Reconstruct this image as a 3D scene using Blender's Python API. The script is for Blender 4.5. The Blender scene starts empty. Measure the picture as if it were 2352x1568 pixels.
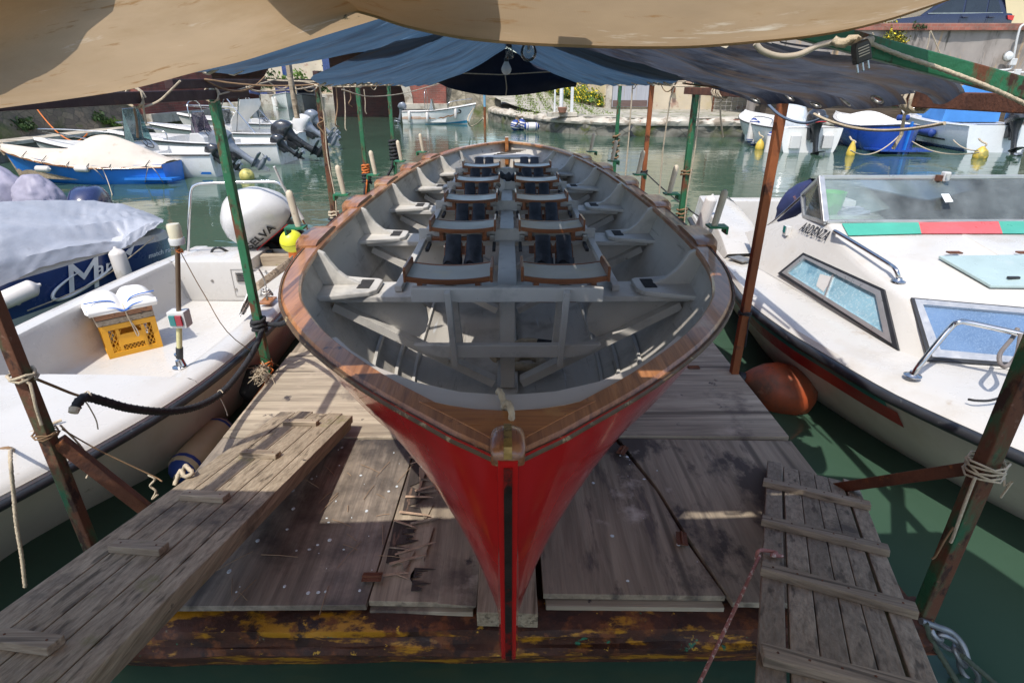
import bpy, bmesh, math, random
from mathutils import Vector as V, Matrix as M, noise as NZ
R = math.radians
random.seed(11)
sc = bpy.context.scene
COL = sc.collection
# ------------------------------------------------------------------ camera model (also used to measure the place)
F, CU, CV, PITCH, YAW = 1307.0, 1176.0, 784.0, R(24.4), R(-0.5)
CAMP = V((0, 0, 2.35))
def ray(u, v):
    x = (u - CU) / F; up = (CV - v) / F
    f = math.cos(PITCH) + up * math.sin(PITCH); z = -math.sin(PITCH) + up * math.cos(PITCH)
    c, s = math.cos(YAW), math.sin(YAW)
    return V((c * x - s * f, s * x + c * f, z))
def P(u, v, x=None, y=None, z=None):
    r = ray(u, v)
    t = (z - CAMP.z) / r.z if z is not None else (x / r.x if x is not None else y / r.y)
    return CAMP + r * t
cd = bpy.data.cameras.new('camera'); cam = bpy.data.objects.new('camera', cd); COL.objects.link(cam)
cd.sensor_width = 36; cd.lens = 36 * F / 2352; cd.clip_start = .05; cd.clip_end = 500
cam.location = CAMP; cam.rotation_euler = (R(90) - PITCH, 0, YAW)
sc.camera = cam
# ------------------------------------------------------------------ mesh helpers
def lerp(a, b, t): return a + (b - a) * t
def interp(tab, x):
    if x <= tab[0][0]: return tab[0][1]
    for i in range(len(tab) - 1):
        x0, y0 = tab[i]; x1, y1 = tab[i + 1]
        if x <= x1:
            m0 = (y1 - y0) / (x1 - x0) if i == 0 else (y1 - tab[i - 1][1]) / (x1 - tab[i - 1][0])
            m1 = (y1 - y0) / (x1 - x0) if i + 2 >= len(tab) else (tab[i + 2][1] - y0) / (tab[i + 2][0] - x0)
            h = x1 - x0; t = (x - x0) / h
            return (2*t**3 - 3*t*t + 1)*y0 + (t**3 - 2*t*t + t)*h*m0 + (-2*t**3 + 3*t*t)*y1 + (t**3 - t*t)*h*m1
    return tab[-1][1]
def smooth(pts, k=6):
    pts = [V(p) for p in pts]; out = []
    if len(pts) < 3: return pts
    q = [pts[0]*2 - pts[1]] + pts + [pts[-1]*2 - pts[-2]]
    for i in range(1, len(q) - 2):
        a, b, c, d = q[i-1:i+3]
        for j in range(k):
            t = j / k
            out.append(.5*((2*b) + (c - a)*t + (2*a - 5*b + 4*c - d)*t*t + (3*b - a - 3*c + d)*t**3))
    out.append(pts[-1]); return out
def sag(a, b, s, n=14):
    a, b = V(a), V(b)
    return [a.lerp(b, i/n) - V((0, 0, s*4*(i/n)*(1 - i/n))) for i in range(n + 1)]
def frame_of(d, up=None):
    d = V(d).normalized(); up = V(up) if up else (V((0, 0, 1)) if abs(d.z) < .95 else V((0, 1, 0)))
    x = up.cross(d).normalized(); y = d.cross(x)
    return M((x, y, d)).transposed()
class MB:
    def __init__(s): s.v = []; s.f = []
    def add(s, vs, fs):
        o = len(s.v); s.v += [V(p) for p in vs]; s.f += [tuple(o + i for i in f) for f in fs]; return s
    def box(s, c, d, rot=None):
        x, y, z = (k/2 for k in d); c = V(c)
        vs = [V((i*x, j*y, k*z)) for i in (-1, 1) for j in (-1, 1) for k in (-1, 1)]
        if rot is not None: vs = [rot @ p for p in vs]
        return s.add([c + p for p in vs], [(0,1,3,2),(4,6,7,5),(0,4,5,1),(2,3,7,6),(0,2,6,4),(1,5,7,3)])
    def bx(s, x0, x1, y0, y1, z0, z1): return s.box(((x0+x1)/2, (y0+y1)/2, (z0+z1)/2), (x1-x0, y1-y0, z1-z0))
    def bar(s, a, b, w, h=None, up=None):
        a, b = V(a), V(b); h = h or w
        return s.box((a + b)/2, (w, h, (b - a).length), frame_of(b - a, up))
    def tube(s, pts, r, n=8, caps=True, mod=None):
        pts = [V(p) for p in pts]; o = len(s.v); k = len(pts); x = None; L = 0
        for i, p in enumerate(pts):
            d = (pts[min(i+1, k-1)] - pts[max(i-1, 0)])
            if d.length < 1e-9: d = V((0, 0, 1))
            d.normalize()
            if x is None: x = frame_of(d).col[0].copy()
            x = (x - d*x.dot(d));
            if x.length < 1e-6: x = frame_of(d).col[0].copy()
            x.normalize(); y = d.cross(x)
            if i: L += (p - pts[i-1]).length
            rr = r[round(i*(len(r) - 1)/max(1, k - 1))] if isinstance(r, (list, tuple)) else r
            for j in range(n):
                a = 2*math.pi*j/n; q = rr*(mod(a, L) if mod else 1)
                s.v.append(p + x*math.cos(a)*q + y*math.sin(a)*q)
        for i in range(k - 1):
            for j in range(n):
                a, b = o + i*n + j, o + i*n + (j+1) % n
                s.f.append((a, b, b + n, a + n))
        if caps: s.f.append(tuple(o + j for j in range(n))[::-1]); s.f.append(tuple(o + (k-1)*n + j for j in range(n)))
        return s
    def rope(s, pts, r, n=9, pitch=None):
        pitch = pitch or r*7; L = sum((V(pts[i+1]) - V(pts[i])).length for i in range(len(pts)-1))
        k = max(8, min(260, int(L/(pitch/5)))); q = resample(pts, k)
        return s.tube(q, r, n, True, lambda a, l: 1 + .2*math.cos(3*(a - 2*math.pi*l/pitch/1.0)))
    def lathe(s, prof, n=16, mat=None, caps=True):
        o = len(s.v); mat = mat or M.Identity(4)
        for r, z in prof:
            for j in range(n):
                a = 2*math.pi*j/n; s.v.append(mat @ V((r*math.cos(a), r*math.sin(a), z)))
        for i in range(len(prof) - 1):
            for j in range(n):
                a, b = o + i*n + j, o + i*n + (j+1) % n; s.f.append((a, b, b + n, a + n))
        if caps: s.f.append(tuple(o + j for j in range(n))[::-1]); s.f.append(tuple(o + (len(prof)-1)*n + j for j in range(n)))
        return s
    def slab(s, pts, t):
        n = len(pts); t = V(t); a = [V(p) for p in pts]
        fs = [tuple(range(n))[::-1], tuple(range(n, 2*n))] + [(i, (i+1) % n, n + (i+1) % n, n + i) for i in range(n)]
        return s.add(a + [p + t for p in a], fs)
    def grid(s, rows, close=False):
        o = len(s.v); m = len(rows[0])
        for r in rows: s.v += [V(p) for p in r]
        for i in range(len(rows) - 1):
            for j in range(m - (0 if close else 1)):
                a, b = o + i*m + j, o + i*m + (j+1) % m; s.f.append((a, b, b + m, a + m))
        return s
    def ball(s, c, r, n=12, sq=(1, 1, 1)):
        c = V(c); prof = [(math.sin(math.pi*i/n)*r + 1e-5, -math.cos(math.pi*i/n)*r) for i in range(n + 1)]
        return s.lathe(prof, n + 4, M.Translation(c) @ M.Diagonal((*sq, 1)), False)
    def xf(s, m): s.v = [m @ p for p in s.v]; return s
    def build(s, name, mat, parent=None, sm=None, bev=0, world=True, solid=0, sub=0):
        me = bpy.data.meshes.new(name); off = V((0, 0, 0)); q = parent
        if world:
            while q is not None: off += q.location; q = q.parent
        me.from_pydata([p - off for p in s.v], [], s.f)
        bm = bmesh.new(); bm.from_mesh(me)
        bmesh.ops.remove_doubles(bm, verts=bm.verts, dist=1e-5)
        bmesh.ops.recalc_face_normals(bm, faces=bm.faces)
        if solid: bmesh.ops.solidify(bm, geom=bm.faces[:], thickness=solid)
        if bev:
            es = [e for e in bm.edges if len(e.link_faces) == 2 and e.calc_face_angle(0) > R(30)]
            bmesh.ops.bevel(bm, geom=es, offset=bev, segments=2, affect='EDGES', clamp_overlap=True, profile=.6)
        if sm:
            for f in bm.faces: f.smooth = True
            for e in bm.edges: e.smooth = len(e.link_faces) == 2 and e.calc_face_angle(0) < R(sm)
        bm.to_mesh(me); bm.free()
        o = bpy.data.objects.new(name, me); COL.objects.link(o)
        if mat: me.materials.append(mat)
        if parent is not None: o.parent = parent
        if sub:
            md = o.modifiers.new('subdivision', 'SUBSURF'); md.levels = md.render_levels = sub
        return o
def resample(pts, k):
    pts = [V(p) for p in pts]; d = [0]
    for i in range(len(pts) - 1): d.append(d[-1] + (pts[i+1] - pts[i]).length)
    out = []; j = 0
    for i in range(k + 1):
        t = d[-1]*i/k
        while j < len(pts) - 2 and d[j+1] < t: j += 1
        out.append(pts[j].lerp(pts[j+1], min(1, (t - d[j])/max(1e-9, d[j+1] - d[j]))))
    return out
def tag(o, label=None, cat=None, group=None, kind=None):
    if label: o['label'] = label
    if cat: o['category'] = cat
    if group: o['group'] = group
    if kind: o['kind'] = kind
    return o
def thing(name, label, cat, loc=(0, 0, 0), rz=0, group=None):
    o = bpy.data.objects.new(name, None); COL.objects.link(o); o.empty_display_size = .1
    o.location = loc; o.rotation_euler = (0, 0, rz); return tag(o, label, cat, group, 'thing')
def solo(mb, name, mat, label, cat, group=None, **k):
    lo = [min(p[i] for p in mb.v) for i in range(3)]; hi = [max(p[i] for p in mb.v) for i in range(3)]
    loc = V(((lo[0]+hi[0])/2, (lo[1]+hi[1])/2, lo[2])); mb.v = [p - loc for p in mb.v]
    o = mb.build(name, mat, None, **k); o.location = loc; return tag(o, label, cat, group, 'thing')
def copy_tree(o, parent=None, label=None):
    c = o.copy(); COL.objects.link(c)
    if parent is not None: c.parent = parent
    if label: c['label'] = label
    for ch in [x for x in COL.objects if x.parent == o]: copy_tree(ch, c)
    return c
def text_mesh(s, size, ext=.002, font_shear=0, bold=0, sx=1, sp=1):
    cu = bpy.data.curves.new('lettering', 'FONT'); cu.body = s; cu.size = size; cu.extrude = ext
    cu.align_x = 'CENTER'; cu.align_y = 'CENTER'; cu.shear = font_shear; cu.offset = bold; cu.space_character = sp
    o = bpy.data.objects.new('lettering', cu); COL.objects.link(o)
    bpy.context.view_layer.update()
    me = bpy.data.meshes.new_from_object(o.evaluated_get(bpy.context.evaluated_depsgraph_get()))
    mb = MB(); mb.v = [V((p.co.x*sx, p.co.y, p.co.z)) for p in me.vertices]; mb.f = [tuple(p.vertices) for p in me.polygons]
    bpy.data.objects.remove(o); bpy.data.curves.remove(cu); bpy.data.meshes.remove(me)
    return mb
def axes(o, x, y):
    """4x4 placing local x,y on given world directions at o"""
    x = V(x).normalized(); y = V(y); y = (y - x*x.dot(y)).normalized(); z = x.cross(y)
    m = M((x, y, z)).transposed().to_4x4(); m.translation = V(o); return m
# ------------------------------------------------------------------ materials
class NT:
    pre = None
    def __init__(s, name):
        s.m = bpy.data.materials.new(name); s.m.use_nodes = True; s.t = s.m.node_tree; s.t.nodes.clear()
        s.out = s.n('ShaderNodeOutputMaterial'); s.tc = s.n('ShaderNodeTexCoord')
    def n(s, k, **p):
        x = s.t.nodes.new(k)
        for a, b in p.items(): setattr(x, a, b)
        return x
    def l(s, a, b): s.t.links.new(a, b)
    def coord(s, stretch=(1, 1, 1), rot=(0, 0, 0), off=(0, 0, 0), src='Object'):
        mp = s.n('ShaderNodeMapping'); o = s.tc.outputs[src]
        if s.pre:
            m0 = s.n('ShaderNodeMapping'); s.l(o, m0.inputs[0]); m0.inputs['Rotation'].default_value = s.pre; o = m0.outputs[0]
        s.l(o, mp.inputs[0])
        mp.inputs['Scale'].default_value = stretch; mp.inputs['Rotation'].default_value = rot; mp.inputs['Location'].default_value = off
        return mp.outputs[0]
    def noise(s, scale, stretch=(1, 1, 1), detail=5, rough=.6, off=(0, 0, 0), dist=0):
        x = s.n('ShaderNodeTexNoise'); s.l(s.coord(stretch, off=off), x.inputs['Vector'])
        x.inputs['Scale'].default_value = scale; x.inputs['Detail'].default_value = detail
        x.inputs['Roughness'].default_value = rough; x.inputs['Distortion'].default_value = dist; return x.outputs['Fac']
    def rng(s, val, a, b, c=0, d=1):
        x = s.n('ShaderNodeMapRange'); s.l(val, x.inputs[0])
        for i, q in enumerate((a, b, c, d)): x.inputs[i+1].default_value = q
        return x.outputs[0]
    def math(s, op, a, b=None):
        x = s.n('ShaderNodeMath', operation=op)
        for i, q in enumerate((a, b)):
            if q is None: continue
            if isinstance(q, (int, float)): x.inputs[i].default_value = q
            else: s.l(q, x.inputs[i])
        return x.outputs[0]
    def mix(s, f, a, b, bt='MIX'):
        x = s.n('ShaderNodeMix', data_type='RGBA', blend_type=bt)
        for i, q in ((0, f), (6, a), (7, b)):
            if isinstance(q, (int, float)): x.inputs[i].default_value = q
            elif isinstance(q, (tuple, list)): x.inputs[i].default_value = (*q[:3], 1)
            else: s.l(q, x.inputs[i])
        return x.outputs[2]
    def bump(s, h, st, dist=.01, prev=None):
        x = s.n('ShaderNodeBump'); s.l(h, x.inputs['Height']); x.inputs['Strength'].default_value = st; x.inputs['Distance'].default_value = dist
        if prev is not None: s.l(prev, x.inputs['Normal'])
        return x.outputs[0]
def mat(name, col, rough=.5, metal=0, var=.15, vs=3, stretch=(1, 1, 1), bump=0, bs=40, bstretch=None, spots=(), coat=0, trans=0, rv=.1, spec=.5, obj_var=0, extra=None, pre=None):
    """layered procedural paint: base colour with cloudy variation, then irregular patches (colour, scale, threshold, soft, stretch[, roughness])"""
    t = NT(name); t.pre = pre; p = t.n('ShaderNodeBsdfPrincipled')
    n0 = t.noise(vs, stretch)
    c = t.mix(t.rng(n0, .3, .7), tuple(k*(1 - var) for k in col), tuple(min(1, k*(1 + var)) for k in col))
    if obj_var:
        oi = t.n('ShaderNodeObjectInfo'); c = t.mix(1.0, c, t.mix(oi.outputs['Random'], (1 - obj_var,)*3, (1 + obj_var,)*3), 'MULTIPLY')
    if extra: c = extra(t, c)
    rg = t.rng(t.noise(vs*2.3, stretch, off=(3, 1, 7)), .3, .7, max(.02, rough - rv), min(1, rough + rv))
    for i, sp in enumerate(spots):
        sc_, th, so, st = sp[1], sp[2], sp[3], sp[4] if len(sp) > 4 else (1, 1, 1)
        f = t.rng(t.noise(sc_, st, 8, .65, (i*5.3 + 1, i*2.1, i*3.7)), th, th + so)
        if len(sp) > 6: f = t.math('MULTIPLY', f, sp[6])
        c = t.mix(f, c, sp[0])
        if len(sp) > 5:
            x = t.n('ShaderNodeMix', data_type='FLOAT'); t.l(f, x.inputs[0]); t.l(rg, x.inputs[2]); x.inputs[3].default_value = sp[5]; rg = x.outputs[0]
    t.l(c, p.inputs['Base Color']); t.l(rg, p.inputs['Roughness'])
    p.inputs['Metallic'].default_value = metal; p.inputs['Coat Weight'].default_value = coat; p.inputs['Coat Roughness'].default_value = .08
    p.inputs['Specular IOR Level'].default_value = spec
    if bump: t.l(t.bump(t.noise(bs, bstretch or stretch, 6), bump), p.inputs['Normal'])
    sh = p.outputs[0]
    if trans:
        tr = t.n('ShaderNodeBsdfTranslucent'); t.l(c, tr.inputs[0]); mx = t.n('ShaderNodeMixShader'); mx.inputs[0].default_value = trans
        t.l(sh, mx.inputs[1]); t.l(tr.outputs[0], mx.inputs[2]); sh = mx.outputs[0]
    t.l(sh, t.out.inputs[0]); return t.m
def glass(name, col=(.8, .9, .9), rough=.02, mixd=.25, dcol=(.5, .6, .62)):
    """thin pane: mostly clear, a little reflection and a dusty film"""
    t = NT(name); tr = t.n('ShaderNodeBsdfTransparent'); tr.inputs[0].default_value = (*col, 1)
    gl = t.n('ShaderNodeBsdfGlossy'); gl.inputs['Roughness'].default_value = rough
    df = t.n('ShaderNodeBsdfDiffuse'); df.inputs[0].default_value = (*dcol, 1)
    fr = t.n('ShaderNodeFresnel'); fr.inputs[0].default_value = 1.45
    a = t.n('ShaderNodeMixShader'); t.l(t.rng(t.noise(4), .3, .75, mixd*.5, mixd*1.5), a.inputs[0]); t.l(tr.outputs[0], a.inputs[1]); t.l(df.outputs[0], a.inputs[2])
    b = t.n('ShaderNodeMixShader'); t.l(fr.outputs[0], b.inputs[0]); t.l(a.outputs[0], b.inputs[1]); t.l(gl.outputs[0], b.inputs[2])
    t.l(b.outputs[0], t.out.inputs[0]); return t.m
def wood(name, dark, light, axis=1, grain=22, rough=.75, spots=(), var=None, bump=.35, coat=0, obj_var=.12, pre=None):
    st = [1, 1, 1]; st[axis] = .06
    def ex(t, c):
        f = t.rng(t.noise(grain*2.2, tuple(st), 4, .7, (1, 2, 3), .4), .35, .68)
        c = t.mix(t.math('MULTIPLY', f, .75), c, dark)
        st2 = list(st); st2[axis] = .025
        g = t.rng(t.noise(grain*1.3, tuple(st2), 2, .5, (6, 2, 1)), .60, .68)
        return t.mix(t.math('MULTIPLY', g, .7), c, tuple(k*.4 for k in dark))
    return mat(name, light, rough, 0, .22, 2.2, tuple(st), bump, grain*3, tuple(st), spots, coat, obj_var=obj_var, extra=ex, pre=pre)
def brick(name, c1, c2, mortar, scale=1, plane='xz', bw=.25, bh=.065, stain=(.06, .05, .04)):
    t = NT(name); p = t.n('ShaderNodeBsdfPrincipled'); sx = t.n('ShaderNodeSeparateXYZ'); t.l(t.tc.outputs['Object'], sx.inputs[0])
    cb = t.n('ShaderNodeCombineXYZ'); t.l(sx.outputs['XYZ'.index(plane[0].upper())], cb.inputs[0]); t.l(sx.outputs['XYZ'.index(plane[1].upper())], cb.inputs[1])
    b = t.n('ShaderNodeTexBrick'); t.l(cb.outputs[0], b.inputs['Vector'])
    b.inputs['Color1'].default_value = (*c1, 1); b.inputs['Color2'].default_value = (*c2, 1); b.inputs['Mortar'].default_value = (*mortar, 1)
    b.inputs['Scale'].default_value = scale; b.inputs['Mortar Size'].default_value = .008; b.inputs['Brick Width'].default_value = bw; b.inputs['Row Height'].default_value = bh
    c = t.mix(t.math('MULTIPLY', t.rng(t.noise(1.3, detail=8), .42, .75), .75), b.outputs['Color'], stain)
    c = t.mix(t.math('MULTIPLY', t.rng(t.noise(9, detail=8), .55, .75), .5), c, mortar)
    t.l(c, p.inputs['Base Color']); p.inputs['Roughness'].default_value = .9
    t.l(t.bump(b.outputs['Fac'], -.5, .01, t.bump(t.noise(25), .4, .01)), p.inputs['Normal']); t.l(p.outputs[0], t.out.inputs[0]); return t.m
# ------------------------------------------------------------------ light
SUN = V((-.30, -.5, 1)).normalized()
w = bpy.data.worlds.new("World"); sc.world = w; w.use_nodes = True
nt = w.node_tree; bg = nt.nodes['Background']; sky = nt.nodes.new('ShaderNodeTexSky')
sky.sky_type = 'NISHITA'; sky.sun_disc = False; sky.sun_elevation = math.asin(SUN.z); sky.sun_rotation = math.atan2(SUN.x, SUN.y)
sky.air_density = 1.0; sky.dust_density = 1.5; sky.ozone_density = 1.0
nt.links.new(sky.outputs[0], bg.inputs[0]); bg.inputs[1].default_value = .15
sd = bpy.data.lights.new('sun', 'SUN'); so = bpy.data.objects.new('sun', sd); COL.objects.link(so)
sd.energy = 2.7; sd.angle = R(.5); sd.color = (1, .95, .88); so.rotation_euler = SUN.to_track_quat('Z', 'Y').to_euler(); so.location = (0, 0, 30)
sc.view_settings.view_transform = 'Standard'; sc.view_settings.look = 'None'; sc.view_settings.exposure = .8; sc.view_settings.gamma = 1
sc.render.engine = 'CYCLES'; sc.cycles.max_bounces = 8; sc.cycles.transparent_max_bounces = 12
# ------------------------------------------------------------------ palette
RUST = (.09, .03, .014); MOSS = (.10, .11, .02); GRIME = (.09, .08, .065)
m_red = mat('red_paint', (.50, .009, .010), .18, var=.12, vs=2, coat=.5, spec=.5, bump=.04, bs=6, spots=[((.30, .02, .012), 3, .55, .2), ((.5, .22, .18), 30, .72, .03), ((.25, .10, .06), 55, .73, .03)])
m_grey = mat('grey_boat_paint', (.53, .505, .46), .5, var=.12, vs=2, spots=[((.30, .29, .27), 4, .55, .2), ((.20, .17, .13), 9, .66, .1), ((.12, .10, .08), 45, .70, .04)], bump=.12, bs=18)
m_lin = mat('worn_grey_lining', (.49, .46, .41), .5, var=.2, vs=2.5, stretch=(1, .12, 1), spots=[((.30, .27, .23), 3, .5, .2), ((.2, .18, .15), 14, .6, .1, (1, .08, 1)), ((.55, .56, .56), 18, .64, .05, (1, .06, 1))], bump=.15, bs=20)
m_rail = wood('worn_varnished_wood', (.13, .045, .016), (.40, .17, .065), 1, 18, .4, [((.46, .31, .16), 2.2, .54, .12), ((.05, .02, .012), 9, .64, .06)], coat=.35, bump=.2)
m_varn = wood('varnished_hardwood', (.16, .045, .012), (.42, .165, .042), 0, 14, .35, [((.42, .2, .06), 5, .58, .1), ((.07, .025, .01), 11, .62, .06)], coat=.6, bump=.1)
m_seatw = wood('seat_wood', (.10, .03, .01), (.26, .09, .03), 0, 30, .4, coat=.4, bump=.1)
m_pan = mat('seat_laminate', (.44, .43, .38), .4, var=.12, vs=4, spots=[((.5, .45, .32), 5, .55, .15), ((.3, .28, .24), 14, .64, .08)], coat=.1)
m_black = mat('black_fabric', (.020, .020, .024), .6, var=.7, vs=12, bump=.4, bs=80)
m_pad = mat('black_grip_tape', (.03, .028, .028), .9, var=.3, vs=20, bump=.5, bs=200)
m_brass = mat('worn_brass', (.32, .20, .06), .45, .6, var=.4, vs=20, spots=[((.10, .07, .03), 20, .55, .1)])
m_iron = mat('dark_iron_band', (.035, .025, .022), .5, .5, var=.4, vs=8, spots=[((.30, .015, .012), 5, .52, .05, (1, 1, .7))], bump=.4, bs=30)
m_steel = mat('stainless_steel', (.55, .55, .55), .14, 1, var=.1, vs=4)
m_bolt = mat('zinc_fitting', (.35, .33, .3), .4, .8, var=.3, vs=20)
m_pin = mat('pale_turned_wood', (.52, .44, .33), .7, var=.15, vs=6, spots=[((.3, .24, .17), 15, .6, .1)])
m_gplate = mat('green_steel_plate', (.02, .16, .07), .5, .2, var=.3, vs=15, spots=[(RUST, 12, .58, .08)])
GREENP = [((.13, .045, .02), 6, .52, .08, (1, 1, .5), .85), ((.045, .018, .012), 11, .58, .06, (1, 1, .5), .9), ((.11, .20, .12), 16, .64, .05)]
m_green = mat('peeling_green_paint', (.02, .13, .055), .5, .1, var=.3, vs=5, spots=GREENP, bump=.3, bs=40)
m_rgreen = mat('mostly_rusted_green_paint', (.02, .10, .045), .6, .1, var=.3, vs=5, spots=[((.12, .045, .022), 4, .42, .1, (1, 1, .4), .85), ((.04, .018, .012), 11, .55, .06, (1, 1, .5), .9), ((.17, .09, .06), 30, .62, .05)], bump=.4, bs=50)
m_rust = mat('rusty_steel', (.13, .048, .024), .85, .1, var=.4, vs=6, spots=[((.05, .02, .014), 5, .5, .15), ((.30, .10, .03), 14, .6, .08)], bump=.4, bs=60)
m_orust = mat('orange_rust', (.25, .075, .022), .8, .1, var=.35, vs=5, stretch=(1, 1, .3), spots=[((.10, .035, .018), 6, .55, .1), ((.32, .14, .05), 25, .63, .05)], bump=.4, bs=60)
m_maroon = mat('dark_maroon_primer', (.045, .018, .016), .6, .1, var=.3, vs=4, spots=[(RUST, 8, .6, .1)], bump=.2, bs=40)
m_ply = wood('weathered_plywood', (.11, .085, .06), (.37, .305, .22), 1, 9, .85, [((.075, .058, .048), 1.3, .50, .14), ((.42, .36, .28), 3, .6, .12), ((.055, .045, .04), 5, .62, .06), ((.6, .62, .6), 60, .765, .01)], bump=.4, obj_var=.12)
m_plyd = wood('dark_blotched_plywood', (.08, .065, .05), (.30, .25, .195), 1, 9, .6, [((.045, .038, .033), 1.5, .46, .16), ((.42, .36, .28), 2.2, .60, .10), ((.25, .2, .15), 8, .64, .06)], bump=.5)  # darker board colour with near-black and paler blotches
m_plyr = wood('stained_plywood', (.11, .085, .06), (.31, .255, .185), 1, 7, .8, [((.06, .048, .04), 1.15, .54, .05, (1.3, .8, 1)), ((.10, .08, .065), 5, .56, .1, (2, .4, 1)), ((.46, .40, .33), 2.4, .62, .1), ((.5, .55, .55), 50, .76, .01)], bump=.5)
m_plyx = wood('weathered_plywood_cross_grain', (.14, .11, .08), (.42, .355, .26), 0, 9, .85, [((.09, .07, .06), 1.8, .55, .12), ((.40, .33, .25), 3, .6, .12), ((.05, .04, .04), 7, .64, .05)], bump=.4, obj_var=.1)
m_plank = wood('old_gangplank_wood', (.12, .085, .05), (.36, .29, .20), 1, 26, .85, [((.10, .08, .06), 2.2, .56, .12), ((.17, .16, .045), 3, .6, .12), ((.05, .04, .03), 7, .66, .05)], bump=.5, obj_var=.15, pre=(0, 0, R(4.4)))
m_cleat = wood('cleat_wood', (.15, .10, .06), (.38, .31, .22), 0, 24, .85, [((.10, .08, .06), 5, .6, .1), ((.16, .16, .04), 8, .64, .08)], bump=.4, obj_var=.15)
LAD = [((.085, .07, .055), 3, .58, .1), ((.15, .14, .05), 2, .64, .1), ((.04, .03, .025), 9, .67, .05)]
m_ladw = wood('grey_gangway_board', (.10, .078, .055), (.31, .255, .185), 1, 24, .88, LAD, bump=.5, obj_var=.2, pre=(0, 0, R(26.6)))
m_ladb = wood('grey_gangway_batten', (.11, .085, .06), (.33, .27, .195), 0, 24, .88, LAD, bump=.5, obj_var=.15, pre=(0, 0, R(22)))
m_split = mat('splintered_ply', (.36, .25, .17), .85, var=.3, vs=30, stretch=(1, .2, 1), bump=.4, bs=60)
m_beam = mat('rusted_yellow_paint', (.06, .02, .010), .7, .1, var=.5, vs=6, spots=[((.42, .19, .012), 5.5, .53, .05, (.5, 1, 1.6), .45), ((.16, .05, .015), 9, .52, .1), ((.03, .012, .008), 6, .56, .06), ((.03, .16, .09), 12, .66, .03), ((.5, .27, .03), 18, .64, .03), ((.15, .14, .09), 14, .68, .03)], bump=.6, bs=30)
m_ropew = mat('pale_rope', (.46, .38, .27), .85, var=.2, vs=25, bump=.5, bs=120)
m_ropek = mat('black_rope', (.018, .018, .02), .75, var=.3, vs=25, bump=.4, bs=120)
m_ropeb = mat('brown_cord', (.20, .12, .06), .85, var=.2, vs=25)
m_ropeo = mat('orange_cord', (.55, .15, .03), .8, var=.2, vs=25)
m_ropep = mat('pink_flecked_cord', (.32, .14, .12), .8, var=.2, vs=30, spots=[((.6, .5, .45), 60, .55, .05)])
m_ropeg = mat('dark_green_cord', (.06, .075, .05), .85, var=.2, vs=25)
m_white = mat('white_gelcoat', (.53, .51, .475), .3, var=.03, vs=2, spots=[((.47, .43, .37), 2.2, .54, .2), ((.36, .31, .24), 22, .70, .04), ((.38, .32, .25), 6, .66, .1), ((.46, .43, .38), .9, .55, .2)], coat=.2)
m_whiteb = mat('clean_white_gelcoat', (.56, .55, .53), .3, var=.06, vs=2, spots=[((.55, .5, .42), 4, .62, .15)], coat=.2)
m_grp = mat('dirty_white_hull', (.54, .49, .41), .4, var=.08, vs=2, stretch=(1, 1, .4), spots=[((.45, .39, .30), 3, .52, .2, (1, 1, .25)), ((.25, .23, .14), 8, .66, .1)])
m_rub = mat('black_rubber', (.02, .022, .026), .45, var=.3, vs=8, spots=[((.12, .12, .12), 14, .62, .08)])
m_frost = mat('frosted_hatch', (.33, .42, .41), .3, var=.12, vs=3, spots=[((.42, .47, .46), 4, .6, .15)])
# ------------------------------------------------------------------ the water
def water():
    t = NT('harbour_water'); p = t.n('ShaderNodeBsdfPrincipled')
    c = t.mix(t.rng(t.noise(.25), .35, .65), (.036, .074, .049), (.052, .098, .066))
    t.l(c, p.inputs['Base Color']); p.inputs['Roughness'].default_value = .03; p.inputs['IOR'].default_value = 1.33
    b = t.bump(t.noise(.8, (1, 2.0, 1), 3, .5, dist=.6), .07, .2)
    b = t.bump(t.noise(4, (1, 2.2, 1), 3, .5, dist=.5), .05, .03, b)
    t.l(b, p.inputs['Normal']); t.l(p.outputs[0], t.out.inputs[0]); return t.m
tag(MB().grid([[(x, y, 0) for x in (-150, 150)] for y in (-30, 170)]).build('water', water()), kind='structure')
# ------------------------------------------------------------------ the red rowing boat
BY0 = 5.6
boat = thing('rowing_boat', 'large red wooden rowing boat with grey inside, propped on the raft under blue tarpaulin', 'rowing boat', (0, BY0, .43))
BT = [(1.24, .02), (1.33, .145), (1.42, .245), (1.52, .355), (1.63, .47), (1.79, .615), (1.94, .74), (2.11, .86), (2.27, .955), (2.44, 1.04), (2.61, 1.10), (2.86, 1.165), (3.2, 1.215), (3.6, 1.245), (4.5, 1.265), (5.2, 1.255), (6.2, 1.22), (7.1, 1.15), (7.9, 1.05), (8.6, .91), (9.1, .76), (9.5, .56), (9.8, .35), (10.0, .16), (10.12, .02)]
PT = [(1.3, .62), (1.5, .78), (1.7, .86), (2.0, .72), (2.34, .42), (2.66, .31), (3, .28), (4, .27), (7, .30), (8.2, .5), (9, .75), (10.1, 1.2)]
KZ = .43
def zg(y): return interp([(1.24, 1.452), (2.4, 1.45), (7.5, 1.45), (9, 1.455), (10.1, 1.47)], y)
def hull_pt(t, h, inset=0):
    yg = 1.24 + 8.88*t; yk = 1.46 + 8.44*t; y = lerp(yk, yg, h); b = interp(BT, yg)
    x = max(.026, b*max(h, 0)**interp(PT, yg)) - inset
    return V((max(x, .0), y, KZ + (zg(yg) - KZ)*h))
def hb(y, z):
    h = min(1, max(0, (z - KZ)/(1.45 - KZ))); t = (y - 1.46 + .22*h)/(8.44 + .44*h)
    return interp(BT, 1.24 + 8.88*t)*h**interp(PT, 1.24 + 8.88*t)
TS = [(i/70)**1.25 if i < 35 else 0 for i in range(35)]; TS = TS[:-1] + [lerp(TS[33], 1, i/36) for i in range(0, 37)]
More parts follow.
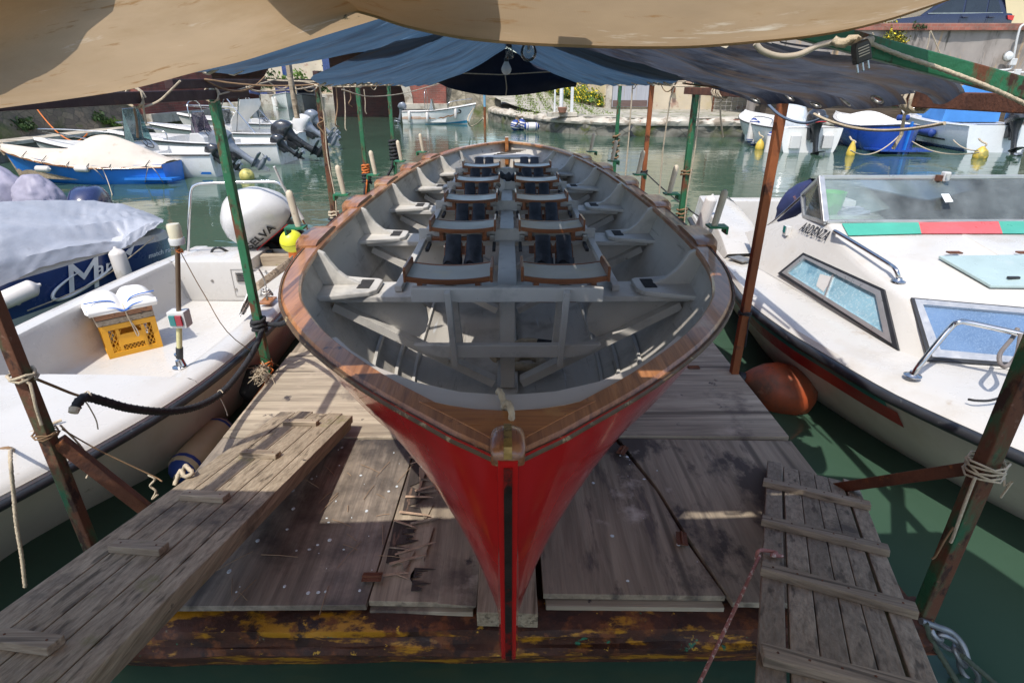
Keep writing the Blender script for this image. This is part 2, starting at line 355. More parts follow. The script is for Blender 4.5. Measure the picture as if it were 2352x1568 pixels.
HS = [(i/16)**1.7 for i in range(17)]
for_hull = MB()
for s in (-1, 1): for_hull.grid([[(s*p.x, p.y, p.z) for p in (hull_pt(t, h) for h in HS)] for t in TS])
for e in (0, 1): for_hull.grid([[(-p.x, p.y, p.z) for p in (hull_pt(e, h) for h in HS)], [(p.x, p.y, p.z) for p in (hull_pt(e, h) for h in HS)]])
for_hull.grid([[(-.026, 1.46 + 8.44*t, KZ), (.026, 1.46 + 8.44*t, KZ)] for t in TS])
hull = for_hull.build('hull', m_red, boat, sm=50)
lin = MB()
for s in (-1, 1):
    lin.grid([[(s*p.x, p.y, p.z) for p in (hull_pt(t, .06 + .925*h, .03) for h in HS)] for t in TS])
lin.grid([[(s*p.x, p.y, p.z) for s, p in ((-1, hull_pt(t, .06, .03)), (1, hull_pt(t, .06, .03)))] for t in TS])
lin.build('hull_lining', m_lin, boat, sm=40)
# gunwale rails, swept along the sheer with a mitred bow
def sweep(s, o0, o1, z0, z1, ts, mb):
    rows = []
    for t in ts:
        p = hull_pt(t, 1); q = hull_pt(min(1, t + .004), 1) - hull_pt(max(0, t - .004), 1)
        n = V((q.y, -q.x, 0)).normalized()
        a = p + n*o0; b = p + n*o1
        for g in (a, b): g.x = max(g.x, .003)
        rows.append([V((s*g.x, g.y, g.z + dz)) for g, dz in ((a, z1 - .012), (a - n*.012, z1), (b + n*.01, z1), (b, z1 - .01), (b, z0), (a, z0))])
    mb.grid(rows, True)
g = MB()
for s in (-1, 1): sweep(s, -.010, -.100, -.030, .004, TS, g)
gun = g.build('gunwale', m_rail, boat, sm=35)
g = MB()
for s in (-1, 1): sweep(s, .003, -.0095, -.022, -.003, TS, g)
g.build('rubbing_strake', mat('dark_strake', (.10, .06, .03), .6, var=.4, vs=14, spots=[((.35, .27, .15), 22, .6, .06)]), gun, sm=35)
# breasthook: varnished fore piece and painted knee behind it
def inner(y): return hb(y, 1.45) - .06
fore = [V((x, y, 1.4585)) for x, y in [(0, 1.26), (.06, 1.335), (.17, 1.435), (.275, 1.525), (.23, 1.522), (.17, 1.497), (.1, 1.478), (0, 1.466)]]
pts = fore + [V((-p.x, p.y, p.z)) for p in fore[-2:0:-1]]
MB().slab(pts, (0, 0, -.03)).build('breasthook', m_varn, boat, bev=.003)
aft = [(0, 1.43), (.2, 1.47), (.36, 1.59), (.50, 1.73), (.62, 1.88), (.70, 2.03), (.67, 2.045), (.58, 1.92), (.45, 1.78), (.3, 1.67), (.15, 1.605), (0, 1.585)]
aft = [V((x, y, 1.445)) for x, y in aft]
MB().slab(aft + [V((-p.x, p.y, p.z)) for p in aft[-2:0:-1]], (0, 0, -.03)).build('breasthook_apron', mat('beige_paint', (.44, .40, .36), .5, var=.08, vs=4, spots=[((.28, .23, .18), 20, .68, .05)]), boat, bev=.004)
sh = MB(); rows = []
for y, wd, z in [(1.226, .030, 1.455), (1.229, .040, 1.470), (1.236, .044, 1.484), (1.262, .047, 1.494), (1.30, .047, 1.495), (1.335, .044, 1.489), (1.355, .038, 1.48), (1.36, .034, 1.47)]:
    rows.append([V((wd*math.cos(a), y, z - .016 + .016*math.sin(a) if i else 1.435)) for i, a in [(0, 0)] + [(1, math.pi*k/8) for k in range(9)] + [(0, math.pi)]])
sh.grid(rows, True); sh.f.append(tuple(range(11))); sh.f.append(tuple(range(7*11, 8*11))[::-1])
head = sh.build('stem_head', wood('dark_varnish', (.10, .03, .012), (.26, .10, .04), 1, 16, .3, [((.35, .24, .12), 9, .6, .08)], coat=.6), boat, sm=50)
MB().grid([[(-.011, y, z), (.011, y, z)] for y, z in [(1.224, 1.458), (1.228, 1.474), (1.235, 1.488), (1.262, 1.498), (1.30, 1.499), (1.338, 1.493), (1.356, 1.483)]]).build('brass_cap', m_brass, head, solid=.004)
# stem with its iron band
sp = [(1.222, 1.452), (1.25, 1.30), (1.288, 1.1), (1.328, .88), (1.37, .66), (1.41, .47), (1.44, .40)]
st = MB()
st.grid([[(-.034, y + .05, z), (-.026, y, z), (.026, y, z), (.034, y + .05, z)] for y, z in sp], True); st.f += [(0, 1, 2, 3), tuple(range(24, 28))[::-1]]
st.build('stem_post', m_red, boat, sm=30)
MB().grid([[(-.0115, y - .006, z), (.0115, y - .006, z)] for y, z in [(1.226, 1.43), (1.25, 1.30)] + sp[2:]]).build('stem_band', m_iron, boat, solid=.006)
# bow painter ring of rope
MB().rope(smooth([(-.012, 1.50, 1.43), (-.008, 1.475, 1.475), (.004, 1.45, 1.492), (.010, 1.425, 1.482), (.012, 1.415, 1.445)]), .010).build('bow_rope', m_ropew, boat, sm=60)
MB().rope(smooth([(-.02, 1.60, 1.38), (-.03, 1.592, 1.45), (-.02, 1.55, 1.468), (-.012, 1.52, 1.445)]), .010).build('bow_rope', m_ropew, boat, sm=60)
# bottom stringers and ribs
st = MB()
for s in (-1, 1):
    for h in (.12, .2, .33):
        rows = []
        for i in range(40):
            p = hull_pt(.1 + .84*i/39, h, .055)
            rows.append([(s*(p.x - .010), p.y, p.z + .006), (s*(p.x + .010), p.y, p.z + .006), (s*(p.x + .014), p.y, p.z - .02), (s*(p.x - .014), p.y, p.z - .02)])
        st.grid(rows, True)
st.build('bottom_stringers', m_grey, boat, sm=30)
MB().bx(-.07, .07, 1.9, 9.3, .47, .545).build('keelson', m_grey, boat, bev=.006)
MB().bx(-.085, .085, 2.02, 2.26, .55, .64).build('keelson_block', mat('blue_grey_paint', (.20, .23, .26), .5, var=.15, vs=6), boat, bev=.01)
# thwarts, knees, frames
TY = [3.32, 4.60, 5.80, 6.98, 8.14]
def knee(y, s, big=False):
    x = hb(y, 1.43) - .045; X = x - .40
    k = MB(); z = 1.205
    k.slab([V((s*a, b, z)) for a, b in ((x + .0, y - .27), (x + .02, y + .21), (X + .10, y + .12), (X + .03, y + .11), (X, y + .08), (X, y - .10), (X + .035, y - .15))], (0, 0, .03))
    o = k.build('knee', m_grey, boat, bev=.008)
    prof = [(x + .03, 1.444), (x - .055, 1.444), (x - .085, 1.428), (x - .115, 1.375), (x - .155, 1.318), (x - .21, 1.272), (x - .275, 1.243), (x - .29, 1.233), (x + .03, 1.233)]
    MB().slab([V((s*a, y - .022, c)) for a, c in prof], (0, .04, 0)).build('knee_bracket', m_grey, o, bev=.006)
    MB().bx(min(s*(X + .05), s*(X + .125)), max(s*(X + .05), s*(X + .125)), y - .09, y + .07, z + .0305, z + .034).build('tread_pad', m_pad, o)
for i, y in enumerate(TY):
    x = hb(y, 1.18) - .04
    MB().bx(-x, x, y - .15, y + .13, 1.168, 1.204).build('thwart', m_grey, boat, bev=.006)
    for s in (-1, 1): knee(y, s)
    fr = MB()
    for s in (-1, 1):
        fr.bar((s*(x - .04), y - .08, 1.13), (s*.09, y - .08, .60), .05, .085, (0, 1, 0))
        web = [(x - .03, 1.167), (x - .06, 1.10), (.80, 1.02), (.70, .96), (.62, .92), (.55, .90)]
        arc = [(.55 + .06*math.cos(a)*1.0 - .0, 1.03 + .12*math.sin(a)) for a in (R(-90), R(-130), R(-170), R(150), R(115), R(92))]
        web += arc + [(.52, 1.167)]
        fr.slab([V((s*a, y - .055, c)) for a, c in web], (0, .03, 0))
    fr.build('frame_brace', m_grey, boat)
    MB().bx(-.045, .045, y - .10, y - .03, .56, 1.16).build('centre_post', m_grey, boat, bev=.005)
# front truss of the first frame
y = 3.06
MB().bx(-.545, .545, y - .02, y + .03, 1.215, 1.30).build('cross_beam', m_grey, boat, bev=.006)
for s in (-1, 1):
    MB().bar((s*.335, y - .045, 1.29), (s*.315, y + .02, .80), .05, .035, (1, 0, 0)).build('truss_upright', m_grey, boat, bev=.005)
    MB().bar((s*.33, y + .2, 1.2), (s*.30, y + .28, .66), .05, .05, (1, 0, 0)).build('truss_upright', m_grey, boat, bev=.005)
    MB().bar((s*.335, y + .04, 1.26), (s*.335, y + .2, 1.26), .05, .07).build('seat_block', m_grey, boat, bev=.005)
lo = MB().bx(-.40, .40, y, y + .05, .855, .935)
for s in (-1, 1): lo.slab([V((s*a, y + .002, c)) for a, c in ((.39, .853), (.48, .875), (.56, .937), (.39, .937))], (0, .046, 0))
lo.build('lower_cross_beam', m_grey, boat, bev=.006)
# central plank and side rails
MB().bx(-.06, .06, 3.3, 8.7, 1.20, 1.225).build('centre_plank', m_grey, boat, bev=.004)
for s in (-1, 1): MB().bx(s*.655 - .022, s*.655 + .022, 3.25, 8.6, 1.206, 1.245).build('side_rail', m_grey, boat, bev=.005)
for i in range(4):
    y = 4.42 + 1.165*i
    MB().bx(-.69, .69, y - .015, y + .015, 1.225, 1.315).build('cross_beam', m_grey, boat, bev=.005)
    for s in (-1, 1):
        b = MB().bx(min(s*.115, s*.615), max(s*.115, s*.615), y - .075, y - .035, 1.235, 1.265).build('stretcher_bar', m_seatw, boat, bev=.006)
        for xx in (.115, .605): MB().box((s*xx, y - .055, 1.255), (.04, .06, .05)).build('clamp', m_bolt, b, bev=.005)
        for xx in (.10, .60): MB().bx(s*xx - .012, s*xx + .012, y - .26, y - .06, 1.20, 1.225).build('seat_track', m_black, boat)
# seats and foot rests
def seat(y, cx):
    hw = .235; z = 1.335; N = 10
    def zc(u): return z + .02*(abs(u)**2.2)
    rows = [[(cx + hw*u, y + d, zc(u)) for u in [lerp(-1, 1, j/N) for j in range(N + 1)]] for d in (0, .09, .18, .275)]
    o = MB().grid(rows).build('sliding_seat', m_pan, boat, sm=60, solid=.012)
    for d in (-.012, .277):
        tr = MB(); r2 = []
        for j in range(N + 1):
            u = lerp(-1, 1, j/N); zz = zc(u)
            r2.append([(cx + hw*u, y + d, zz + .004), (cx + hw*u, y + d + .012, zz + .004), (cx + hw*u, y + d + .012, zz - .026), (cx + hw*u, y + d, zz - .026)])
        tr.grid(r2, True); tr.build('seat_edge', m_seatw, o)
    for s in (-1, 1):
        MB().slab([V((cx + s*(hw + .002), y - .012, z - .012)), V((cx + s*(hw + .002), y - .012, z + .062)), V((cx + s*(hw + .002), y + .0, z + .075)), V((cx + s*(hw + .002), y + .25, z + .068)), V((cx + s*(hw + .002), y + .29, z + .05)), V((cx + s*(hw + .002), y + .29, z - .012))], (s*.016, 0, 0)).build('seat_lip', m_seatw, o, bev=.004)
        MB().bx(cx + s*.165 - .016, cx + s*.165 + .016, y + .004, y + .25, 1.245, z - .002).build('seat_leg', m_seatw, o, bev=.004)
def shoe(y, cx, dx, par, jig):
    o = V((cx + dx, y + .66, 1.03)); u = V((0, .43, .33)).normalized(); n = V((0, -u.z, u.y)); x = V((1, 0, 0)); w = .058
    def q(a, t, h): return o + x*a + u*t + n*h
    rows = []
    for t, ww, h in [(.0, .6, .03), (.04, .9, .05), (.12, 1, .055), (.22, 1.0, .045), (.34, .98, .018), (.47, .95, .008)]:
        rows.append([q(w*ww*math.cos(a), t + .02, .012 + h*math.sin(a)) for a in [math.pi*k/8 for k in range(9)]])
    sh = MB().grid(rows).build('shoe', m_black, par, sm=60, solid=.008)
    for t, hh in ((.11 + jig, .075), (.23 + jig, .07)):
        rr = [[q((w + .012)*math.cos(a), t + d + .02*math.cos(a*3 + jig*40), .008 + hh*math.sin(a)) for a in [math.pi*k/10 for k in range(11)]] for d in (-.032, -.01, .012, .034)]
        MB().grid(rr).build('strap', m_black, sh, sm=60, solid=.006)
def footrest(y, cx):
    o0 = V((cx, y + .66, 1.01)); u = V((0, .43, .33)).normalized(); n = V((0, -u.z, u.y)); x = V((1, 0, 0))
    fr = MB()
    for s in (-1, 1):
        fr.slab([o0 + x*(s*.075 + a) + u*t for a, t in ((-.066, -.06), (.066, -.06), (.066, .43), (.05, .47), (-.05, .47), (-.066, .43))], n*.014)
    p = fr.build('foot_rest', m_seatw, boat, bev=.003)
    for s in (-1, 1): shoe(y, cx, s*.075, p, random.uniform(-.015, .015))
SY = [3.085, 4.31, 5.48, 6.64, 7.86]
for i, y in enumerate(SY):
    for cx in (-.335, .335):
        seat(y + random.uniform(-.02, .02), cx + random.uniform(-.006, .006))
        footrest(y - .02 + random.uniform(-.02, .02), cx + (.02 if i == 0 and cx < 0 else 0))
# outriggers: wood pad, green steel plate, pale thole pin
for y in (3.62, 4.80, 5.90, 7.0, 7.98):
    for s in (-1, 1):
        x = hb(y, 1.44); d = (hb(y + .1, 1.44) - hb(y - .1, 1.44))/.2
        rot = M.Rotation(math.atan(-d)*s, 3, 'Z')
        pad = MB()
        secs = []
        for k in range(9):
            t = lerp(-1, 1, k/8); h = .016*(1 - t**6) + .003; ww = .085*(1 - .55*t*t)
            secs.append([V((s*x, y, 1.458)) + rot @ V((s*a, t*.26, b)) for a, b in ((-.085, -.01), (-.08, h), (ww - .02, h), (ww, h - .02), (ww, -.05))])
        pad.grid(secs, True); pad.f += [tuple(range(5)), tuple(range(40, 45))[::-1]]
        po = pad.build('outrigger_pad', m_rail, boat, sm=30)
        c = V((s*(x + .085), y, 1.50))
        MB().box(c + V((s*.02, 0, .014)), (.12, .10, .012), rot).box(c + V((s*.075, 0, -.005)), (.012, .10, .05), rot).build('steel_plate', m_gplate, po)
        lean = V((s*(.12 if s < 0 else .16), -.02 if s < 0 else .0, 1)).normalized()
        MB().tube([c + lean*t for t in (0, .05, .21, .235, .247)], [.019, .021, .023, .02, .008], 12).build('thole_pin', m_pin, po, sm=50)
# stern
MB().slab([V(p) for p in ((-.5, 9.0, 1.30), (.5, 9.0, 1.30), (.34, 9.42, 1.30), (.12, 9.72, 1.30), (-.12, 9.72, 1.30), (-.34, 9.42, 1.30))], (0, 0, .03)).build('stern_bench', m_grey, boat, bev=.005)
MB().bx(-.03, .03, 9.92, 10.13, 1.1, 1.535).build('stern_post', m_varn, boat, bev=.01)
for s in (-1, 1):
    y = 8.95; x = hb(y, 1.43) - .03
    MB().slab([V((s*a, y, c)) for a, c in ((x + .03, 1.447), (x - .06, 1.44), (x - .13, 1.36), (x - .23, 1.27), (x - .36, 1.215), (x - .36, 1.19), (x - .1, 1.19))], (0, .035, 0)).build('stern_knee', m_grey, boat, bev=.006)
    MB().slab([V((s*a, b, 1.19)) for a, b in ((x - .02, y - .25), (x - .1, y + .2), (x - .4, y + .1), (x - .4, y - .08))], (0, 0, .025)).build('stern_knee', m_grey, boat, bev=.006)
# ------------------------------------------------------------------ loose things in the boat
MB_ = MB()
def coil(c, r0, r1, turns, rr, zamp=.03, seed=0):
    rnd = random.Random(seed); pts = []
    for i in range(int(turns*14)):
        a = i/14*2*math.pi; r = lerp(r0, r1, i/(turns*14))*(1 + rnd.uniform(-.06, .06))
        pts.append(V(c) + V((r*math.cos(a), r*math.sin(a)*.8, (i/14/turns)*zamp + rnd.uniform(0, .02))))
    return smooth(pts, 3)
solo(MB().rope(coil((.03, 2.62, .57), .24, .10, 3, .022), .024), 'rope_coil', m_ropew, 'thick pale rope coiled on the bottom boards under the front truss of the red boat', 'rope', sm=60)
m_blrope = mat('blue_rope', (.02, .05, .22), .8, var=.3, vs=20)
solo(MB().rope(coil((-.02, 2.5, .63), .2, .05, 3, .012, .04, 4), .011), 'rope_coil', m_blrope, 'thin blue rope lying tangled on the pale coil inside the red boat', 'rope', sm=60)
rp = thing('rope_hank', 'pale twisted rope with a black bound end on the bottom of the red boat', 'rope', (.15, 3.75, .56))
MB().rope(smooth([(-.1, 3.6, .59), (.02, 3.75, .60), (.14, 3.82, .61), (.24, 3.78, .61)]), .035).build('strands', m_ropew, rp, sm=60)
MB().tube([(.22, 3.785, .61), (.32, 3.76, .61), (.42, 3.75, .61)], [.042, .04, .038], 12).build('bound_end', m_black, rp, sm=50)
MB().rope(smooth([(.02, 3.55, .58), (.1, 3.62, .60), (.2, 3.6, .59), (.25, 3.52, .58), (.15, 3.47, .58), (.05, 3.5, .58)]), .03).build('knot', m_ropew, rp, sm=60)
bt = thing('plastic_bottle', 'small clear plastic bottle lying in the bow of the red boat beside the keelson block', 'bottle', (-.13, 1.98, .62))
m_pet = glass('clear_plastic', (.75, .85, .92), .05, .3, (.45, .55, .6))
MB().lathe([(.001, 0), (.036, .003), (.04, .03), (.037, .05), (.04, .07), (.037, .09), (.04, .13), (.028, .17), (.013, .19), (.013, .21)], 16, M.Translation((-.13, 1.98, .66)) @ M.Rotation(R(-70), 4, 'X')).build('bottle_body', m_pet, bt, sm=50)
MB().lathe([(.001, .205), (.016, .205), (.016, .225), (.001, .226)], 12, M.Translation((-.13, 1.98, .66)) @ M.Rotation(R(-70), 4, 'X')).build('cap', mat('blue_cap', (.03, .08, .3), .4), bt)
pr = thing('paper_roll', 'white paper roll between the fourth pair of sliding seats in the red boat', 'paper roll', (-.13, 7.0, 1.2))
a4 = M.Translation((-.12, 6.75, 1.28)) @ M.Rotation(R(90), 4, 'X') @ M.Rotation(R(20), 4, 'Y')
MB().lathe([(.03, -.06), (.085, -.06), (.085, .06), (.03, .06), (.03, -.06)], 20, a4, False).build('paper', mat('paper', (.7, .66, .6), .9), pr, sm=40)
MB().lathe([(.026, -.058), (.03, -.058), (.03, .058), (.026, .058)], 16, a4, False).build('core', mat('cardboard', (.3, .2, .12), .9), pr, sm=40)
blk = MB()
blk.tube(smooth([(-.22, 7.35, 1.25), (-.1, 7.4, 1.28), (.02, 7.38, 1.27), (.12, 7.42, 1.26), (.2, 7.36, 1.27)]), [.03] + [.05 + .02*math.sin(i*1.3) for i in range(23)] + [.03], 10)
solo(blk, 'jacket', m_black, 'crumpled black jacket bundled between the rearmost pairs of sliding seats', 'jacket', sm=60)
st = MB()
for i in range(6): st.tube([(-.2 + .05*i, 9.2 + .03*(i % 3), 1.345 + .012*i), (.1 + .04*i, 9.35 - .05*(i % 2), 1.35 + .01*i)], .006, 6)
solo(st, 'sticks', mat('twig', (.2, .13, .08), .9), 'handful of thin sticks lying on the stern bench of the red boat', 'sticks')
# ------------------------------------------------------------------ the raft
raft = thing('raft', 'floating timber raft of weathered plywood panels on a rusty frame carrying the red boat', 'raft', (0, 5.5, 0))
def panel(pts, m, z=.35, t=.03, name='deck_panel'):
    return MB().slab([V((x, y, z)) for x, y in pts], (0, 0, -t)).build(name, m, raft, bev=.003)
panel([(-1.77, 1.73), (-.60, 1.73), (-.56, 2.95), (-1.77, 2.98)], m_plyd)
panel([(-.595, 1.755), (-.14, 1.74), (-.13, 2.4), (-.2, 2.96), (-.552, 2.95)], m_ply, .345)
panel([(-1.77, 2.985), (-.2, 2.965), (-.2, 4.18), (-1.77, 4.2)], m_plyx, .352)
panel([(.15, 1.78), (.93, 1.76), (.86, 2.05), (.80, 2.45), (.66, 2.93), (.15, 2.95)], m_plyr, .352)
panel([(.945, 1.72), (1.6, 1.70), (1.72, 1.95), (1.73, 2.9), (.68, 2.935), (.81, 2.45), (.87, 2.08)], m_plyr, .362)
panel([(.68, 2.95), (1.73, 2.93), (1.73, 3.85), (.70, 3.9)], m_plyx, .372)
panel([(.15, 2.96), (.67, 2.95), (.68, 4.2), (.15, 4.2)], m_plyx, .345)
panel([(.7, 3.91), (1.73, 3.86), (1.73, 5.1), (.7, 5.1)], m_plyx, .365)
panel([(-1.77, 4.21), (-.2, 4.19), (-.2, 7), (-1.77, 7)], m_ply, .345); panel([(.15, 5.11), (1.73, 5.11), (1.73, 7), (.15, 7)], m_ply, .345)
panel([(-1.77, 7.01), (1.73, 7.01), (1.73, 10.0), (-1.77, 10.0)], m_plyx, .345)
panel([(.16, 1.745), (.92, 1.73), (.92, 1.8), (.16, 1.8)], m_plyx, .318, .025, 'lower_ply')
panel([(-.59, 1.735), (-.15, 1.72), (-.15, 1.8), (-.59, 1.8)], m_plyx, .312, .025, 'lower_ply')
panel([(-.3, 1.735), (-.135, 1.72), (-.125, 2.5), (-.28, 2.5)], m_ply, .3455 + .0045, .004, 'loose_veneer')
rnd = random.Random(5)
m_bare = mat('rotten_dark_ply', (.045, .034, .028), .9, var=.5, vs=14, stretch=(1, .15, 1), bump=.6, bs=40, spots=[((.16, .10, .07), 16, .58, .06, (1, .2, 1))])
for y0, y1, x0, w_ in ((2.28, 2.86, -.555, .12), (1.96, 2.24, -.585, .16), (1.80, 1.93, -.45, .10)):
    n = 26; r_ = [(x0 + w_*(.35 + .65*abs(NZ.noise(V((i*.31, y0*5, 1)))*2)) + rnd.uniform(-.025, .03), lerp(y1, y0, i/n)) for i in range(n + 1)]
    MB().slab([V((x0 + .03*(1 - (y - 1.75)), y, .3505)) for x, y in r_[::-1]] + [V((x, y, .3505)) for x, y in r_], (0, 0, .0012)).build('rotten_patch', m_bare, raft)
for i in range(6):     # curled veneer tongues
    y = rnd.uniform(1.86, 2.8); x = -.46 + rnd.uniform(-.03, .12); L = rnd.uniform(.10, .26); w_ = rnd.uniform(.02, .05)
    rows = [[V((x - w_*(1 - t*.8) + t*.02, y - L*t, .353 + .010*t*t)), V((x + w_*(1 - t*.7), y - L*t + .01*math.sin(i), .353 + .006*t*t))] for t in [k/6 for k in range(7)]]
    MB().grid(rows).build('curled_veneer', m_ply if i % 2 else m_split, raft, sm=60, solid=.002)
for i in range(20):     # delaminated strips along the broken panel
    y = rnd.uniform(1.85, 2.85); x = -.53 + rnd.uniform(-.05, .10); L = rnd.uniform(.04, .2); a = R(rnd.uniform(-30, 25)); z = .352 + rnd.uniform(0, .012)
    d = V((math.cos(a), math.sin(a), rnd.uniform(-.02, .04)))*L; n = V((-math.sin(a), math.cos(a), 0))*rnd.uniform(.005, .018)
    MB().slab([V((x, y, z)), V((x, y, z)) + d + n*.4, V((x, y, z)) + d*.85 + n, V((x, y, z)) + n], (0, 0, .003)).build('splinter', m_split if i % 3 else m_ply, raft)
bm_ = MB()
rows = []
for i in range(60):
    x = lerp(-1.76, 1.79, i/59); j = lambda k: .012*NZ.noise(V((x*3, k*2.1, 0)))
    rows.append([V((x, yy + j(k), zz + j(k + 9))) for k, (yy, zz) in enumerate([(1.80, .29), (1.69, .295), (1.655, .285), (1.65, .255), (1.665, .235), (1.66, .20), (1.64, .19), (1.635, .16), (1.66, .13), (1.72, .0)])])
bm_.grid(rows); bm_.build('front_beam', m_beam, raft, sm=45, solid=.01)
fr = MB()
for s, x in ((-1, -1.75), (1, 1.71)): fr.bx(x - .03, x + .03, 1.7, 10, .10, .315)
for y in (2.95, 4.2, 5.6, 7, 8.4, 9.95): fr.bx(-1.715, 1.675, y - .05, y + .05, .18, .312)
fr.bx(-1.72, 1.68, 1.9, 9.9, .05, .1)
fr.build('frame', m_rust, raft)
panel([(-.13, 1.66), (.12, 1.65), (.12, 2.3), (-.13, 2.3)], m_plank, .385, .08, 'keel_block')
for y in (3.6, 5.5, 7.5, 9.2): panel([(-.16, y), (.16, y), (.16, y + .2), (-.16, y + .2)], m_plank, .425, .075, 'keel_block')
hg = [(-.60, 1.86, 0), (-.5, 2.93, 10), (.83, 2.08, 80), (.68, 2.80, 60), (.62, 2.96, 5), (.72, 3.05, 90), (1.42, 3.86, 0), (.6, 3.3, 90)]
for x, y, a in hg:
    h = MB().box((0, 0, 0), (.085, .05, .004)).tube([(-.042, 0, .004), (.042, 0, .004)], .006, 8)
    for dx in (-.03, .03):
        for dy in (-.014, .014): h.lathe([(.005, .002), (.003, .004)], 6, M.Translation((dx, dy, 0)))
    h.xf(M.Translation((x, y, .3785 if x > 1.2 else .371)) @ M.Rotation(R(a), 4, 'Z')).build('hinge', m_rust, raft)
# spilled paint, twigs
pd = MB()
for i in range(60):
    x = rnd.choice((rnd.uniform(-1.3, -.6), rnd.uniform(.2, .9), rnd.uniform(-1.3, -.6))); y = rnd.uniform(1.78, 2.9); r = rnd.uniform(.002, .011)
    pd.lathe([(r, .365 if x > .0 else .3515), (r*.8, .367 if x > .0 else .3535)], 7, M.Translation((0, 0, 0)) @ M.Translation((x, y, 0)) @ M.Diagonal((1, rnd.uniform(.6, 1.4), 1, 1)))
pd.build('paint_spots', mat('dried_paint', (.55, .6, .62), .5, var=.3, vs=30), raft)['kind'] = 'stuff'
tw = MB()
for i in range(34):
    x = rnd.uniform(-1.5, -.5); y = rnd.uniform(1.75, 2.8); a = rnd.uniform(0, 6.3); L = rnd.uniform(.04, .2)
    tw.tube([(x, y, .356), (x + math.cos(a)*L*.5, y + math.sin(a)*L*.5, .36), (x + math.cos(a)*L, y + math.sin(a)*L, .356)], .0016, 5)
tag(tw.build('straw_debris', mat('dry_straw', (.3, .2, .12), .9)), 'scattered dry straw and twigs on the shaded left front panel of the raft', 'debris', kind='stuff')
# ------------------------------------------------------------------ left gangplank
gp = thing('gangplank', 'long mossy plank walkway with short wooden cleats, left of the red boat', 'gangplank', (-1.25, 1.7, .4))
A = V((-1.44, 3.10, .415)); B = V((-.96, 3.08, .415)); D = V((-.16, -2.07, .45)).normalized(); WX = (B - A); WX = WX - D*WX.dot(D); NR = WX.normalized().cross(D)*-1
if NR.z < 0: NR = -NR
LEN = 3.3; cuts = [0, .21, .43, .64, .84, 1.0]
offs = [.02, 0, .03, .015, .05]
for i in range(5):
    a, b = cuts[i] + .004, cuts[i+1] - .004
    s0 = A + WX*a + D*(offs[i] - .02); s1 = A + WX*b + D*(offs[i] - .02)
    MB().slab([s0, s1, s1 + D*LEN, s0 + D*LEN], NR*.045).build('board', m_plank, gp, bev=.004)
MB().bar(A + WX*.93 + D*.05 - NR*.02, A + WX*.93 + D*LEN - NR*.02, .05, .035, NR).build('side_batten', m_plank, gp)
MB().bar(A + WX*.08 + D*.05 - NR*.02, A + WX*.08 + D*LEN - NR*.02, .05, .035, NR).build('side_batten', m_plank, gp)
GTOP = A + NR*.045
def on_plank(u, v):
    r = ray(u, v); t = (GTOP - CAMP).dot(NR)/r.dot(NR); return CAMP + r*t
for (u, v), a in zip([(692, 975), (598, 1048), (472, 1146), (320, 1264), (62, 1482)], (2, -4, -3, -2, -5)):
    c = on_plank(u, v); xx = (M.Rotation(R(a), 3, NR) @ WX.normalized())
    m = M((xx, NR.cross(xx), NR)).transposed()
    q = MB().box(c + NR*.014, (.20, .055, .028), m)
    cl = q.build('cleat', m_cleat, gp, bev=.004)
    for dx in (-.07, .07): MB().lathe([(.004, 0), (.003, .002)], 6, M.Translation(c + NR*.028 + xx*dx)).build('nail', m_rust, cl)
# ------------------------------------------------------------------ right gangway
gw = thing('gangway', 'grey slatted wooden gangway with full width battens at the right front raft corner', 'gangplank', (1.2, 1.7, .4))
A2 = V((1.44, 2.58, .40)); B2 = V((1.86, 2.46, .40)); D2 = (V((.63, .96, .95)) - A2).normalized(); X2 = (B2 - A2); X2 -= D2*X2.dot(D2); N2 = X2.cross(D2).normalized()
if N2.z < 0: N2 = -N2
cu = [0, .165, .19, .36, .365, .53, .535, .68, .685, .83, .855, 1.0]; of = [-.06, 0, .0, .03, .04, .0]
for i in range(6):
    s0 = A2 + X2*cu[2*i] + D2*(of[i]); s1 = A2 + X2*cu[2*i+1] + D2*(of[i] + (.01 if i != 5 else .03))
    if i == 0: s0 = s0 + D2*0
    MB().slab([s0, s1, s1 + D2*2.9, s0 + D2*2.9], N2*.03).build('board', m_ladw, gw, bev=.004)
tp2 = A2 + N2*.03
def on_gw(u, v):
    r = ray(u, v); return CAMP + r*((tp2 - CAMP).dot(N2)/r.dot(N2))
for a, b in (((1752, 1112), (1998, 1168)), ((1748, 1200), (2040, 1272)), ((1746, 1312), (2104, 1412)), ((1748, 1512), (2210, 1625))):
    p, q = on_gw(*a), on_gw(*b); cb = MB().bar(p + N2*.014, q + N2*.014, .065, .028, N2).build('batten', m_ladb, gw, bev=.004)
    nl = MB()
    for k in range(6): nl.lathe([(.004, .0), (.003, .002)], 6, M.Translation(p.lerp(q, (k + .5)/6) + N2*.028))
    nl.build('nail', m_rust, cb)
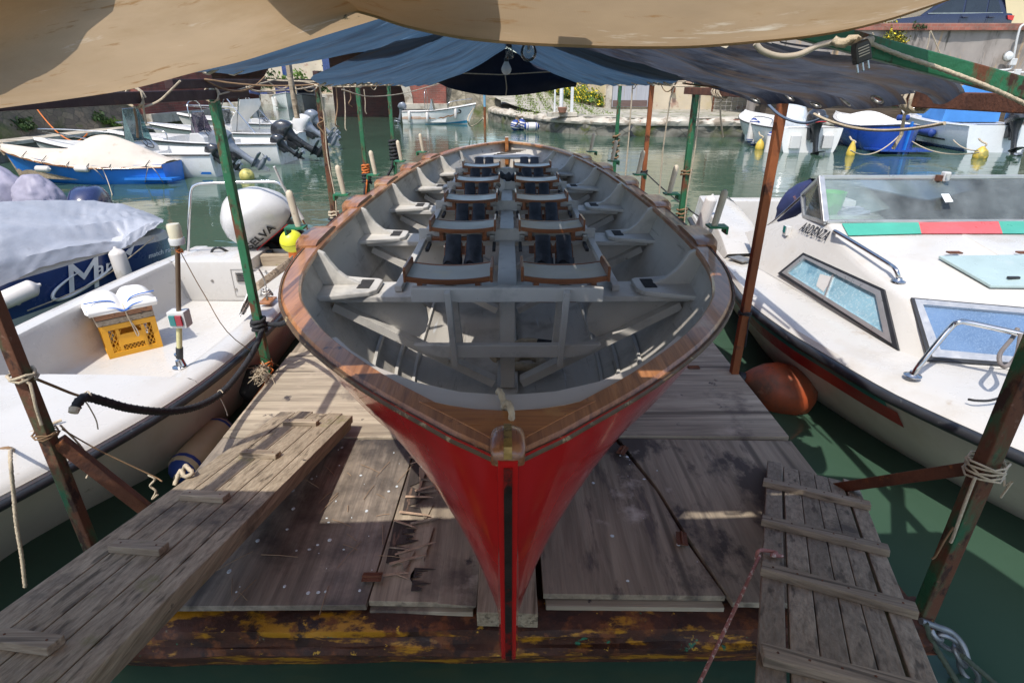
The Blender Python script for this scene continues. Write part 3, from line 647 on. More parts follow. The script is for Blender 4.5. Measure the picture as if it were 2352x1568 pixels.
# ------------------------------------------------------------------ posts and beams round the raft
def post(x, y, z0, z1, wd, m, label, name='post', lean=(0, 0), group='posts carrying the tarpaulins'):
    t = thing(name, label, 'post', (x, y, z0), 0, group)
    a, b = V((x, y, z0)), V((x + lean[0], y + lean[1], z1))
    MB().bar(a, b, wd).build('shaft', m, t, bev=wd*.12)
    MB().bx(x - .07, x + .07, y - .07, y + .07, z0, z0 + .008).build('foot_plate', m_rust, t)
    return t
pl0 = post(-1.86, 1.95, .12, 2.255, .047, m_rgreen, 'rusty post with flaking green paint, nearest on the left, before the white open boat')
MB().bar((-1.84, 1.97, 1.02), (-1.55, 2.12, .33), .05, .05).build('brace', m_rust, pl0, bev=.005)
pl1 = post(-1.83, 3.88, .30, 2.255, .055, m_green, 'green post with a black rope at its waist, beside the yellow ball')
post(-1.80, 5.95, .30, 2.36, .05, m_rgreen, 'brownish post wound with pale cords left of the red boat')
post(-1.78, 7.45, .30, 2.36, .05, m_green, 'bright green post with an orange lashing left of the red boat')
post(-1.72, 9.1, .30, 2.36, .05, m_green, 'farthest green left post, with a black rope bundle at the gunwale')
pr0 = post(1.775, 1.72, .12, 2.38, .062, m_rgreen, 'thick mottled rust and green post, nearest on the right, at the raft corner')
MB().bar((1.79, 1.76, 1.02), (1.66, 2.5, .30), .05, .05).build('brace', m_rust, pr0, bev=.005)
post(1.70, 3.78, .30, 2.26, .055, m_orust, 'reddish brown rusty post in front of the white cabin boat', lean=(.0, 0))
post(1.76, 5.75, .30, 2.36, .055, m_green, 'green post with cord lashings beside the stern of the cabin boat')
post(1.73, 7.4, .30, 2.38, .05, m_orust, 'thin orange rusty post by the right side of the rowing boat, before the pale wall')
post(1.66, 9.1, .30, 2.36, .05, m_green, 'farthest right post, dark green, wrapped in brown rope')
def beam(a, b, w_, h_, m, label, cat='beam', name='roof_beam', grp='roof beams along the sides'):
    return solo(MB().bar(a, b, w_, h_, (0, 0, 1)), name, m, label, cat, grp, bev=.004)
beam((-1.83, .6, 2.285), (-1.82, 4.35, 2.285), .05, .055, m_maroon, 'long dark maroon beam over the white open boat at the left')
beam((-1.83, 3.4, 2.345), (-1.80, 6.15, 2.36), .05, .05, m_maroon, 'short dark beam bolted on the end of the long left beam')
beam((-1.79, 5.9, 2.43), (-1.72, 9.4, 2.385), .05, .05, m_maroon, 'far left roof beam hung with loose cords')
beam((1.70, 1.0, 2.29), (1.70, 5.85, 2.285), .055, .06, m_rust, 'long rusty beam under the torn corner of the tarpaulin at the right')
beam((1.74, 5.5, 2.40), (1.66, 9.4, 2.385), .05, .05, m_rust, 'far right roof beam tied with pale cords')
beam((.03, 1.0, 2.74), (.0, 9.0, 2.84), .05, .05, m_orust, 'ridge beam under the blue tarpaulin with the bulbs', grp='ridge')
beam((.0, 7.5, 2.79), (1.78, 7.4, 2.37), .04, .05, m_orust, 'thin orange rusty rafter below the blue tarpaulin', 'rafter', 'rafter', 'rafters')
beam((-.0, 1.86, 2.685), (1.95, 1.80, 2.235), .035, .055, m_green, 'sloping green rafter with a rope along it at the upper right', 'rafter', 'rafter', 'rafters')
# ------------------------------------------------------------------ tarpaulins
def weave(name, col, trans, spots, rough=.85, ws=350, coat=0):
    def ex(t, c):
        wv = t.n('ShaderNodeTexWave'); t.l(t.coord(), wv.inputs[0]); wv.inputs['Scale'].default_value = ws; wv.inputs['Distortion'].default_value = .6
        return t.mix(t.math('MULTIPLY', wv.outputs['Fac'], .10), c, tuple(k*.5 for k in col))
    return mat(name, col, rough, 0, .2, 2.0, (1, 1.4, 1), .6, 8, (1, 2.2, 1), spots, coat, trans, extra=ex)
m_tan = weave('tan_canvas', (.53, .385, .24), .48, [((.46, .32, .18), 2.2, .50, .16, (1, 2, 1)), ((.40, .24, .11), 9, .60, .07, (1, 3.5, 1)), ((.10, .085, .05), 5, .69, .02, (1.2, .8, 1)), ((.45, .20, .06), 3.1, .66, .06), ((.8, .72, .58), 4, .60, .1, (1, 4, 1))], ws=120)
BLUES = [((.025, .04, .065), 2.0, .50, .2, (.7, 3, 1)), ((.07, .06, .05), 4, .57, .14, (.7, 3.5, 1)), ((.11, .185, .27), 5, .60, .10, (.6, 3, 1)), ((.02, .03, .05), 9, .62, .1, (.5, 4, 1))]
m_blue = weave('blue_tarpaulin', (.046, .092, .15), .48, BLUES, .55)
m_blued = weave('dirty_dark_tarpaulin', (.075, .085, .11), .45, [((.012, .012, .018), 2, .45, .2, (1.4, 2, 1)), ((.085, .062, .05), 2.6, .50, .12, (1, 4, 1)), ((.13, .135, .15), 5, .60, .10, (.8, 4, 1)), ((.025, .03, .045), 4, .56, .1, (.5, 5, 1))], .5)
m_navy = weave('navy_curtain_cloth', (.010, .014, .032), .12, [((.02, .03, .06), 5, .6, .1)], .8)
tan = thing('tan_tarpaulin', 'sagging stained tan canvas stretched overhead, nearest the camera', 'tarpaulin', (0, .3, 2.35))
def sheet(edge, y0, mb, rows=16, step=.10, slope=.27, sagf=.05, ykick=None):
    e = smooth([P(u, v, y=y0 if ykick is None else y0 + ykick(u)) for u, v in edge], 7); out = []
    for k in range(rows):
        r = []
        for p in e:
            d = k*step*(1 + .08*k); wob = .026*NZ.noise(V((p.x*1.6, d*2.2, y0*3))) + .008*NZ.noise(V((p.x*7 + d*3, d*3, y0)))
            r.append(p + V((p.x*.02*k, -d, d*slope*(1 - .018*k) + wob*min(1, k/2) - .012*math.sin(min(1, k/2)*math.pi))))
        out.append(r)
    mb.grid(out); return out
mb = MB(); sheet([(-1500, 330), (-1000, 318), (-500, 300), (-200, 277), (0, 249), (150, 229), (300, 205), (450, 166), (560, 140), (700, 96), (850, 50), (980, 8), (1100, -40)], 1.27, mb)
mb.build('left_panel', m_tan, tan, sm=70)
mb = MB(); sheet([(640, -60), (735, -8), (790, 16), (860, 36), (935, 60), (1050, 84), (1170, 97), (1300, 104), (1450, 108), (1600, 106), (1750, 94), (1850, 84), (1950, 67), (2040, 44), (2120, 18), (2190, -7), (2290, -50), (2600, -140), (3400, -200)], 1.2, mb)
mb.build('centre_panel', m_tan, tan, sm=70)
hm = MB(); hp = smooth([P(u, v, y=1.198) for u, v in [(735, -8), (790, 16), (860, 36), (935, 60), (1050, 84), (1170, 97), (1300, 104), (1450, 108), (1600, 106), (1750, 94), (1850, 84), (1950, 67), (2040, 44), (2120, 18), (2190, -7)]], 6)
hm.tube(hp, .004, 6).build('hem', m_tan, tan, sm=60)
# a second layer thrown over the left panel
fl = MB(); rows_ = []
for k in range(10):
    r = []
    for x, d in ((-2.3, .02), (-1.6, .05), (-1.15, .10), (-.98, .16), (-.83, .19), (-.70, .26), (-.60, .36), (-.55, .6)):
        dd = d + k*.16; r.append(V((x - .01*k + .09, 1.27 - dd - .05, 2.44 + dd*.27)) + V((0, 0, .02*NZ.noise(V((x*3, k*.5, 0))))))
    rows_.append(r)
fl.grid(rows_).build('doubled_flap', m_tan, tan, sm=70)
blue = thing('blue_tarpaulin', 'weathered blue tarpaulin roof pitched over the red rowing boat', 'tarpaulin', (0, 5, 2.3))
def zr(y): return 2.70 + .016*(y - 1.75)
def roof(side, ys, xe, ze, m, name, nx=16, ny=40, seed=0, x0=0.0, dz=0, holes=()):
    rows = []
    for j in range(ny + 1):
        y = lerp(ys[0], ys[1], j/ny); X = interp(xe, y); Z = interp(ze, y); r = []
        for i in range(nx + 1):
            t = lerp(x0, 1, i/nx); yy = y + .07*NZ.noise(V((t*3, seed, side)))*(1 if j in (0, ny) else 0)
            z = lerp(zr(y), Z, t) - .05*math.sin(math.pi*t) + .02*NZ.noise(V((t*4, y*1.2, seed))) + .010*math.sin(y*9 + t*5 + seed)*t + dz
            yy -= max(0, z - 2.40)*.5*max(0, 1 - (y - 1.2)/.4)
            r.append((side*X*t + .008*NZ.noise(V((y*5, t, seed))), yy, z))
        rows.append(r)
    return MB().grid(rows).build(name, m, blue, sm=70)
EZ = [(1.7, 2.36), (3, 2.385), (9, 2.36)]
roof(-1, (1.31, 3.35), [(1.31, 1.10), (2.6, 1.10), (2.9, 1.02), (3.35, .62)], [(1.1, 2.39), (2.6, 2.39), (3.35, 2.52)], m_blue, 'near_left_panel', seed=1)
roof(-1, (3.0, 8.7), [(3.0, .60), (3.3, .95), (3.6, 1.12), (5, 1.10), (7, 1.07), (8.7, .94)], [(3.0, 2.52), (3.6, 2.37), (5, 2.36), (7, 2.33), (8.7, 2.37)], m_blue, 'far_left_panel', seed=2, dz=-.012)
roof(1, (3.6, 8.7), [(3.6, .95), (4.0, 1.14), (5, 1.18), (7, 1.12), (8.7, .96)], [(3.6, 2.42), (4.2, 2.37), (7, 2.34), (8.7, 2.37)], m_blue, 'far_right_panel', seed=3, dz=-.012)
# near right panel with eyelets and a torn corner
xe = [(1.85, 1.40), (1.95, 1.50), (2.3, 1.62), (2.6, 1.66), (3.3, 1.63), (3.7, 1.52), (4.1, 1.33), (4.5, 1.0)]; ze = [(1.85, 2.36), (1.95, 2.345), (2.6, 2.285), (3.3, 2.265), (3.8, 2.30), (4.5, 2.49)]
def nr(t, y):
    X = interp(xe, y); Z = interp(ze, y); dr = max(0, t - .90)/.10
    z = lerp(zr(y), Z, t) - .04*math.sin(math.pi*t) + .012*NZ.noise(V((t*4, y*1.2, 8))) + .024*math.sin(y*13 - t*5 + 2*NZ.noise(V((t*3, y*2, 1))))*t*(1 - .6*dr) - .03*dr**1.3
    return V((X*min(t, .90 + .1*(dr - .35*dr*dr)), y, z))
MB().grid([[V((lerp(-.3, 1.12, i/12), lerp(1.10, 1.86, j/10) + .01*NZ.noise(V((i*.5, j, 1))), 2.715 - .02*abs(lerp(-.3, 1.12, i/12)) + .015*NZ.noise(V((i*.7, j*.6, 4))))) for i in range(13)] for j in range(11)]).build('unseen_shade_panel', m_blued, blue, sm=70)  # unseen panel added above the view to shade the right deck
mb = MB(); ny, nx = 130, 40; o = 0
eye = [(.955, 2.60), (.955, 2.84), (.955, 3.09), (.955, 3.34), (.955, 3.62)]
def inhole(t, y):
    p = nr(t, y)
    for (a, b) in eye:
        if ((p - nr(a, b)).length) < .024: return True
    q = p - nr(.93, 2.26); return (q.x/.075)**2 + (q.y/.055)**2 < 1 + .5*NZ.noise(V((p.x*22, p.y*22, 0)))
def tear(t, y):
    if t > .96 and 2.30 < y < 2.44: return True
    p = nr(t, y); n = NZ.noise(V((p.x*11, 1, 2)))
    if .0 < p.x < .80 and abs(p.y - 2.30) < .020 and n > -.28: return True
    if .05 < p.x < .42 and abs(p.y - 2.36) < .0105 and n < .25: return True
    return .25 < p.x < 1.2 and abs(p.y - 1.90) < .03*(.7 + NZ.noise(V((p.x*5, 3, 2))))
for j in range(ny):
    for i in range(nx):
        f = lambda a, b: ((a/nx)**.55, lerp(1.87, 4.5, b/ny))
        c = f(i + .5, j + .5)
        if (i > nx*.7 and inhole(*c)) or tear(*c): continue
        o = len(mb.v); mb.add([nr(*f(i, j)), nr(*f(i+1, j)), nr(*f(i+1, j+1)), nr(*f(i, j+1))], [(0, 1, 2, 3)])
nrp = mb.build('near_right_panel', m_blued, blue, sm=70)
for a, b in eye:
    c = nr(a, b); dx = (nr(a, b + .02) - nr(a, b - .02)).normalized(); dt = (nr(a + .02, b) - nr(a - .02, b)).normalized()
    rr = [c + (dx*math.cos(k*math.pi/8) + dt*math.sin(k*math.pi/8))*.026 for k in range(17)]
    MB().tube(rr, .006, 6, False).build('eyelet', m_bolt, nrp, sm=60)
# white lashings through the hems
lash = MB(); rnd = random.Random(3)
for side, xe_, ys, zo in ((-1, [(3.6, 1.12), (5, 1.10), (7, 1.07), (8.7, .94)], (3.7, 8.4), 2.345), (1, [(4, 1.14), (5, 1.18), (7, 1.12), (8.7, .96)], (4.4, 8.4), 2.35), (-1, [(1.1, 1.10), (2.6, 1.10)], (1.9, 2.7), 2.395)):
    y = ys[0]; k = 0
    while y < ys[1]:
        x = side*interp(xe_, y); a = V((x*.955, y, zo + .004)); b = V((x*1.0, y + .03, zo - .012))
        lash.tube([a, b, b + V((side*.03, .02, .005))], .007, 5); y += .17 + rnd.uniform(-.03, .05); k += 1
lash.build('hem_lashings', m_ropew, blue, sm=60)['kind'] = 'stuff'
# navy curtain across the far end
cur = thing('curtain', 'dark navy cloth curtain swagged across the far gable of the blue roof', 'curtain', (0, 8.7, 2.1))
rows_ = []
low = [(-.95, 2.35), (-.80, 2.29), (-.55, 2.235), (-.3, 2.20), (-.02, 2.19), (.25, 2.205), (.5, 2.235), (.75, 2.28), (.9, 2.30), (.97, 2.30)]
for k in range(9):
    t = k/8; r = []
    for i in range(41):
        x = lerp(-.95, .97, i/40); top = zr(8.7) - .03 - abs(x)/.96*(zr(8.7) - 2.40); lo_ = interp(low, x)
        r.append((x, 8.66 + .05*math.sin(t*5 + x*3) - .06*t*math.cos(x*2) + .03*NZ.noise(V((x*4, t*2, 5))), lerp(top, lo_, t)))
    rows_.append(r)
MB().grid(rows_).build('cloth', m_navy, cur, sm=70, solid=.004)
MB().tube([P(1000, 166, y=8.5), P(1150, 172, y=8.5), P(1312, 162, y=8.5)], .008, 6).build('cord', m_ropew, cur)
MB().tube(smooth([(.0, 8.5, 2.74), (-.02, 8.5, 2.5), (.0, 8.5, 2.30), (-.01, 8.52, 2.20)]), .008, 6).build('cord', m_ropew, cur)
# ------------------------------------------------------------------ bulbs, cable, plug
m_bulb = glass('clear_bulb_glass', (.93, .95, .95), .02, .05, (.6, .6, .6)); m_opal = mat('opal_glass', (.62, .63, .62), .3)
m_cable = mat('beige_cable', (.42, .36, .28), .5, var=.08); m_plug = mat('black_plastic', (.02, .021, .023), .35, var=.2, vs=20)
def bulb(c, r, g, label, topz):
    t = thing('light_bulb', label, 'light bulb', c, 0, 'bulbs under the ridge'); c = V(c)
    MB().lathe([(r*.02, -r), (r*.5, -r*.87), (r*.87, -r*.5), (r, 0), (r*.9, r*.45), (r*.62, r*.95), (r*.42, r*1.4)], 18, M.Translation(c), False).build('glass', g, t, sm=60)
    MB().lathe([(r*.42, r*1.38), (r*.45, r*2.0), (r*.3, r*2.1)], 14, M.Translation(c)).build('socket', m_plug, t, sm=40)
    if g is m_bulb: MB().tube([c + V((-.3*r, 0, .3*r)), c + V((-.1*r, 0, .0)), c + V((.1*r, 0, .0)), c + V((.3*r, 0, .3*r))], r*.03, 5).lathe([(r*.18, r*.3), (r*.1, r*1.3)], 10, M.Translation(c)).build('filament', m_bolt, t)
    MB().tube([c + V((0, 0, r*2)), c + V((.01, 0, (topz - c.z)*.6)), V((c.x*.6, c.y, topz))], .004, 6).build('flex', m_plug, t)
bulb(P(1214, 121, y=2.3), .030, m_bulb, 'largest clear glass bulb, half hidden by the tan canvas edge', 2.7)
bulb(P(1171, 126, y=4.2), .029, m_bulb, 'smaller clear glass bulb hanging by the ridge beam', 2.74)
bulb(P(1163, 160, y=5.0), .040, m_opal, 'white opal bulb hanging lowest in front of the navy curtain', 2.76)
cb = [P(1735, 100, y=1.235), P(1752, 118, y=1.235), P(1790, 130, y=1.24), P(1835, 126, y=1.245), P(1878, 106, y=1.25), P(1925, 96, y=1.24), P(1955, 98, y=1.225), P(1972, 106, y=1.21)]
pg = thing('power_plug', 'black three pin plug on a beige cable dangling from the canvas edge at upper right', 'plug', P(1980, 120, y=1.2))
MB().tube(smooth(cb), .006, 8).build('cable', m_cable, pg, sm=60)
ax = axes(P(1978, 121, y=1.195), V((.93, .1, .36)), V((-.36, 0, .93))) @ M.Scale(.8, 4)
MB().slab([V((x, y, -.010)) for x, y in ((-.019, .012), (-.014, .026), (.014, .026), (.019, .012), (.019, -.022), (-.019, -.022))], (0, 0, .02)).xf(ax).build('plug_body', m_plug, pg, bev=.003)
for k in (-.0135, 0, .0135): MB().lathe([(.0024, 0), (.0024, .019), (.001, .021)], 8, ax @ M.Translation((k, -.022, 0)) @ M.Rotation(R(90), 4, 'X')).build('pin', m_steel, pg)
for k in range(4): MB().box((0, .012 - k*.006, .0105), (.026, .002, .001)).xf(ax).build('grip_line', m_white, pg)
# ------------------------------------------------------------------ ropes and lashings
def rope(pts, r, m, label, name='rope', twist=False, grp=None, k=5):
    p = smooth(pts, k); mb = MB()
    mb.rope(p, r) if twist else mb.tube(p, r, 6)
    return solo(mb, name, m, label, 'rope', grp, sm=60)
def wrap(c, r, n, pitch, rr, m, label, grp='cord lashings on posts and beams', axis='Z', tail=()):
    c = V(c); rot = {'Z': M.Identity(3), 'Y': M.Rotation(R(90), 3, 'X'), 'X': M.Rotation(R(90), 3, 'Y')}[axis]; pts = []
    for i in range(int(n*10) + 1):
        a = i*math.pi/5; pts.append(c + rot @ V((r*math.cos(a)*(1 + .08*math.sin(i*1.7)), r*math.sin(a), pitch*(i/10 - n/2) + .006*math.sin(i*2.1))))
    pts += [c + V(t) for t in tail]
    return solo(MB().tube(pts, rr, 6), 'lashing', m, label, 'lashing', grp, sm=60)
LX = -1.80
bk = [P(606, 746, x=LX), P(586, 800, x=LX), P(548, 858, x=LX), P(505, 905, x=LX), P(450, 934, x=LX), P(380, 945, x=LX), P(300, 938, x=LX), P(240, 922, x=LX), P(200, 912, x=LX), P(182, 922, x=LX), P(170, 942, x=LX)]
br = thing('mooring_rope', 'thick black ribbed rope slung between the two near left posts', 'rope', bk[0])
MB().rope(smooth(bk), .019, 9, .045).build('strands', m_ropek, br, sm=70)
MB().tube([P(172, 936, x=LX), P(168, 948, x=LX)], [.021, .018], 10).build('taped_end', m_pin, br)
for u, v in ((200, 913), (505, 905)):
    c = P(u, v, x=LX); MB().tube(smooth([c + V((.022, 0, .01)), c + V((.0, .012, .024)), c + V((-.02, 0, 0)), c + V((.01, -.02, -.024)), c + V((.03, -.03, -.09)), c + V((.05, -.06, -.12))]), .003, 5).build('whipping', m_ropew, br)
rope([P(612, 744, x=-1.79), P(640, 745, x=-1.65), P(662, 738, x=-1.42)], .018, m_ropek, 'short black rope from the green post to the red hull', 'mooring_rope', True)
wrap((-1.83, 3.88, P(607, 746, y=3.88).z), .045, 3.2, .03, .015, m_ropek, 'knot of black rope round the green post with peeling paint')
rope([P(78, 868, x=-1.85), P(120, 885, x=-1.84), P(170, 905, x=-1.82), P(200, 912, x=-1.80)], .006, m_ropeb, 'thin brown cord tying the black rope to the nearest left post')
wrap((-1.86, 1.95, P(72, 862, y=1.95).z), .043, 2.5, .013, .006, m_ropew, 'pale rope knot high on the nearest left post', tail=[(.045, -.03, -.02), (.04, -.04, -.12), (.03, -.035, -.2)])
wrap((-1.86, 1.95, P(115, 995, y=1.95).z), .043, 3, .007, .003, m_ropeb, 'brown wire turns at the middle of the nearest left post')
w0 = P(142, 985, y=2.0)
rope([w0, P(230, 1035, x=-1.75), P(350, 1092, x=-1.6), P(372, 1105, x=-1.55)], .003, m_ropeb, 'thin brown line from the nearest left post to the gangplank knot', 'cord')
rope([w0 + V((0, 0, .02)), P(190, 1030, x=-1.82), P(205, 1070, x=-1.8), P(198, 1098, x=-1.8)], .004, m_ropew, 'loose pale cord end dangling from the nearest left post', 'cord')
rope([P(340, 1090, y=2.35), P(356, 1100, y=2.35), P(345, 1115, y=2.35), P(358, 1128, y=2.35), P(350, 1145, y=2.35), P(362, 1135, y=2.35)], .006, m_ropew, 'tangle of pale cord between the blue fender and the gangplank', 'cord')
kn = on_plank(436, 1090); rope([kn + V((-.06, .03, -.03)), kn + V((-.03, .03, .03)), kn + V((0, 0, .04)), kn + V((.03, -.02, .025)), kn + V((.0, -.04, .02)), kn + V((-.03, -.01, .035)), kn + V((-.05, -.05, -.02))], .010, m_ropew, 'pale rope knot at the left edge of the mossy gangplank', 'rope', True)
wrap((-1.83, 3.88, P(624, 833, y=3.88).z), .04, 2.5, .02, .006, m_ropeo, 'orange cord round the foot of the green post', tail=[(.05, -.02, -.05), (.0, -.12, -.13), (-.05, -.3, -.2)])
wrap((-1.78, 7.45, 1.36), .045, 4, .03, .012, m_ropeo, 'orange lashing round the green post', tail=[(.02, -.05, -.1), (-.02, -.06, -.3)])
wrap((-1.78, 7.45, 1.25), .05, 3, .04, .016, m_ropek, 'black rope turns below the orange lashing on the green post', tail=[(-.02, -.06, -.1), (-.06, -.08, -.35), (-.08, 0, -.6)])
wrap((-1.72, 9.1, 1.42), .055, 6, .05, .022, m_ropek, 'bundle of black rope on the farthest left green post', tail=[(-.04, -.05, -.25), (-.2, -.08, -.5)])
wrap((-1.80, 5.95, 1.10), .05, 3, .03, .010, m_ropew, 'pale rope turns at gunwale height round the brownish post', tail=[(.0, -.05, -.1), (-.02, -.05, -.2)])
wrap((-1.80, 5.95, 1.04), .05, 2, .04, .018, m_ropek, 'black rope turns under the pale ones on the brownish post', tail=[(-.04, -.04, -.2), (-.05, 0, -.5)])
rope([(-1.77, 5.92, 2.36), (-1.76, 5.9, 2.0), (-1.775, 5.9, 1.7), (-1.75, 5.9, 1.3), (-1.76, 5.9, 1.1)], .007, m_ropew, 'pale cord running down the brownish post left of the red boat', 'cord')
rope([(-1.80, 5.91, 2.05), (-1.77, 5.91, 2.02), (-1.83, 5.9, 1.98), (-1.78, 5.9, 1.9), (-1.79, 5.9, 1.82)], .008, m_ropeb, 'brown cord knot on the upper brownish post', 'cord')
def loop(u0, v0, u1, v1, x, s, m, label, r=.006): return rope(sag(P(u0, v0, x=x), P(u1, v1, x=x), s), r, m, label, 'cord', k=2)
rope([P(414, 186, x=-1.62), P(395, 205, x=-1.68), P(365, 232, x=-1.76), P(330, 246, x=-1.81), P(310, 247, x=-1.82)], .005, m_ropew, 'pale rope from the canvas down to the long left beam')
wrap((-1.83, P(311, 232, x=-1.83).y, 2.285), .045, 2, .016, .005, m_ropew, 'pale knot on the long left beam below the canvas edge', axis='Y', tail=[(.03, 0, -.05), (.02, .01, -.12)])
wrap((-1.83, P(487, 222, x=-1.83).y, 2.285), .045, 2, .016, .005, m_ropew, 'pale knot on the left beam just before the green post', axis='Y', tail=[(.02, .3, .02), (.12, .8, .09)])
rope([P(308, 250, x=-1.81), P(314, 280, x=-1.81), P(316, 316, x=-1.80)], .006, m_ropeb, 'brown cord hanging from the long left beam over the boats', 'cord')
for i, (u, v0, v1) in enumerate([(772, 200, 292), (790, 200, 300), (803, 205, 246), (836, 205, 262)]):
    rope([P(u, v0, x=-1.75), P(u + 3, (v0 + v1)/2, x=-1.75), P(u - 2 + 5*(i % 2), v1 - 8, x=-1.76), P(u + 6, v1, x=-1.75)], .006, m_ropew if i % 2 else m_ropeb, 'frayed cord end dangling from the far left roof beam', 'cord', grp='cord ends on the far left beam')
rope([P(566, 200, x=-1.75), P(600, 210, x=-1.75), P(700, 203, x=-1.75), P(738, 190, x=-1.75)], .006, m_ropew, 'pale cord festooned along the short dark left beam', 'cord')
rope([P(785, 206, x=-1.7), P(850, 222, x=-1.65), P(930, 214, x=-1.6), P(1000, 195, x=-1.3), P(1045, 180, x=-1.0)], .007, m_ropew, 'pale cord looped along the far left beam to the curtain', 'cord')
rope([P(655, 98, y=3.4), P(664, 160, y=3.4), P(676, 232, y=3.4), P(683, 272, y=3.4)], .016, m_cleat, 'thin brown stick hanging from the roof at the left', 'stick')
# right hand cords
rope([P(1992, 97, y=1.80), P(2070, 128, y=1.79), P(2160, 158, y=1.78), P(2260, 196, y=1.77), P(2352, 238, y=1.77), P(2420, 275, y=1.76)], .006, m_ropew, 'pale flecked rope along the sloping green rafter', 'rope', True)
rope([P(1915, 92, y=1.235), P(1932, 103, y=1.225), P(1948, 94, y=1.22), P(1962, 88, y=1.22), P(1975, 95, y=1.215), P(1968, 106, y=1.21), P(1985, 98, y=1.25), P(2000, 92, y=1.5)], .008, m_ropew, 'knotted pale rope beside the black plug', 'rope', True)
wrap((1.70, 2.55, 2.29), .05, 3, .03, .008, m_ropew, 'pale cord round the long rusty right beam near the tear', axis='Y', tail=[(-.02, .02, -.06), (-.01, .02, -.14), (-.03, .02, -.2)])
rope(sag(P(2170, 283, x=1.66), P(1870, 262, x=1.62), .05), .007, m_ropew, 'slack pale cord below the rusty right beam', 'cord', k=2)
rope([P(1745, 205, x=1.6), P(1765, 240, x=1.63), P(1800, 270, x=1.66), P(1850, 283, x=1.68), P(1900, 268, x=1.68)], .008, mat('blue_grey_cord', (.08, .11, .16), .8), 'dark blue cord hung from the roof edge at the right', 'cord')
wrap((1.70, 4.9, 2.29), .05, 4, .05, .008, m_ropew, 'pale cord tangle on the rusty right beam, farther part', axis='Y', tail=[(.0, .0, -.08), (.03, .02, -.2), (.1, .1, -.35)])
wrap((1.73, 6.6, 2.40), .045, 4, .05, .008, m_ropew, 'pale cord tangle on the far right roof beam', axis='Y', tail=[(.02, 0, -.2), (.0, .0, -.7), (.01, 0, -1.2)])
wrap((1.76, 5.75, 1.55), .05, 2, .03, .008, m_ropeb, 'upper brown cord turns on the green post by the cabin boat')
wrap((1.76, 5.75, 1.15), .05, 3, .04, .009, m_ropeb, 'lower brown cord turns on the green post by the cabin boat', tail=[(.0, -.05, -.2), (.04, -.05, -.5), (.02, -.05, -.7)])
rope([(1.79, 5.72, 2.3), (1.80, 5.7, 1.8), (1.78, 5.7, 1.3), (1.80, 5.7, .8)], .007, m_ropew, 'pale cord running down the green post by the cabin boat', 'cord')
wrap((1.66, 9.1, 1.45), .05, 5, .08, .014, m_ropeb, 'brown rope wound round the farthest right post')
rope([(1.70, 8.4, 2.36), (1.705, 8.4, 1.6), (1.70, 8.4, 1.0)], .010, m_ropew, 'pale cord hanging straight down before the far quay', 'cord')
wrap((1.73, 7.4, 1.33), .04, 2, .02, .008, m_ropek, 'black cord turns on the thin orange rusty post')
rope(sag((1.75, 7.38, 1.32), (2.36, 6.55, .86), .03), .008, m_ropek, 'thin black line from the orange rusty post to the cabin boat', 'mooring_line', k=2)
wrap((1.70, 3.78, P(1713, 718, y=3.78).z), .043, 3, .008, .005, m_ropek, 'black wire turns on the reddish post', tail=[(.02, -.04, -.05), (.03, -.04, -.25)])
wrap((1.775, 1.72, P(2245, 1072, y=1.72).z), .060, 5, .014, .0045, m_ropew, 'pale cord wound round the thick mottled post at the raft corner', tail=[(.05, -.05, -.05), (.06, -.06, -.02), (.055, -.05, -.10)])
rope([P(2240, 1095, y=1.68), P(2215, 1160, y=1.67), P(2190, 1230, y=1.67), P(2183, 1245, y=1.67)], .006, m_ropew, 'pale cord end hanging down the thick mottled post', 'cord')
rope([P(2190, 1210, y=1.69), P(2170, 1240, y=1.68), P(2150, 1275, y=1.68), P(2140, 1283, y=1.68)], .004, m_ropeb, 'brown string end low on the thick mottled post', 'cord')
g0 = on_gw(1745, 1275)
rope([g0, g0.lerp(P(1600, 1580, z=.75), .5) - V((0, 0, .01)), P(1600, 1580, z=.75), P(1560, 1650, z=.9)], .006, m_ropep, 'pink flecked cord stretched from the gangway toward the quay', 'cord')
rope([g0 + V((-.01, 0, -.02)), g0 + V((-.01, .0, .02)), g0 + V((.02, .01, .015)), g0 + V((.06, 0, .012)), g0 + V((.03, -.02, .02)), g0 + V((.075, -.015, .012))], .007, m_ropep, 'pink flecked knot on the left board of the gangway', 'knot')

rnd = random.Random(21)
for i, y in enumerate((3.9, 4.7, 5.5, 6.4, 7.2, 8.0)):
    for s in (-1, 1):
        a = V((s*1.10, y, 2.35)); b = V((s*(1.70 if s > 0 else 1.79), y + rnd.uniform(-.25, .25), 2.37)); c = V((s*1.72, y + rnd.uniform(.3, .7), 2.39))
        pts = sag(a, b, rnd.uniform(.0, .04), 6) + sag(b, c, rnd.uniform(.04, .12), 6)[1:]
        rope(pts, .0055, m_ropew if i % 3 else m_ropeb, 'cord lacing the %s eave of the blue tarpaulin to the side beam' % ('right' if s > 0 else 'left'), 'cord', grp='lacing cords of the %s eave' % ('right' if s > 0 else 'left'), k=2)
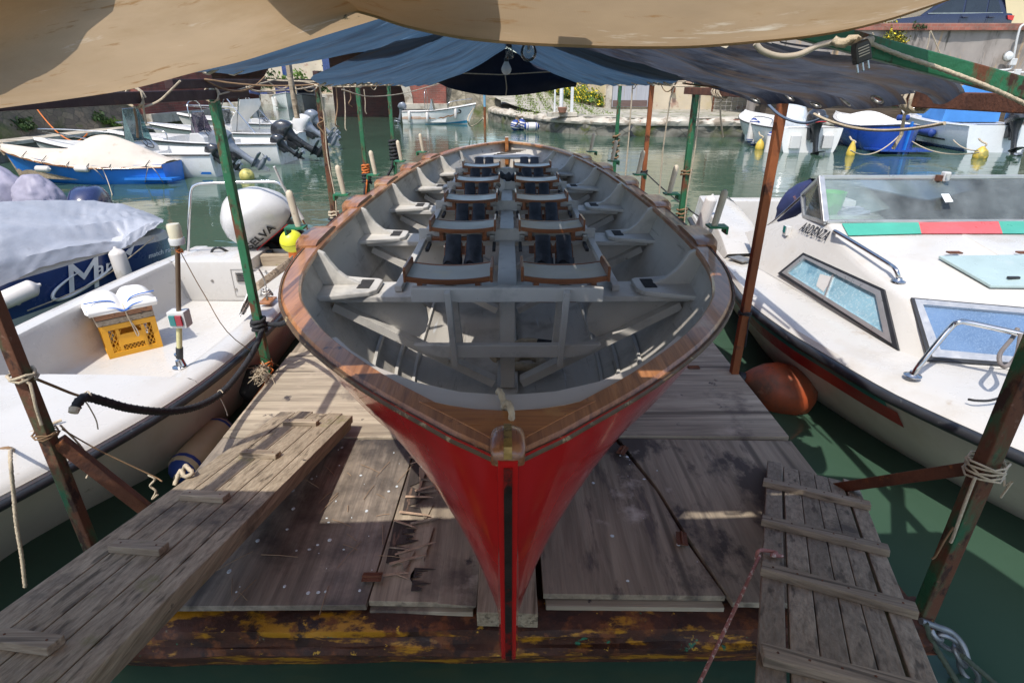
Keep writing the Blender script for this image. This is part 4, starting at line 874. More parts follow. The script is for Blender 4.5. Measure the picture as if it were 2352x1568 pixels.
# ------------------------------------------------------------------ boat kit
def k4(a, b): return (a*.3656*.91875, (400 + b*.3656)*.91875)
def k1(a, b): return (a*.5147*.91875, (900 + b*.5147)*.91875)
def k7(a, b): return ((1700 + a*.3656)*.91875, (400 + b*.3656)*.91875)
def k3(a, b): return ((1700 + a*.5147)*.91875, (900 + b*.5147)*.91875)
m_cblack = mat('black_cowling', (.025, .026, .03), .25, var=.2, vs=3, coat=.5, spots=[((.12, .12, .12), 14, .68, .05)])
m_cgrey = mat('grey_cowling', (.16, .18, .21), .3, .2, var=.15, vs=3, coat=.5)
m_cnavy = mat('navy_cowling', (.02, .03, .09), .25, var=.2, vs=3, coat=.5)
m_leg = mat('dark_motor_leg', (.02, .022, .024), .35, .2, var=.3, vs=10, spots=[((.14, .13, .11), 12, .62, .08)])
m_lgrey = mat('grey_motor_leg', (.20, .22, .25), .35, .3, var=.2, vs=10, spots=[((.3, .29, .26), 12, .6, .1)])
def outboard(par, o, yaw=math.pi, tilt=0, s=1.0, cm=None, lm=None, name='outboard_motor', basis=None, stripe=None):
    """local frame: +x to the boat, z up, origin at the clamp; yaw turns it in the boat's own axes"""
    cm = cm or m_cblack; lm = lm or m_leg
    X = basis if basis else M.Translation(o) @ M.Rotation(yaw, 4, 'Z') @ M.Rotation(tilt, 4, 'Y')
    X = X @ M.Scale(s, 4)
    br = MB().bx(-.05, .06, -.11, .11, -.22, .06).bx(-.12, -.04, -.07, .07, -.30, .08).xf(X)
    p = br.build(name, m_leg, par, bev=.01*s, world=False)
    secs = []
    for z, x0, x1, w_, in [(.10, -.36, .10, .13), (.13, -.41, .13, .165), (.22, -.42, .15, .18), (.34, -.40, .13, .175), (.43, -.36, .07, .155), (.485, -.30, -.02, .115), (.50, -.22, -.08, .05)]:
        cx, rx = (x0 + x1)/2, (x1 - x0)/2; r = []
        for k in range(20):
            a = 2*math.pi*k/20; c, sn = math.cos(a), math.sin(a)
            r.append(V((cx + rx*math.copysign(abs(c)**.75, c), w_*math.copysign(abs(sn)**.75, sn), z + .05*(c < 0)*abs(c)*(z > .3)*-1)))
        secs.append(r)
    cw = MB().grid(secs, True); cw.f += [tuple(range(20))[::-1], tuple(range(120, 140))]
    c = cw.xf(X).build('cowling', cm, p, sm=50, world=False)
    if stripe:
        st = MB(); st.grid([[V((q.x*1.012 + .0015, q.y*1.02, z)) for q in secs[1]] for z in (.128, .142)], True); st.xf(X).build('cowling_stripe', stripe, p, sm=50, world=False)
    mid = MB()
    rows = [[V((cx + rx*math.cos(a), ry*math.sin(a), z)) for a in [2*math.pi*k/12 for k in range(12)]] for z, cx, rx, ry in [(.10, -.14, .20, .12), (.0, -.14, .14, .10), (-.15, -.15, .09, .065), (-.45, -.16, .075, .05), (-.60, -.17, .10, .05)]]
    mid.grid(rows, True); mid.xf(X).build('midsection', lm, p, sm=50, world=False)
    lo = MB().slab([V((a, -.10*(1 - abs(b)), -.56)) if False else V((a, b, -.57)) for a, b in ((-.04, -.04), (-.12, -.09), (-.42, -.10), (-.46, 0), (-.42, .10), (-.12, .09), (-.04, .04))], (0, 0, .015))
    lo.lathe([(.004, -.15), (.04, -.11), (.058, -.02), (.058, .10), (.045, .18)], 14, M.Translation((-.22, 0, -.72)) @ M.Rotation(R(-90), 4, 'Y'))
    lo.slab([V((a, -.012, z)) for a, z in ((-.09, -.57), (-.30, -.57), (-.27, -.72), (-.26, -.93), (-.21, -.93), (-.12, -.76))], (0, .024, 0))
    lo.xf(X).build('lower_unit', lm, p, sm=40, world=False)
    pr = MB().lathe([(.045, 0), (.04, .06), (.01, .09)], 12, M.Translation((-.40, 0, -.72)) @ M.Rotation(R(-90), 4, 'Y'))
    for k in range(3):
        a0 = k*2*math.pi/3; pts = []
        for r, da, dx in [(.035, -.35, -.015), (.10, -.42, -.02), (.135, 0, 0), (.10, .45, .02), (.035, .35, .015)]:
            pts.append(V((-.43 + dx*1.5, r*math.cos(a0 + da), -.72 + r*math.sin(a0 + da))))
        pr.slab(pts, (.006, 0, 0))
    pr.xf(X).build('propeller', m_lgrey, p, world=False)
    return p
def sb_pt(q, s, h, inset=0.0):
    b = q['B']/2*((q.get('tr', .86) + (1 - q.get('tr', .86))*min(1, s/.4)) if s < .45 else max(0, 1 - ((s - .45)/.55)**q.get('bp', 2.3)))
    if q.get('dbl') and s < .3: b = q['B']/2*(1 - ((.3 - s)/.3)**2*(1 - q['dbl']))
    zt = q['H']*(1 + q.get('sh', .28)*max(0, s - .2)**2/.64 + q.get('shs', 0)*max(0, .3 - s)); z = lerp(-.15, zt, h)
    p = lerp(.10, .62, s*s); w_ = max(.0, b*h**p - inset)
    return V((s*q['L'] + q.get('rake', .1)*q['L']*h*s**4 - q.get('srake', 0)*(1 - s)**4*h, max(w_, .012), z))
def small_boat(name, label, loc, head, hull_m, deck_m=None, rub=None, group=None, deck_from=.66, stern_deck=0.0, floor=.12, gw=.12, cat='motorboat', **q):
    """bow along local +x, origin at the middle of the stern on the waterline"""
    t = thing(name, label, cat, loc, head, group); deck_m = deck_m or m_whiteb
    S = [i/26 for i in range(27)]; H = [(i/10)**1.4 for i in range(11)]
    hm = MB()
    for sd_ in (-1, 1): hm.grid([[V((p.x, sd_*p.y, p.z)) for p in (sb_pt(q, s, h) for h in H)] for s in S])
    a = [sb_pt(q, 0, h) for h in H]; hm.grid([[V((p.x, -p.y, p.z)) for p in a], [V((p.x, p.y, p.z)) for p in a]])
    hm.build('hull', hull_m, t, sm=45, world=False)
    dk = MB()
    for sd_ in (-1, 1):
        rows = []
        for s in S:
            p = sb_pt(q, s, 1); w0 = p.y; w1 = max(.005, w0 - gw); zi = p.z + .012
            fl = floor if stern_deck < s < deck_from else p.z + .02 + .02*(s > deck_from)
            w2 = max(.004, w1 - .05*(stern_deck < s < deck_from))
            rows.append([V((p.x, sd_*w0, p.z - .005)), V((p.x, sd_*w1, zi)), V((p.x, sd_*w2, fl)), V((p.x, 0, fl + (.03 if s >= deck_from else 0)))])
        dk.grid(rows)
    dk.build('deck', deck_m, t, sm=30, world=False)
    if rub:
        rb = MB()
        for sd_ in (-1, 1): rb.tube([V((p.x, sd_*p.y, p.z - .03)) for p in (sb_pt(q, s, 1) for s in S)], .025, 6)
        rb.build('rub_rail', rub, t, sm=60, world=False)
    t['_'] = 0; del t['_']
    return t
def rail(par, pts, r=.013, m=None, name='hand_rail', k=4, world=False): return MB().tube(smooth(pts, k), r, 7).build(name, m or m_steel, par, sm=60, world=world)
def fender(loc, ax, L, r, m, label, cap=None, grp=None, name='fender'):
    t = thing(name, label, 'fender', loc, 0, grp); X = M.Translation(loc) @ frame_of(ax).to_4x4()
    n = 9; prof = [(r*.18, -L/2 - r*.15), (r*.25, -L/2)] + [(r*math.sin(math.pi/2*(i + 1)/5)**.8, -L/2 + r*.8*(i + 1)/5) for i in range(5)] + [(r*1.0, L/2 - r*.8)] + [(r*math.cos(math.pi/2*(i + 1)/6)**.8, L/2 - r*.8 + r*.8*(i + 1)/6) for i in range(5)] + [(r*.22, L/2), (r*.16, L/2 + r*.2)]
    MB().lathe(prof, 14, X).build('body', m, t, sm=55)
    if cap:
        for s in (-1, 1): MB().lathe([(r*.2, L/2 + r*.05), (r*.72, L/2 - r*.25), (r*1.015, L/2 - r*.8), (r*1.015, L/2 - r*1.0)], 14, X @ (M.Identity(4) if s > 0 else M.Rotation(math.pi, 4, 'X')), False).build('end_cap', cap, t, sm=55)
    return t
m_fend = mat('off_white_fender', (.62, .58, .54), .45, var=.08, vs=4, spots=[((.42, .37, .30), 6, .58, .15)])
m_navyp = mat('navy_hull_paint', (.015, .045, .17), .25, var=.1, vs=2, coat=.4)
m_bluep = mat('bright_blue_hull_paint', (.015, .17, .58), .35, var=.10, vs=2, coat=.2, spots=[((.03, .3, .7), 4, .6, .2), ((.02, .10, .32), 7, .64, .1)])
m_bluec = mat('blue_end_cap', (.02, .05, .22), .4, var=.1)
# ------------------------------------------------------------------ near left: white open boat
wb = thing('open_motorboat', 'white open motorboat with a cream hull moored along the left side of the raft', 'motorboat', (-2.9, 3.9, 0))
XC = -2.90
HBT = [(.75, .02), (1.0, .18), (1.3, .33), (1.6, .45), (1.9, .55), (2.2, .66), (2.6, .79), (3.0, .89), (3.5, .955), (4.2, .98), (5.0, .95), (5.8, .89), (6.55, .80)]
def wz(y): return interp([(.75, .74), (2, .66), (3.5, .60), (6.6, .58)], y)
def wpt(y, h, inset=0):
    b = interp(HBT, y); p = interp([(.75, 1.3), (2.0, 1.25), (2.4, 1.0), (2.8, .55), (3.2, .27), (4, .18), (6.6, .15)], y); z = lerp(-.2, wz(y), h)
    return V((max(.0, b*h**p - inset), lerp(y + .5*(1 if y < 1.2 else max(0, (2.2 - y)/1.0)), y, h), z))
YS = [.75 + 5.8*i/40 for i in range(41)]; HH = [(i/12)**1.3 for i in range(13)]
mb = MB()
for s in (-1, 1): mb.grid([[V((XC + s*p.x, p.y, p.z)) for p in (wpt(y, h) for h in HH)] for y in YS])
a = [wpt(6.55, h) for h in HH]; mb.grid([[V((XC - p.x, p.y, p.z)) for p in a], [V((XC + p.x, p.y, p.z)) for p in a]])
mb.build('hull', m_grp, wb, sm=50)
dk = MB()
for s in (-1, 1):
    rows = []
    for y in [lerp(3.22, 5.92, i/24) for i in range(25)]:
        p = wpt(y, 1); z = p.z; b = p.x
        rows.append([V((XC + s*q, y, zz)) for q, zz in ((b, z - .02), (b - .015, z + .015), (b - .05, z + .035), (b - .15, z + .04), (b - .19, z + .03), (b - .205, z), (b - .225, .34), (b - .235, .31), (b - .25, .21), (b - .30, .17), (0, .165))])
    dk.grid(rows)
dk.build('cockpit_liner', m_white, wb, sm=45)
fd = MB()
for s in (-1, 1):
    fd.grid([[V((XC + s*q, y, zz)) for q, zz in ((p.x, p.z - .02), (max(.002, p.x - .02), p.z + .018), (max(.0015, p.x - .07), p.z + .036), (max(.001, p.x*.5), p.z + .06), (0, p.z + .068))] for y, p in ((y, wpt(y, 1)) for y in [lerp(.75, 3.22, i/20) for i in range(21)])])
p = wpt(3.22, 1)
fd.add([(XC - p.x + .2, 3.222, p.z + .04), (XC + p.x - .2, 3.222, p.z + .04), (XC + p.x - .24, 3.222, .165), (XC - p.x + .24, 3.222, .165), (XC, 3.222, p.z + .068)], [(0, 4, 1, 2, 3)])
fd.build('foredeck', m_white, wb, sm=45)
sdk = MB(); b0 = wpt(5.92, 1).x; z0 = wz(6)
for x0, x1, y1, zt in ((-b0 + .18, .12, 6.54, z0 + .03), (.12, .55, 6.2, z0 - .10), (.55, b0 - .18, 6.54, z0 + .03)):
    sdk.bx(XC + x0, XC + x1 + (.002 if x1 < .5 else 0), 5.92, y1, .166, zt)
for s in (-1, 1): sdk.grid([[V((XC + s*q, y, wz(y) + zz)) for q, zz in ((wpt(y, 1).x, -.02), (wpt(y, 1).x - .05, .035), (wpt(y, 1).x - .2, .038), (wpt(y, 1).x - .21, 0))] for y in [lerp(5.92, 6.55, i/6) for i in range(7)]])
stn = sdk.build('stern_deck', m_white, wb, bev=.018, sm=40)
def frame_rect(x0, x1, z0_, z1, y, m, nm, t=.008, par=None):
    f = MB(); f.bx(x0, x1, y - .004, y, z0_, z0_ + t); f.bx(x0, x1, y - .004, y, z1 - t, z1); f.bx(x0, x0 + t, y - .0045, y - .0005, z0_, z1); f.bx(x1 - t, x1, y - .0045, y - .0005, z0_, z1)
    return f.build(nm, m, par or wb)
m_line = mat('grey_seam', (.35, .33, .30), .6)
frame_rect(-2.98, -2.30, .22, .53, 5.918, m_line, 'locker_hatch', .006)
for x, z in ((-2.86, .44), (-2.32, .43)):
    v = MB().bx(x - .07, x + .07, 5.905, 5.918, z - .055, z + .055); v = v.build('vent', m_bolt, wb, bev=.004)
    MB_s = MB()
    for k in range(5): MB_s.bx(x - .055, x + .055, 5.899, 5.9045, z - .045 + k*.02, z - .036 + k*.02)
    MB_s.build('vent_slats', m_plug, v)['kind'] = 'stuff'
for x, z in ((-3.2, .40), (-2.96, .30), (-2.6, .50)): MB().lathe([(.016, 0), (.013, .008), (.001, .009)], 12, M.Translation((x, 5.918, z)) @ M.Rotation(R(90), 4, 'X')).build('latch', m_bolt, wb)
rb = MB()
for s in (-1, 1): rb.tube([V((XC + s*(p.x + .012), p.y, p.z - .04)) for p in (wpt(y, 1) for y in YS)], .024, 8)
rb.build('rub_rail', m_rub, wb, sm=60)
rail(wb, [P(*k4(1285, 620), z=.62)] + [P(*k4(1295, 400), y=6.25), P(*k4(1305, 215), y=6.3), P(*k4(1345, 170), y=6.32), P(*k4(1420, 160), y=6.33), P(*k4(1700, 150), y=6.38), P(*k4(1870, 150), y=6.4), P(*k4(1930, 178), y=6.4), P(*k4(1975, 250), y=6.42), P(*k4(2060, 400), y=6.45), P(*k4(2125, 520), y=6.45)], .017, name='stern_arch', world=True)
pole = MB().tube([P(*k4(1875, 45), y=6.3), P(*k4(1935, 180), y=6.37), P(*k4(2010, 320), y=6.41)], .013, 8); pole.build('aluminium_pole', m_white, wb, sm=60)
MB().tube([P(*k4(1995, 285), y=6.39), P(*k4(2070, 405), y=6.42)], .022, 10).build('pole_sleeve', m_white, wb, sm=60)
# its tiller outboard
Cb = P(*k4(1770, 505), y=6.62); Aa = V((-.46, -.66, .58)).normalized(); Bb = V((.80, -.05, .60)); Bb = (Bb - Aa*Bb.dot(Aa)).normalized(); Cc = Aa.cross(Bb)
bas = M((-Bb, -Cc, Aa)).transposed().to_4x4(); bas.translation = Cb - Aa*.16 - wb.location
ob = outboard(wb, None, s=1.38, cm=m_whiteb, basis=bas, stripe=m_cblack)
bw = bas.copy(); bw.translation = Cb - Aa*.16
ms = mat('black_lettering', (.015, .015, .017), .5); mrs = mat('red_pinstripe', (.55, .03, .03), .4)
for sgn in (1,):
    tx = text_mesh('SELVA', .135, .002, .15, .002, 1.15)
    base = bw @ M.Scale(1.38, 4); ctr = base @ V((-.10, -.1775, .225)); xdir = (bw.to_3x3() @ V((-1, 0, 0))).normalized(); zup = (bw.to_3x3() @ V((0, 0, 1))).normalized()
    if ray(CU, CV).dot(bw.to_3x3() @ V((0, -1, 0))) > 0: ctr = base @ V((-.10, .1775, .225))
    r_ = xdir; u_ = zup
    nrm = r_.cross(u_)
    if nrm.dot(CAMP - ctr) < 0: r_ = -r_
    nrm = r_.cross(u_)
    cw = [c for c in COL.objects if c.parent == ob and c.name.startswith('cowling') and 'stripe' not in c.name][0]
    tx.xf(axes(ctr + nrm*.012, r_, u_)); tx.build('lettering', ms, ob)
    st = MB().bx(-.33, .33, -.005, .005, 0, .002).xf(axes(ctr + nrm*.012 - u_*.095, r_, u_)); st.build('pinstripe', mrs, ob)
MB().tube(smooth([P(*k4(1640, 635), y=6.5), P(*k4(1560, 650), y=6.35), P(*k4(1480, 690), y=6.2), P(*k4(1420, 705), y=6.1)]), [.03]*6 + [.022]*7 + [.03]*6, 9).build('tiller', m_leg, ob, sm=60)
MB().tube(smooth([P(*k4(1450, 680), y=6.25), P(*k4(1450, 620), y=6.3), P(*k4(1500, 600), y=6.3), P(*k4(1580, 640), y=6.35)]), .014, 7).build('cable', m_leg, ob, sm=60)
MB().bx(XC + .14, XC + .54, 6.2, 6.30, .40, .60).build('transom_board', m_cleat, wb, bev=.01)
MB().bar(P(*k4(1640, 650), y=6.4), P(*k4(1870, 640), y=6.45), .07, .08).build('clamp_bracket', m_leg, ob, bev=.01)
yb = thing('marker_buoy', 'small bright yellow ball on an orange stem beside the white outboard', 'buoy', P(*k4(1995, 640), y=6.1))
c = P(*k4(1995, 556), y=6.1); m_yel = mat('yellow_plastic', (.62, .62, .03), .4, var=.06, vs=3, spots=[((.35, .32, .04), 5, .66, .1)])
MB().ball(c, .125, 16).build('ball', m_yel, yb, sm=60)
MB().tube([c + V((0, 0, -.11)), c + V((0, 0, -.22))], .055, 12).build('stem', mat('orange_plastic', (.7, .17, .03), .4), yb, sm=50)
MB().lathe([(.1262, -.002), (.1262, .002)], 30, M.Translation(c) @ M.Rotation(R(12), 4, 'X'), False).build('seam', m_plug, yb)
# weathered board along the starboard stern and boarding bits
MB().slab([P(*k4(1990, 660), z=.74), P(*k4(1745, 840), z=.66), P(*k4(1755, 900), z=.60), P(*k4(1985, 730), z=.66)], (.03, .0, .02)).build('fender_board', m_cleat, wb, bev=.008)
nl = thing('navigation_light_pole', 'navigation light pole with a red and green lamp on the white open boat', 'light pole', P(*k4(1230, 1415), z=.64))
f0 = nl.location.copy(); zt = P(*k4(1213, 565), y=f0.y + .02).z; xt = P(*k4(1213, 565), y=f0.y + .02).x
def np_(t): return V((lerp(f0.x, xt, t), f0.y + .02*t, lerp(f0.z, zt, t)))
MB().lathe([(.001, 0), (.045, 0), (.045, .006), (.02, .012), (.017, .05)], 14, M.Translation(f0)).tube([f0 + V((.03, 0, .01)), f0 + V((.01, .01, .06)), f0 + V((0, 0, .10))], .018, 8).build('swivel_base', m_steel, nl, sm=50)
MB().tube([np_(.08), np_(.17)], .022, 10).build('rubber_sleeve', m_rub, nl, sm=50)
MB().tube([np_(.15), np_(.36)], .017, 12).build('lower_tube', mat('cream_tube', (.55, .50, .25), .4), nl, sm=50)
MB().tube([np_(.40), np_(1.0)], .0145, 12).build('upper_tube', mat('brown_tube', (.14, .095, .06), .4, .3), nl, sm=50)
lc = np_(.41)
MB().bx(lc.x - .055, lc.x + .055, lc.y - .03, lc.y + .05, lc.z - .055, lc.z + .055).build('lamp_housing', m_whiteb, nl, bev=.008)
for s, cc, nm in ((-1, (.01, .16, .15), 'green_lens'), (1, (.28, .01, .02), 'red_lens')): MB().bx(lc.x + min(0, s*.04), lc.x + max(0, s*.04), lc.y - .044, lc.y - .031, lc.z - .035, lc.z + .035).build(nm, mat(nm, cc, .1, coat=.5), nl, bev=.004)
tp = np_(1.0)
MB().lathe([(.001, -.01), (.043, -.01), (.046, .02), (.043, .03)], 16, M.Translation(tp)).build('lamp_base', m_whiteb, nl, sm=50)
MB().lathe([(.038, .03), (.040, .10), (.034, .115), (.001, .118)], 16, M.Translation(tp)).build('clear_lens', mat('yellowed_lens', (.55, .50, .36), .15, coat=.4), nl, sm=50)
wrap(tp - V((0, 0, .05)), .018, 2, .012, .004, m_ropeo, 'orange cord under the clear lens of the navigation light pole')
rope([tp - V((0, 0, .04)), tp + V((.06, .05, -.35)), tp + V((.16, .12, -.7)), V((tp.x + .25, tp.y + .75, .18))], .003, m_ropeb, 'thin dark stay line from the light pole down to the cockpit sole', 'cord')
# crate with boards and cushion
cr0 = P(*k4(752, 1365), z=.166); cr1 = P(*k4(1117, 1275), z=.166); cx_ = (cr1 - cr0); cw_ = cx_.length; cx_.normalize(); cy_ = V((-cx_.y, cx_.x, 0)); ch_ = .30; cdp = .30
cr = thing('crate', 'yellow plastic lattice crate standing in the cockpit of the white open boat', 'crate', (cr0 + cr1)/2)
m_crate = mat('yellow_crate_plastic', (.72, .34, .015), .4, var=.07, vs=4, spots=[((.45, .2, .02), 9, .64, .1)])
Xc = axes(cr0, cx_, cy_)
def crate_side(L, X, full):
    m_ = MB(); t = .02
    m_.bx(0, L, 0, t, 0, .05); m_.bx(0, L, 0, t, ch_ - .045, ch_); m_.bx(0, .045, 0.001, t - .001, .0, ch_); m_.bx(L - .045, L, 0.001, t - .001, 0, ch_)
    if full:
        m_.bx(.11, L - .11, .002, t - .002, ch_ - .155, ch_ - .10)
        m_.bx(.10, .125, .003, t - .003, .05, ch_ - .05); m_.bx(L - .125, L - .10, .003, t - .003, .05, ch_ - .05)
        m_.bx(.125, L - .125, .002, t - .002, .10, .20 - .055)
    n = int((L - .09)/.028)
    for i in range(n):
        x = .045 + (L - .09)*(i + .5)/n
        if full and .13 < x < L - .13:
            for s in (-1, 1): m_.bar((x - s*.02, t/2, .05), (x + s*.02, t/2, .10), .006, .005)
        else:
            for s in (-1, 1):
                for zz in (.05, .11, .17): m_.bar((x - s*.02, t/2, zz), (x + s*.02, t/2, min(zz + .07, ch_ - .04)), .006, .005)
    m_.xf(X).build('lattice_side', m_crate, cr)
crate_side(cw_, Xc, True); crate_side(cw_, Xc @ M.Translation((0, cdp - .02, 0)), True)
crate_side(cdp - .04, Xc @ M.Translation((.02, .02, 0)) @ M.Rotation(R(90), 4, 'Z'), False); crate_side(cdp - .04, Xc @ M.Translation((cw_, .02, 0)) @ M.Rotation(R(90), 4, 'Z'), False)
MB().bx(.02, cw_ - .02, .02, cdp - .02, .01, .02).xf(Xc).build('bottom', m_crate, cr)
for z, m_, lb in ((ch_ + .003, m_cleat, 'lower grey board on the yellow crate'), (ch_ + .058, m_rail, 'upper reddish board under the folded cushion')):
    b = MB().bx(-.015, cw_ + .0, .0, cdp, z, z + .05).xf(Xc); solo(b, 'board', m_, lb, 'board', bev=.005)
cu = thing('cushion', 'folded white cushion with blue piping tied on the yellow crate', 'cushion', Xc @ V((cw_/2, cdp/2, ch_ + .11)))
m_cush = mat('white_canvas', (.72, .70, .66), .85, var=.05, vs=5, bump=.3, bs=9); m_pipe = mat('blue_piping', (.03, .14, .5), .6)
rr = []
for j in range(13):
    v = j/12; r = []
    for i in range(29):
        u = i/28; pin = math.exp(-((u - .5)/.07)**2); h = .11*(1 - abs(2*u - 1)**6)*(1 - .55*pin)*(1 - abs(2*v - 1)**5) + .012*NZ.noise(V((u*5, v*3, 2)))
        r.append(Xc @ V((lerp(-.05, cw_ + .04, u), lerp(-.03, cdp + .06, v)*(1 - .1*pin), ch_ + .109 + h + .02*abs(u - .5))))
    rr.append(r)
MB().grid(rr).build('top_fold', m_cush, cu, sm=70, solid=.02)
for zz, vv in ((.055, -.035), (.115, .0), (.03, -.03)): MB().tube(smooth([Xc @ V((lerp(-.055, cw_ + .045, u), vv + .012*math.cos(u*6), ch_ + .109 + zz*(1 - .75*math.exp(-((u - .5)/.10)**2)))) for u in [i/8 for i in range(9)]]), .005, 6).build('piping', m_pipe, cu, sm=60)
rr = [[Xc @ V((lerp(-.05, cw_ + .04, u), -.025 - .025*math.sin(math.pi*v)*(1 - .6*math.exp(-((u - .5)/.07)**2)), ch_ + .109 + v*.07*(1 - .5*math.exp(-((u - .5)/.07)**2)))) for u in [i/20 for i in range(21)]] for v in [k/5 for k in range(6)]]
MB().grid(rr).build('front_fold', m_cush, cu, sm=70, solid=.01)
q = lambda x, y, z: Xc @ V((cw_/2 + x, y, z))
rope([q(.0, .15, ch_ + .17), q(0, .02, ch_ + .17), q(.0, -.04, ch_ + .12), q(.01, -.03, ch_ + .04), q(.04, -.02, ch_ - .06), q(.05, -.022, ch_ - .12), q(.035, -.022, ch_ - .13), q(.02, -.025, ch_ - .02), q(.0, -.04, ch_ + .11)], .005, m_ropew, 'white cord tying the cushion and boards to the yellow crate', 'cord')
# bits on the white boat
cl = thing('white_cloth', 'crumpled cream cloth hanging over the starboard cockpit edge', 'cloth', P(*k4(1680, 1000), z=.3))
rr = [[P(*k4(lerp(1695, 1745, i/6) - j*8, lerp(890, 870, i/6) + j*22 + 6*math.sin(i*2)), x=-2.02 - .10*j/8 - .02*math.sin(i*1.9 + j)) for i in range(7)] for j in range(9)]
MB().grid(rr).build('folds', m_cush, cl, sm=70, solid=.008)
ck = thing('mooring_cleat', 'brown anchor bracket with a twisted steel hook on the starboard side of the white boat', 'bracket', P(*k4(1830, 960), z=.66))
MB().box(P(*k4(1830, 960), z=.66), (.10, .16, .015)).build('base_plate', m_rail, ck, bev=.003)
MB().tube(smooth([P(*k4(1825, 950), z=.68), P(*k4(1820, 880), y=5.0), P(*k4(1800, 800), y=5.0), P(*k4(1770, 745), y=5.0)]), .008, 6).rope(coil(P(*k4(1825, 930), z=.67), .05, .03, 3, .01, .05, 9), .009).build('hook', m_bolt, ck, sm=60)
rope([P(*k1(300, 290), z=.70), P(*k1(200, 330), z=.69), P(*k1(90, 380), z=.68), P(*k1(65, 430), z=.67), P(*k1(50, 460), y=2.0), P(*k1(65, 640), y=1.95), P(*k1(80, 800), y=1.92), P(*k1(105, 950), y=1.9), P(*k1(122, 1100), y=1.88)], .0075, m_ropew, 'pale speckled rope lying over the white foredeck and down to the water', 'rope', True)
rope([P(*k1(-30, 440), z=.69), P(*k1(40, 425), z=.70), P(*k1(60, 445), z=.68), P(*k1(-20, 460), z=.69)], .008, m_ropeb, 'brown rope turns on the foredeck cleat at the left edge', 'rope', True)
MB_ = MB().box(P(*k1(35, 570), z=.52), (.06, .10, .06)); solo(MB_, 'cable_box', m_plug, 'small black connector box on the bow of the white boat', 'connector box', bev=.006)
# ------------------------------------------------------------------ navy boat under a silver cover
nb = thing('covered_motorboat', 'navy and white motorboat under a silver grey cover beside the white open boat', 'motorboat', (-5.0, 5, 0))
hd = V((.52, 1.77, 0)).normalized(); hs = V((hd.y, -hd.x, 0)); O = V((-4.52, 5.0, 0))
def nbp(s, o, z): return O + hd*s + hs*o + V((0, 0, z))
rows = []
for i in range(31):
    s = lerp(-3.4, 2.05, i/30); e = max(0, (s - 1.3)/.75); k = .30*e**2; f = .6*max(0, (-1.8 - s)/1.6)**2*2
    rows.append([nbp(s, -.22 - k - f, -.15), nbp(s, -.10 - k - f, .12), nbp(s, -.03 - k - f, .36), nbp(s, 0 - k - f, .70 - .1*e), nbp(s, -.02 - k - f, .78 - .1*e), nbp(s, -.08 - k, .80 - .1*e), nbp(s, -1.95 + k, .80 - .1*e), nbp(s, -2.0 + k, .6), nbp(s, -1.8, -.15)])
hl = MB()
hl.grid([r[:3] for r in rows]); hl.grid([[r[6], r[7], r[8]] for r in rows]); hl.grid([rows[-1][:5] + [nbp(2.05, -1.0, .3)], [rows[-1][8], rows[-1][7], rows[-1][7], rows[-1][6], rows[-1][6], nbp(2.05, -1.0, .3)]])
hl.build('hull', mat('grey_white_hull', (.55, .56, .55), .35, var=.06, vs=2), nb, sm=40)
MB().grid([r[2:4] for r in rows]).build('navy_band', m_navyp, nb, sm=40)
MB().grid([r[3:7] for r in rows]).build('white_deck', m_whiteb, nb, sm=50)
m_cover = mat('silver_cover', (.40, .41, .44), .5, .25, var=.12, vs=2, bump=.8, bs=6, bstretch=(1, .5, 1.4), spots=[((.46, .46, .48), 3, .55, .2), ((.30, .30, .32), 7, .62, .1)])
def nb_off(px, o):
    r = ray(*k4(*px)); q = O + hs*o; return CAMP + r*((q - CAMP).dot(hs)/r.dot(hs))
lines = [(.035, [(-500, 1080), (80, 830), (250, 745), (450, 690), (640, 650), (830, 606), (900, 574), (1000, 502), (1112, 428)]),
 (-.02, [(-500, 800), (60, 690), (250, 640), (450, 600), (640, 570), (828, 556), (890, 500), (1000, 440), (1116, 418)]),
 (-.16, [(-500, 690), (0, 560), (250, 556), (450, 552), (640, 545), (822, 540), (880, 470), (1000, 420), (1116, 415)]),
 (-.34, [(-500, 560), (0, 470), (250, 462), (450, 455), (580, 446), (730, 430), (850, 410), (980, 395), (1117, 413)]),
 (-.62, [(-500, 470), (0, 400), (220, 398), (420, 398), (560, 402), (668, 374), (800, 356), (940, 365), (1118, 411)]),
 (-1.0, [(-500, 310), (0, 285), (200, 279), (400, 275), (560, 275), (690, 283), (820, 304), (960, 340), (1119, 409)])]
cols = [[nb_off(p, o) for p in pts] for o, pts in lines]
cols.append([p - hs*.45 + V((0, 0, -.10)) for p in cols[-1]]); cols.append([p - hs*.5 + V((0, 0, -.35)) for p in cols[-1]])
cv = []
for a in range(len(cols) - 1):
    for k in range(5 if a < len(cols) - 2 else 6):
        t = k/5; row = []
        for c in range(8):
            for q in range(9):
                u = q/9; p = cols[a][c].lerp(cols[a][c+1], u).lerp(cols[a+1][c].lerp(cols[a+1][c+1], u), t); w_ = c + u; e = 1.0 if w_ > 4.6 else .55
                p = p + V((0, 0, 1))*(.030*e*(abs(NZ.noise(V((w_*1.6 - a*.5 - t*.5, (a + t)*1.1, 3)))) - .15) + .016*e*(abs(NZ.noise(V((w_*4 + a + t, (a + t)*2.2, 8)))) - .15)) + hs*.012*NZ.noise(V((w_*2.5, (a + t)*1.5, 5)))
                row.append(p)
        row.append(cols[a][8].lerp(cols[a+1][8], t)); cv.append(row)
MB().grid(cv).build('cover', m_cover, nb, sm=28, solid=.005)
mw = mat('white_lettering', (.75, .75, .73), .4)
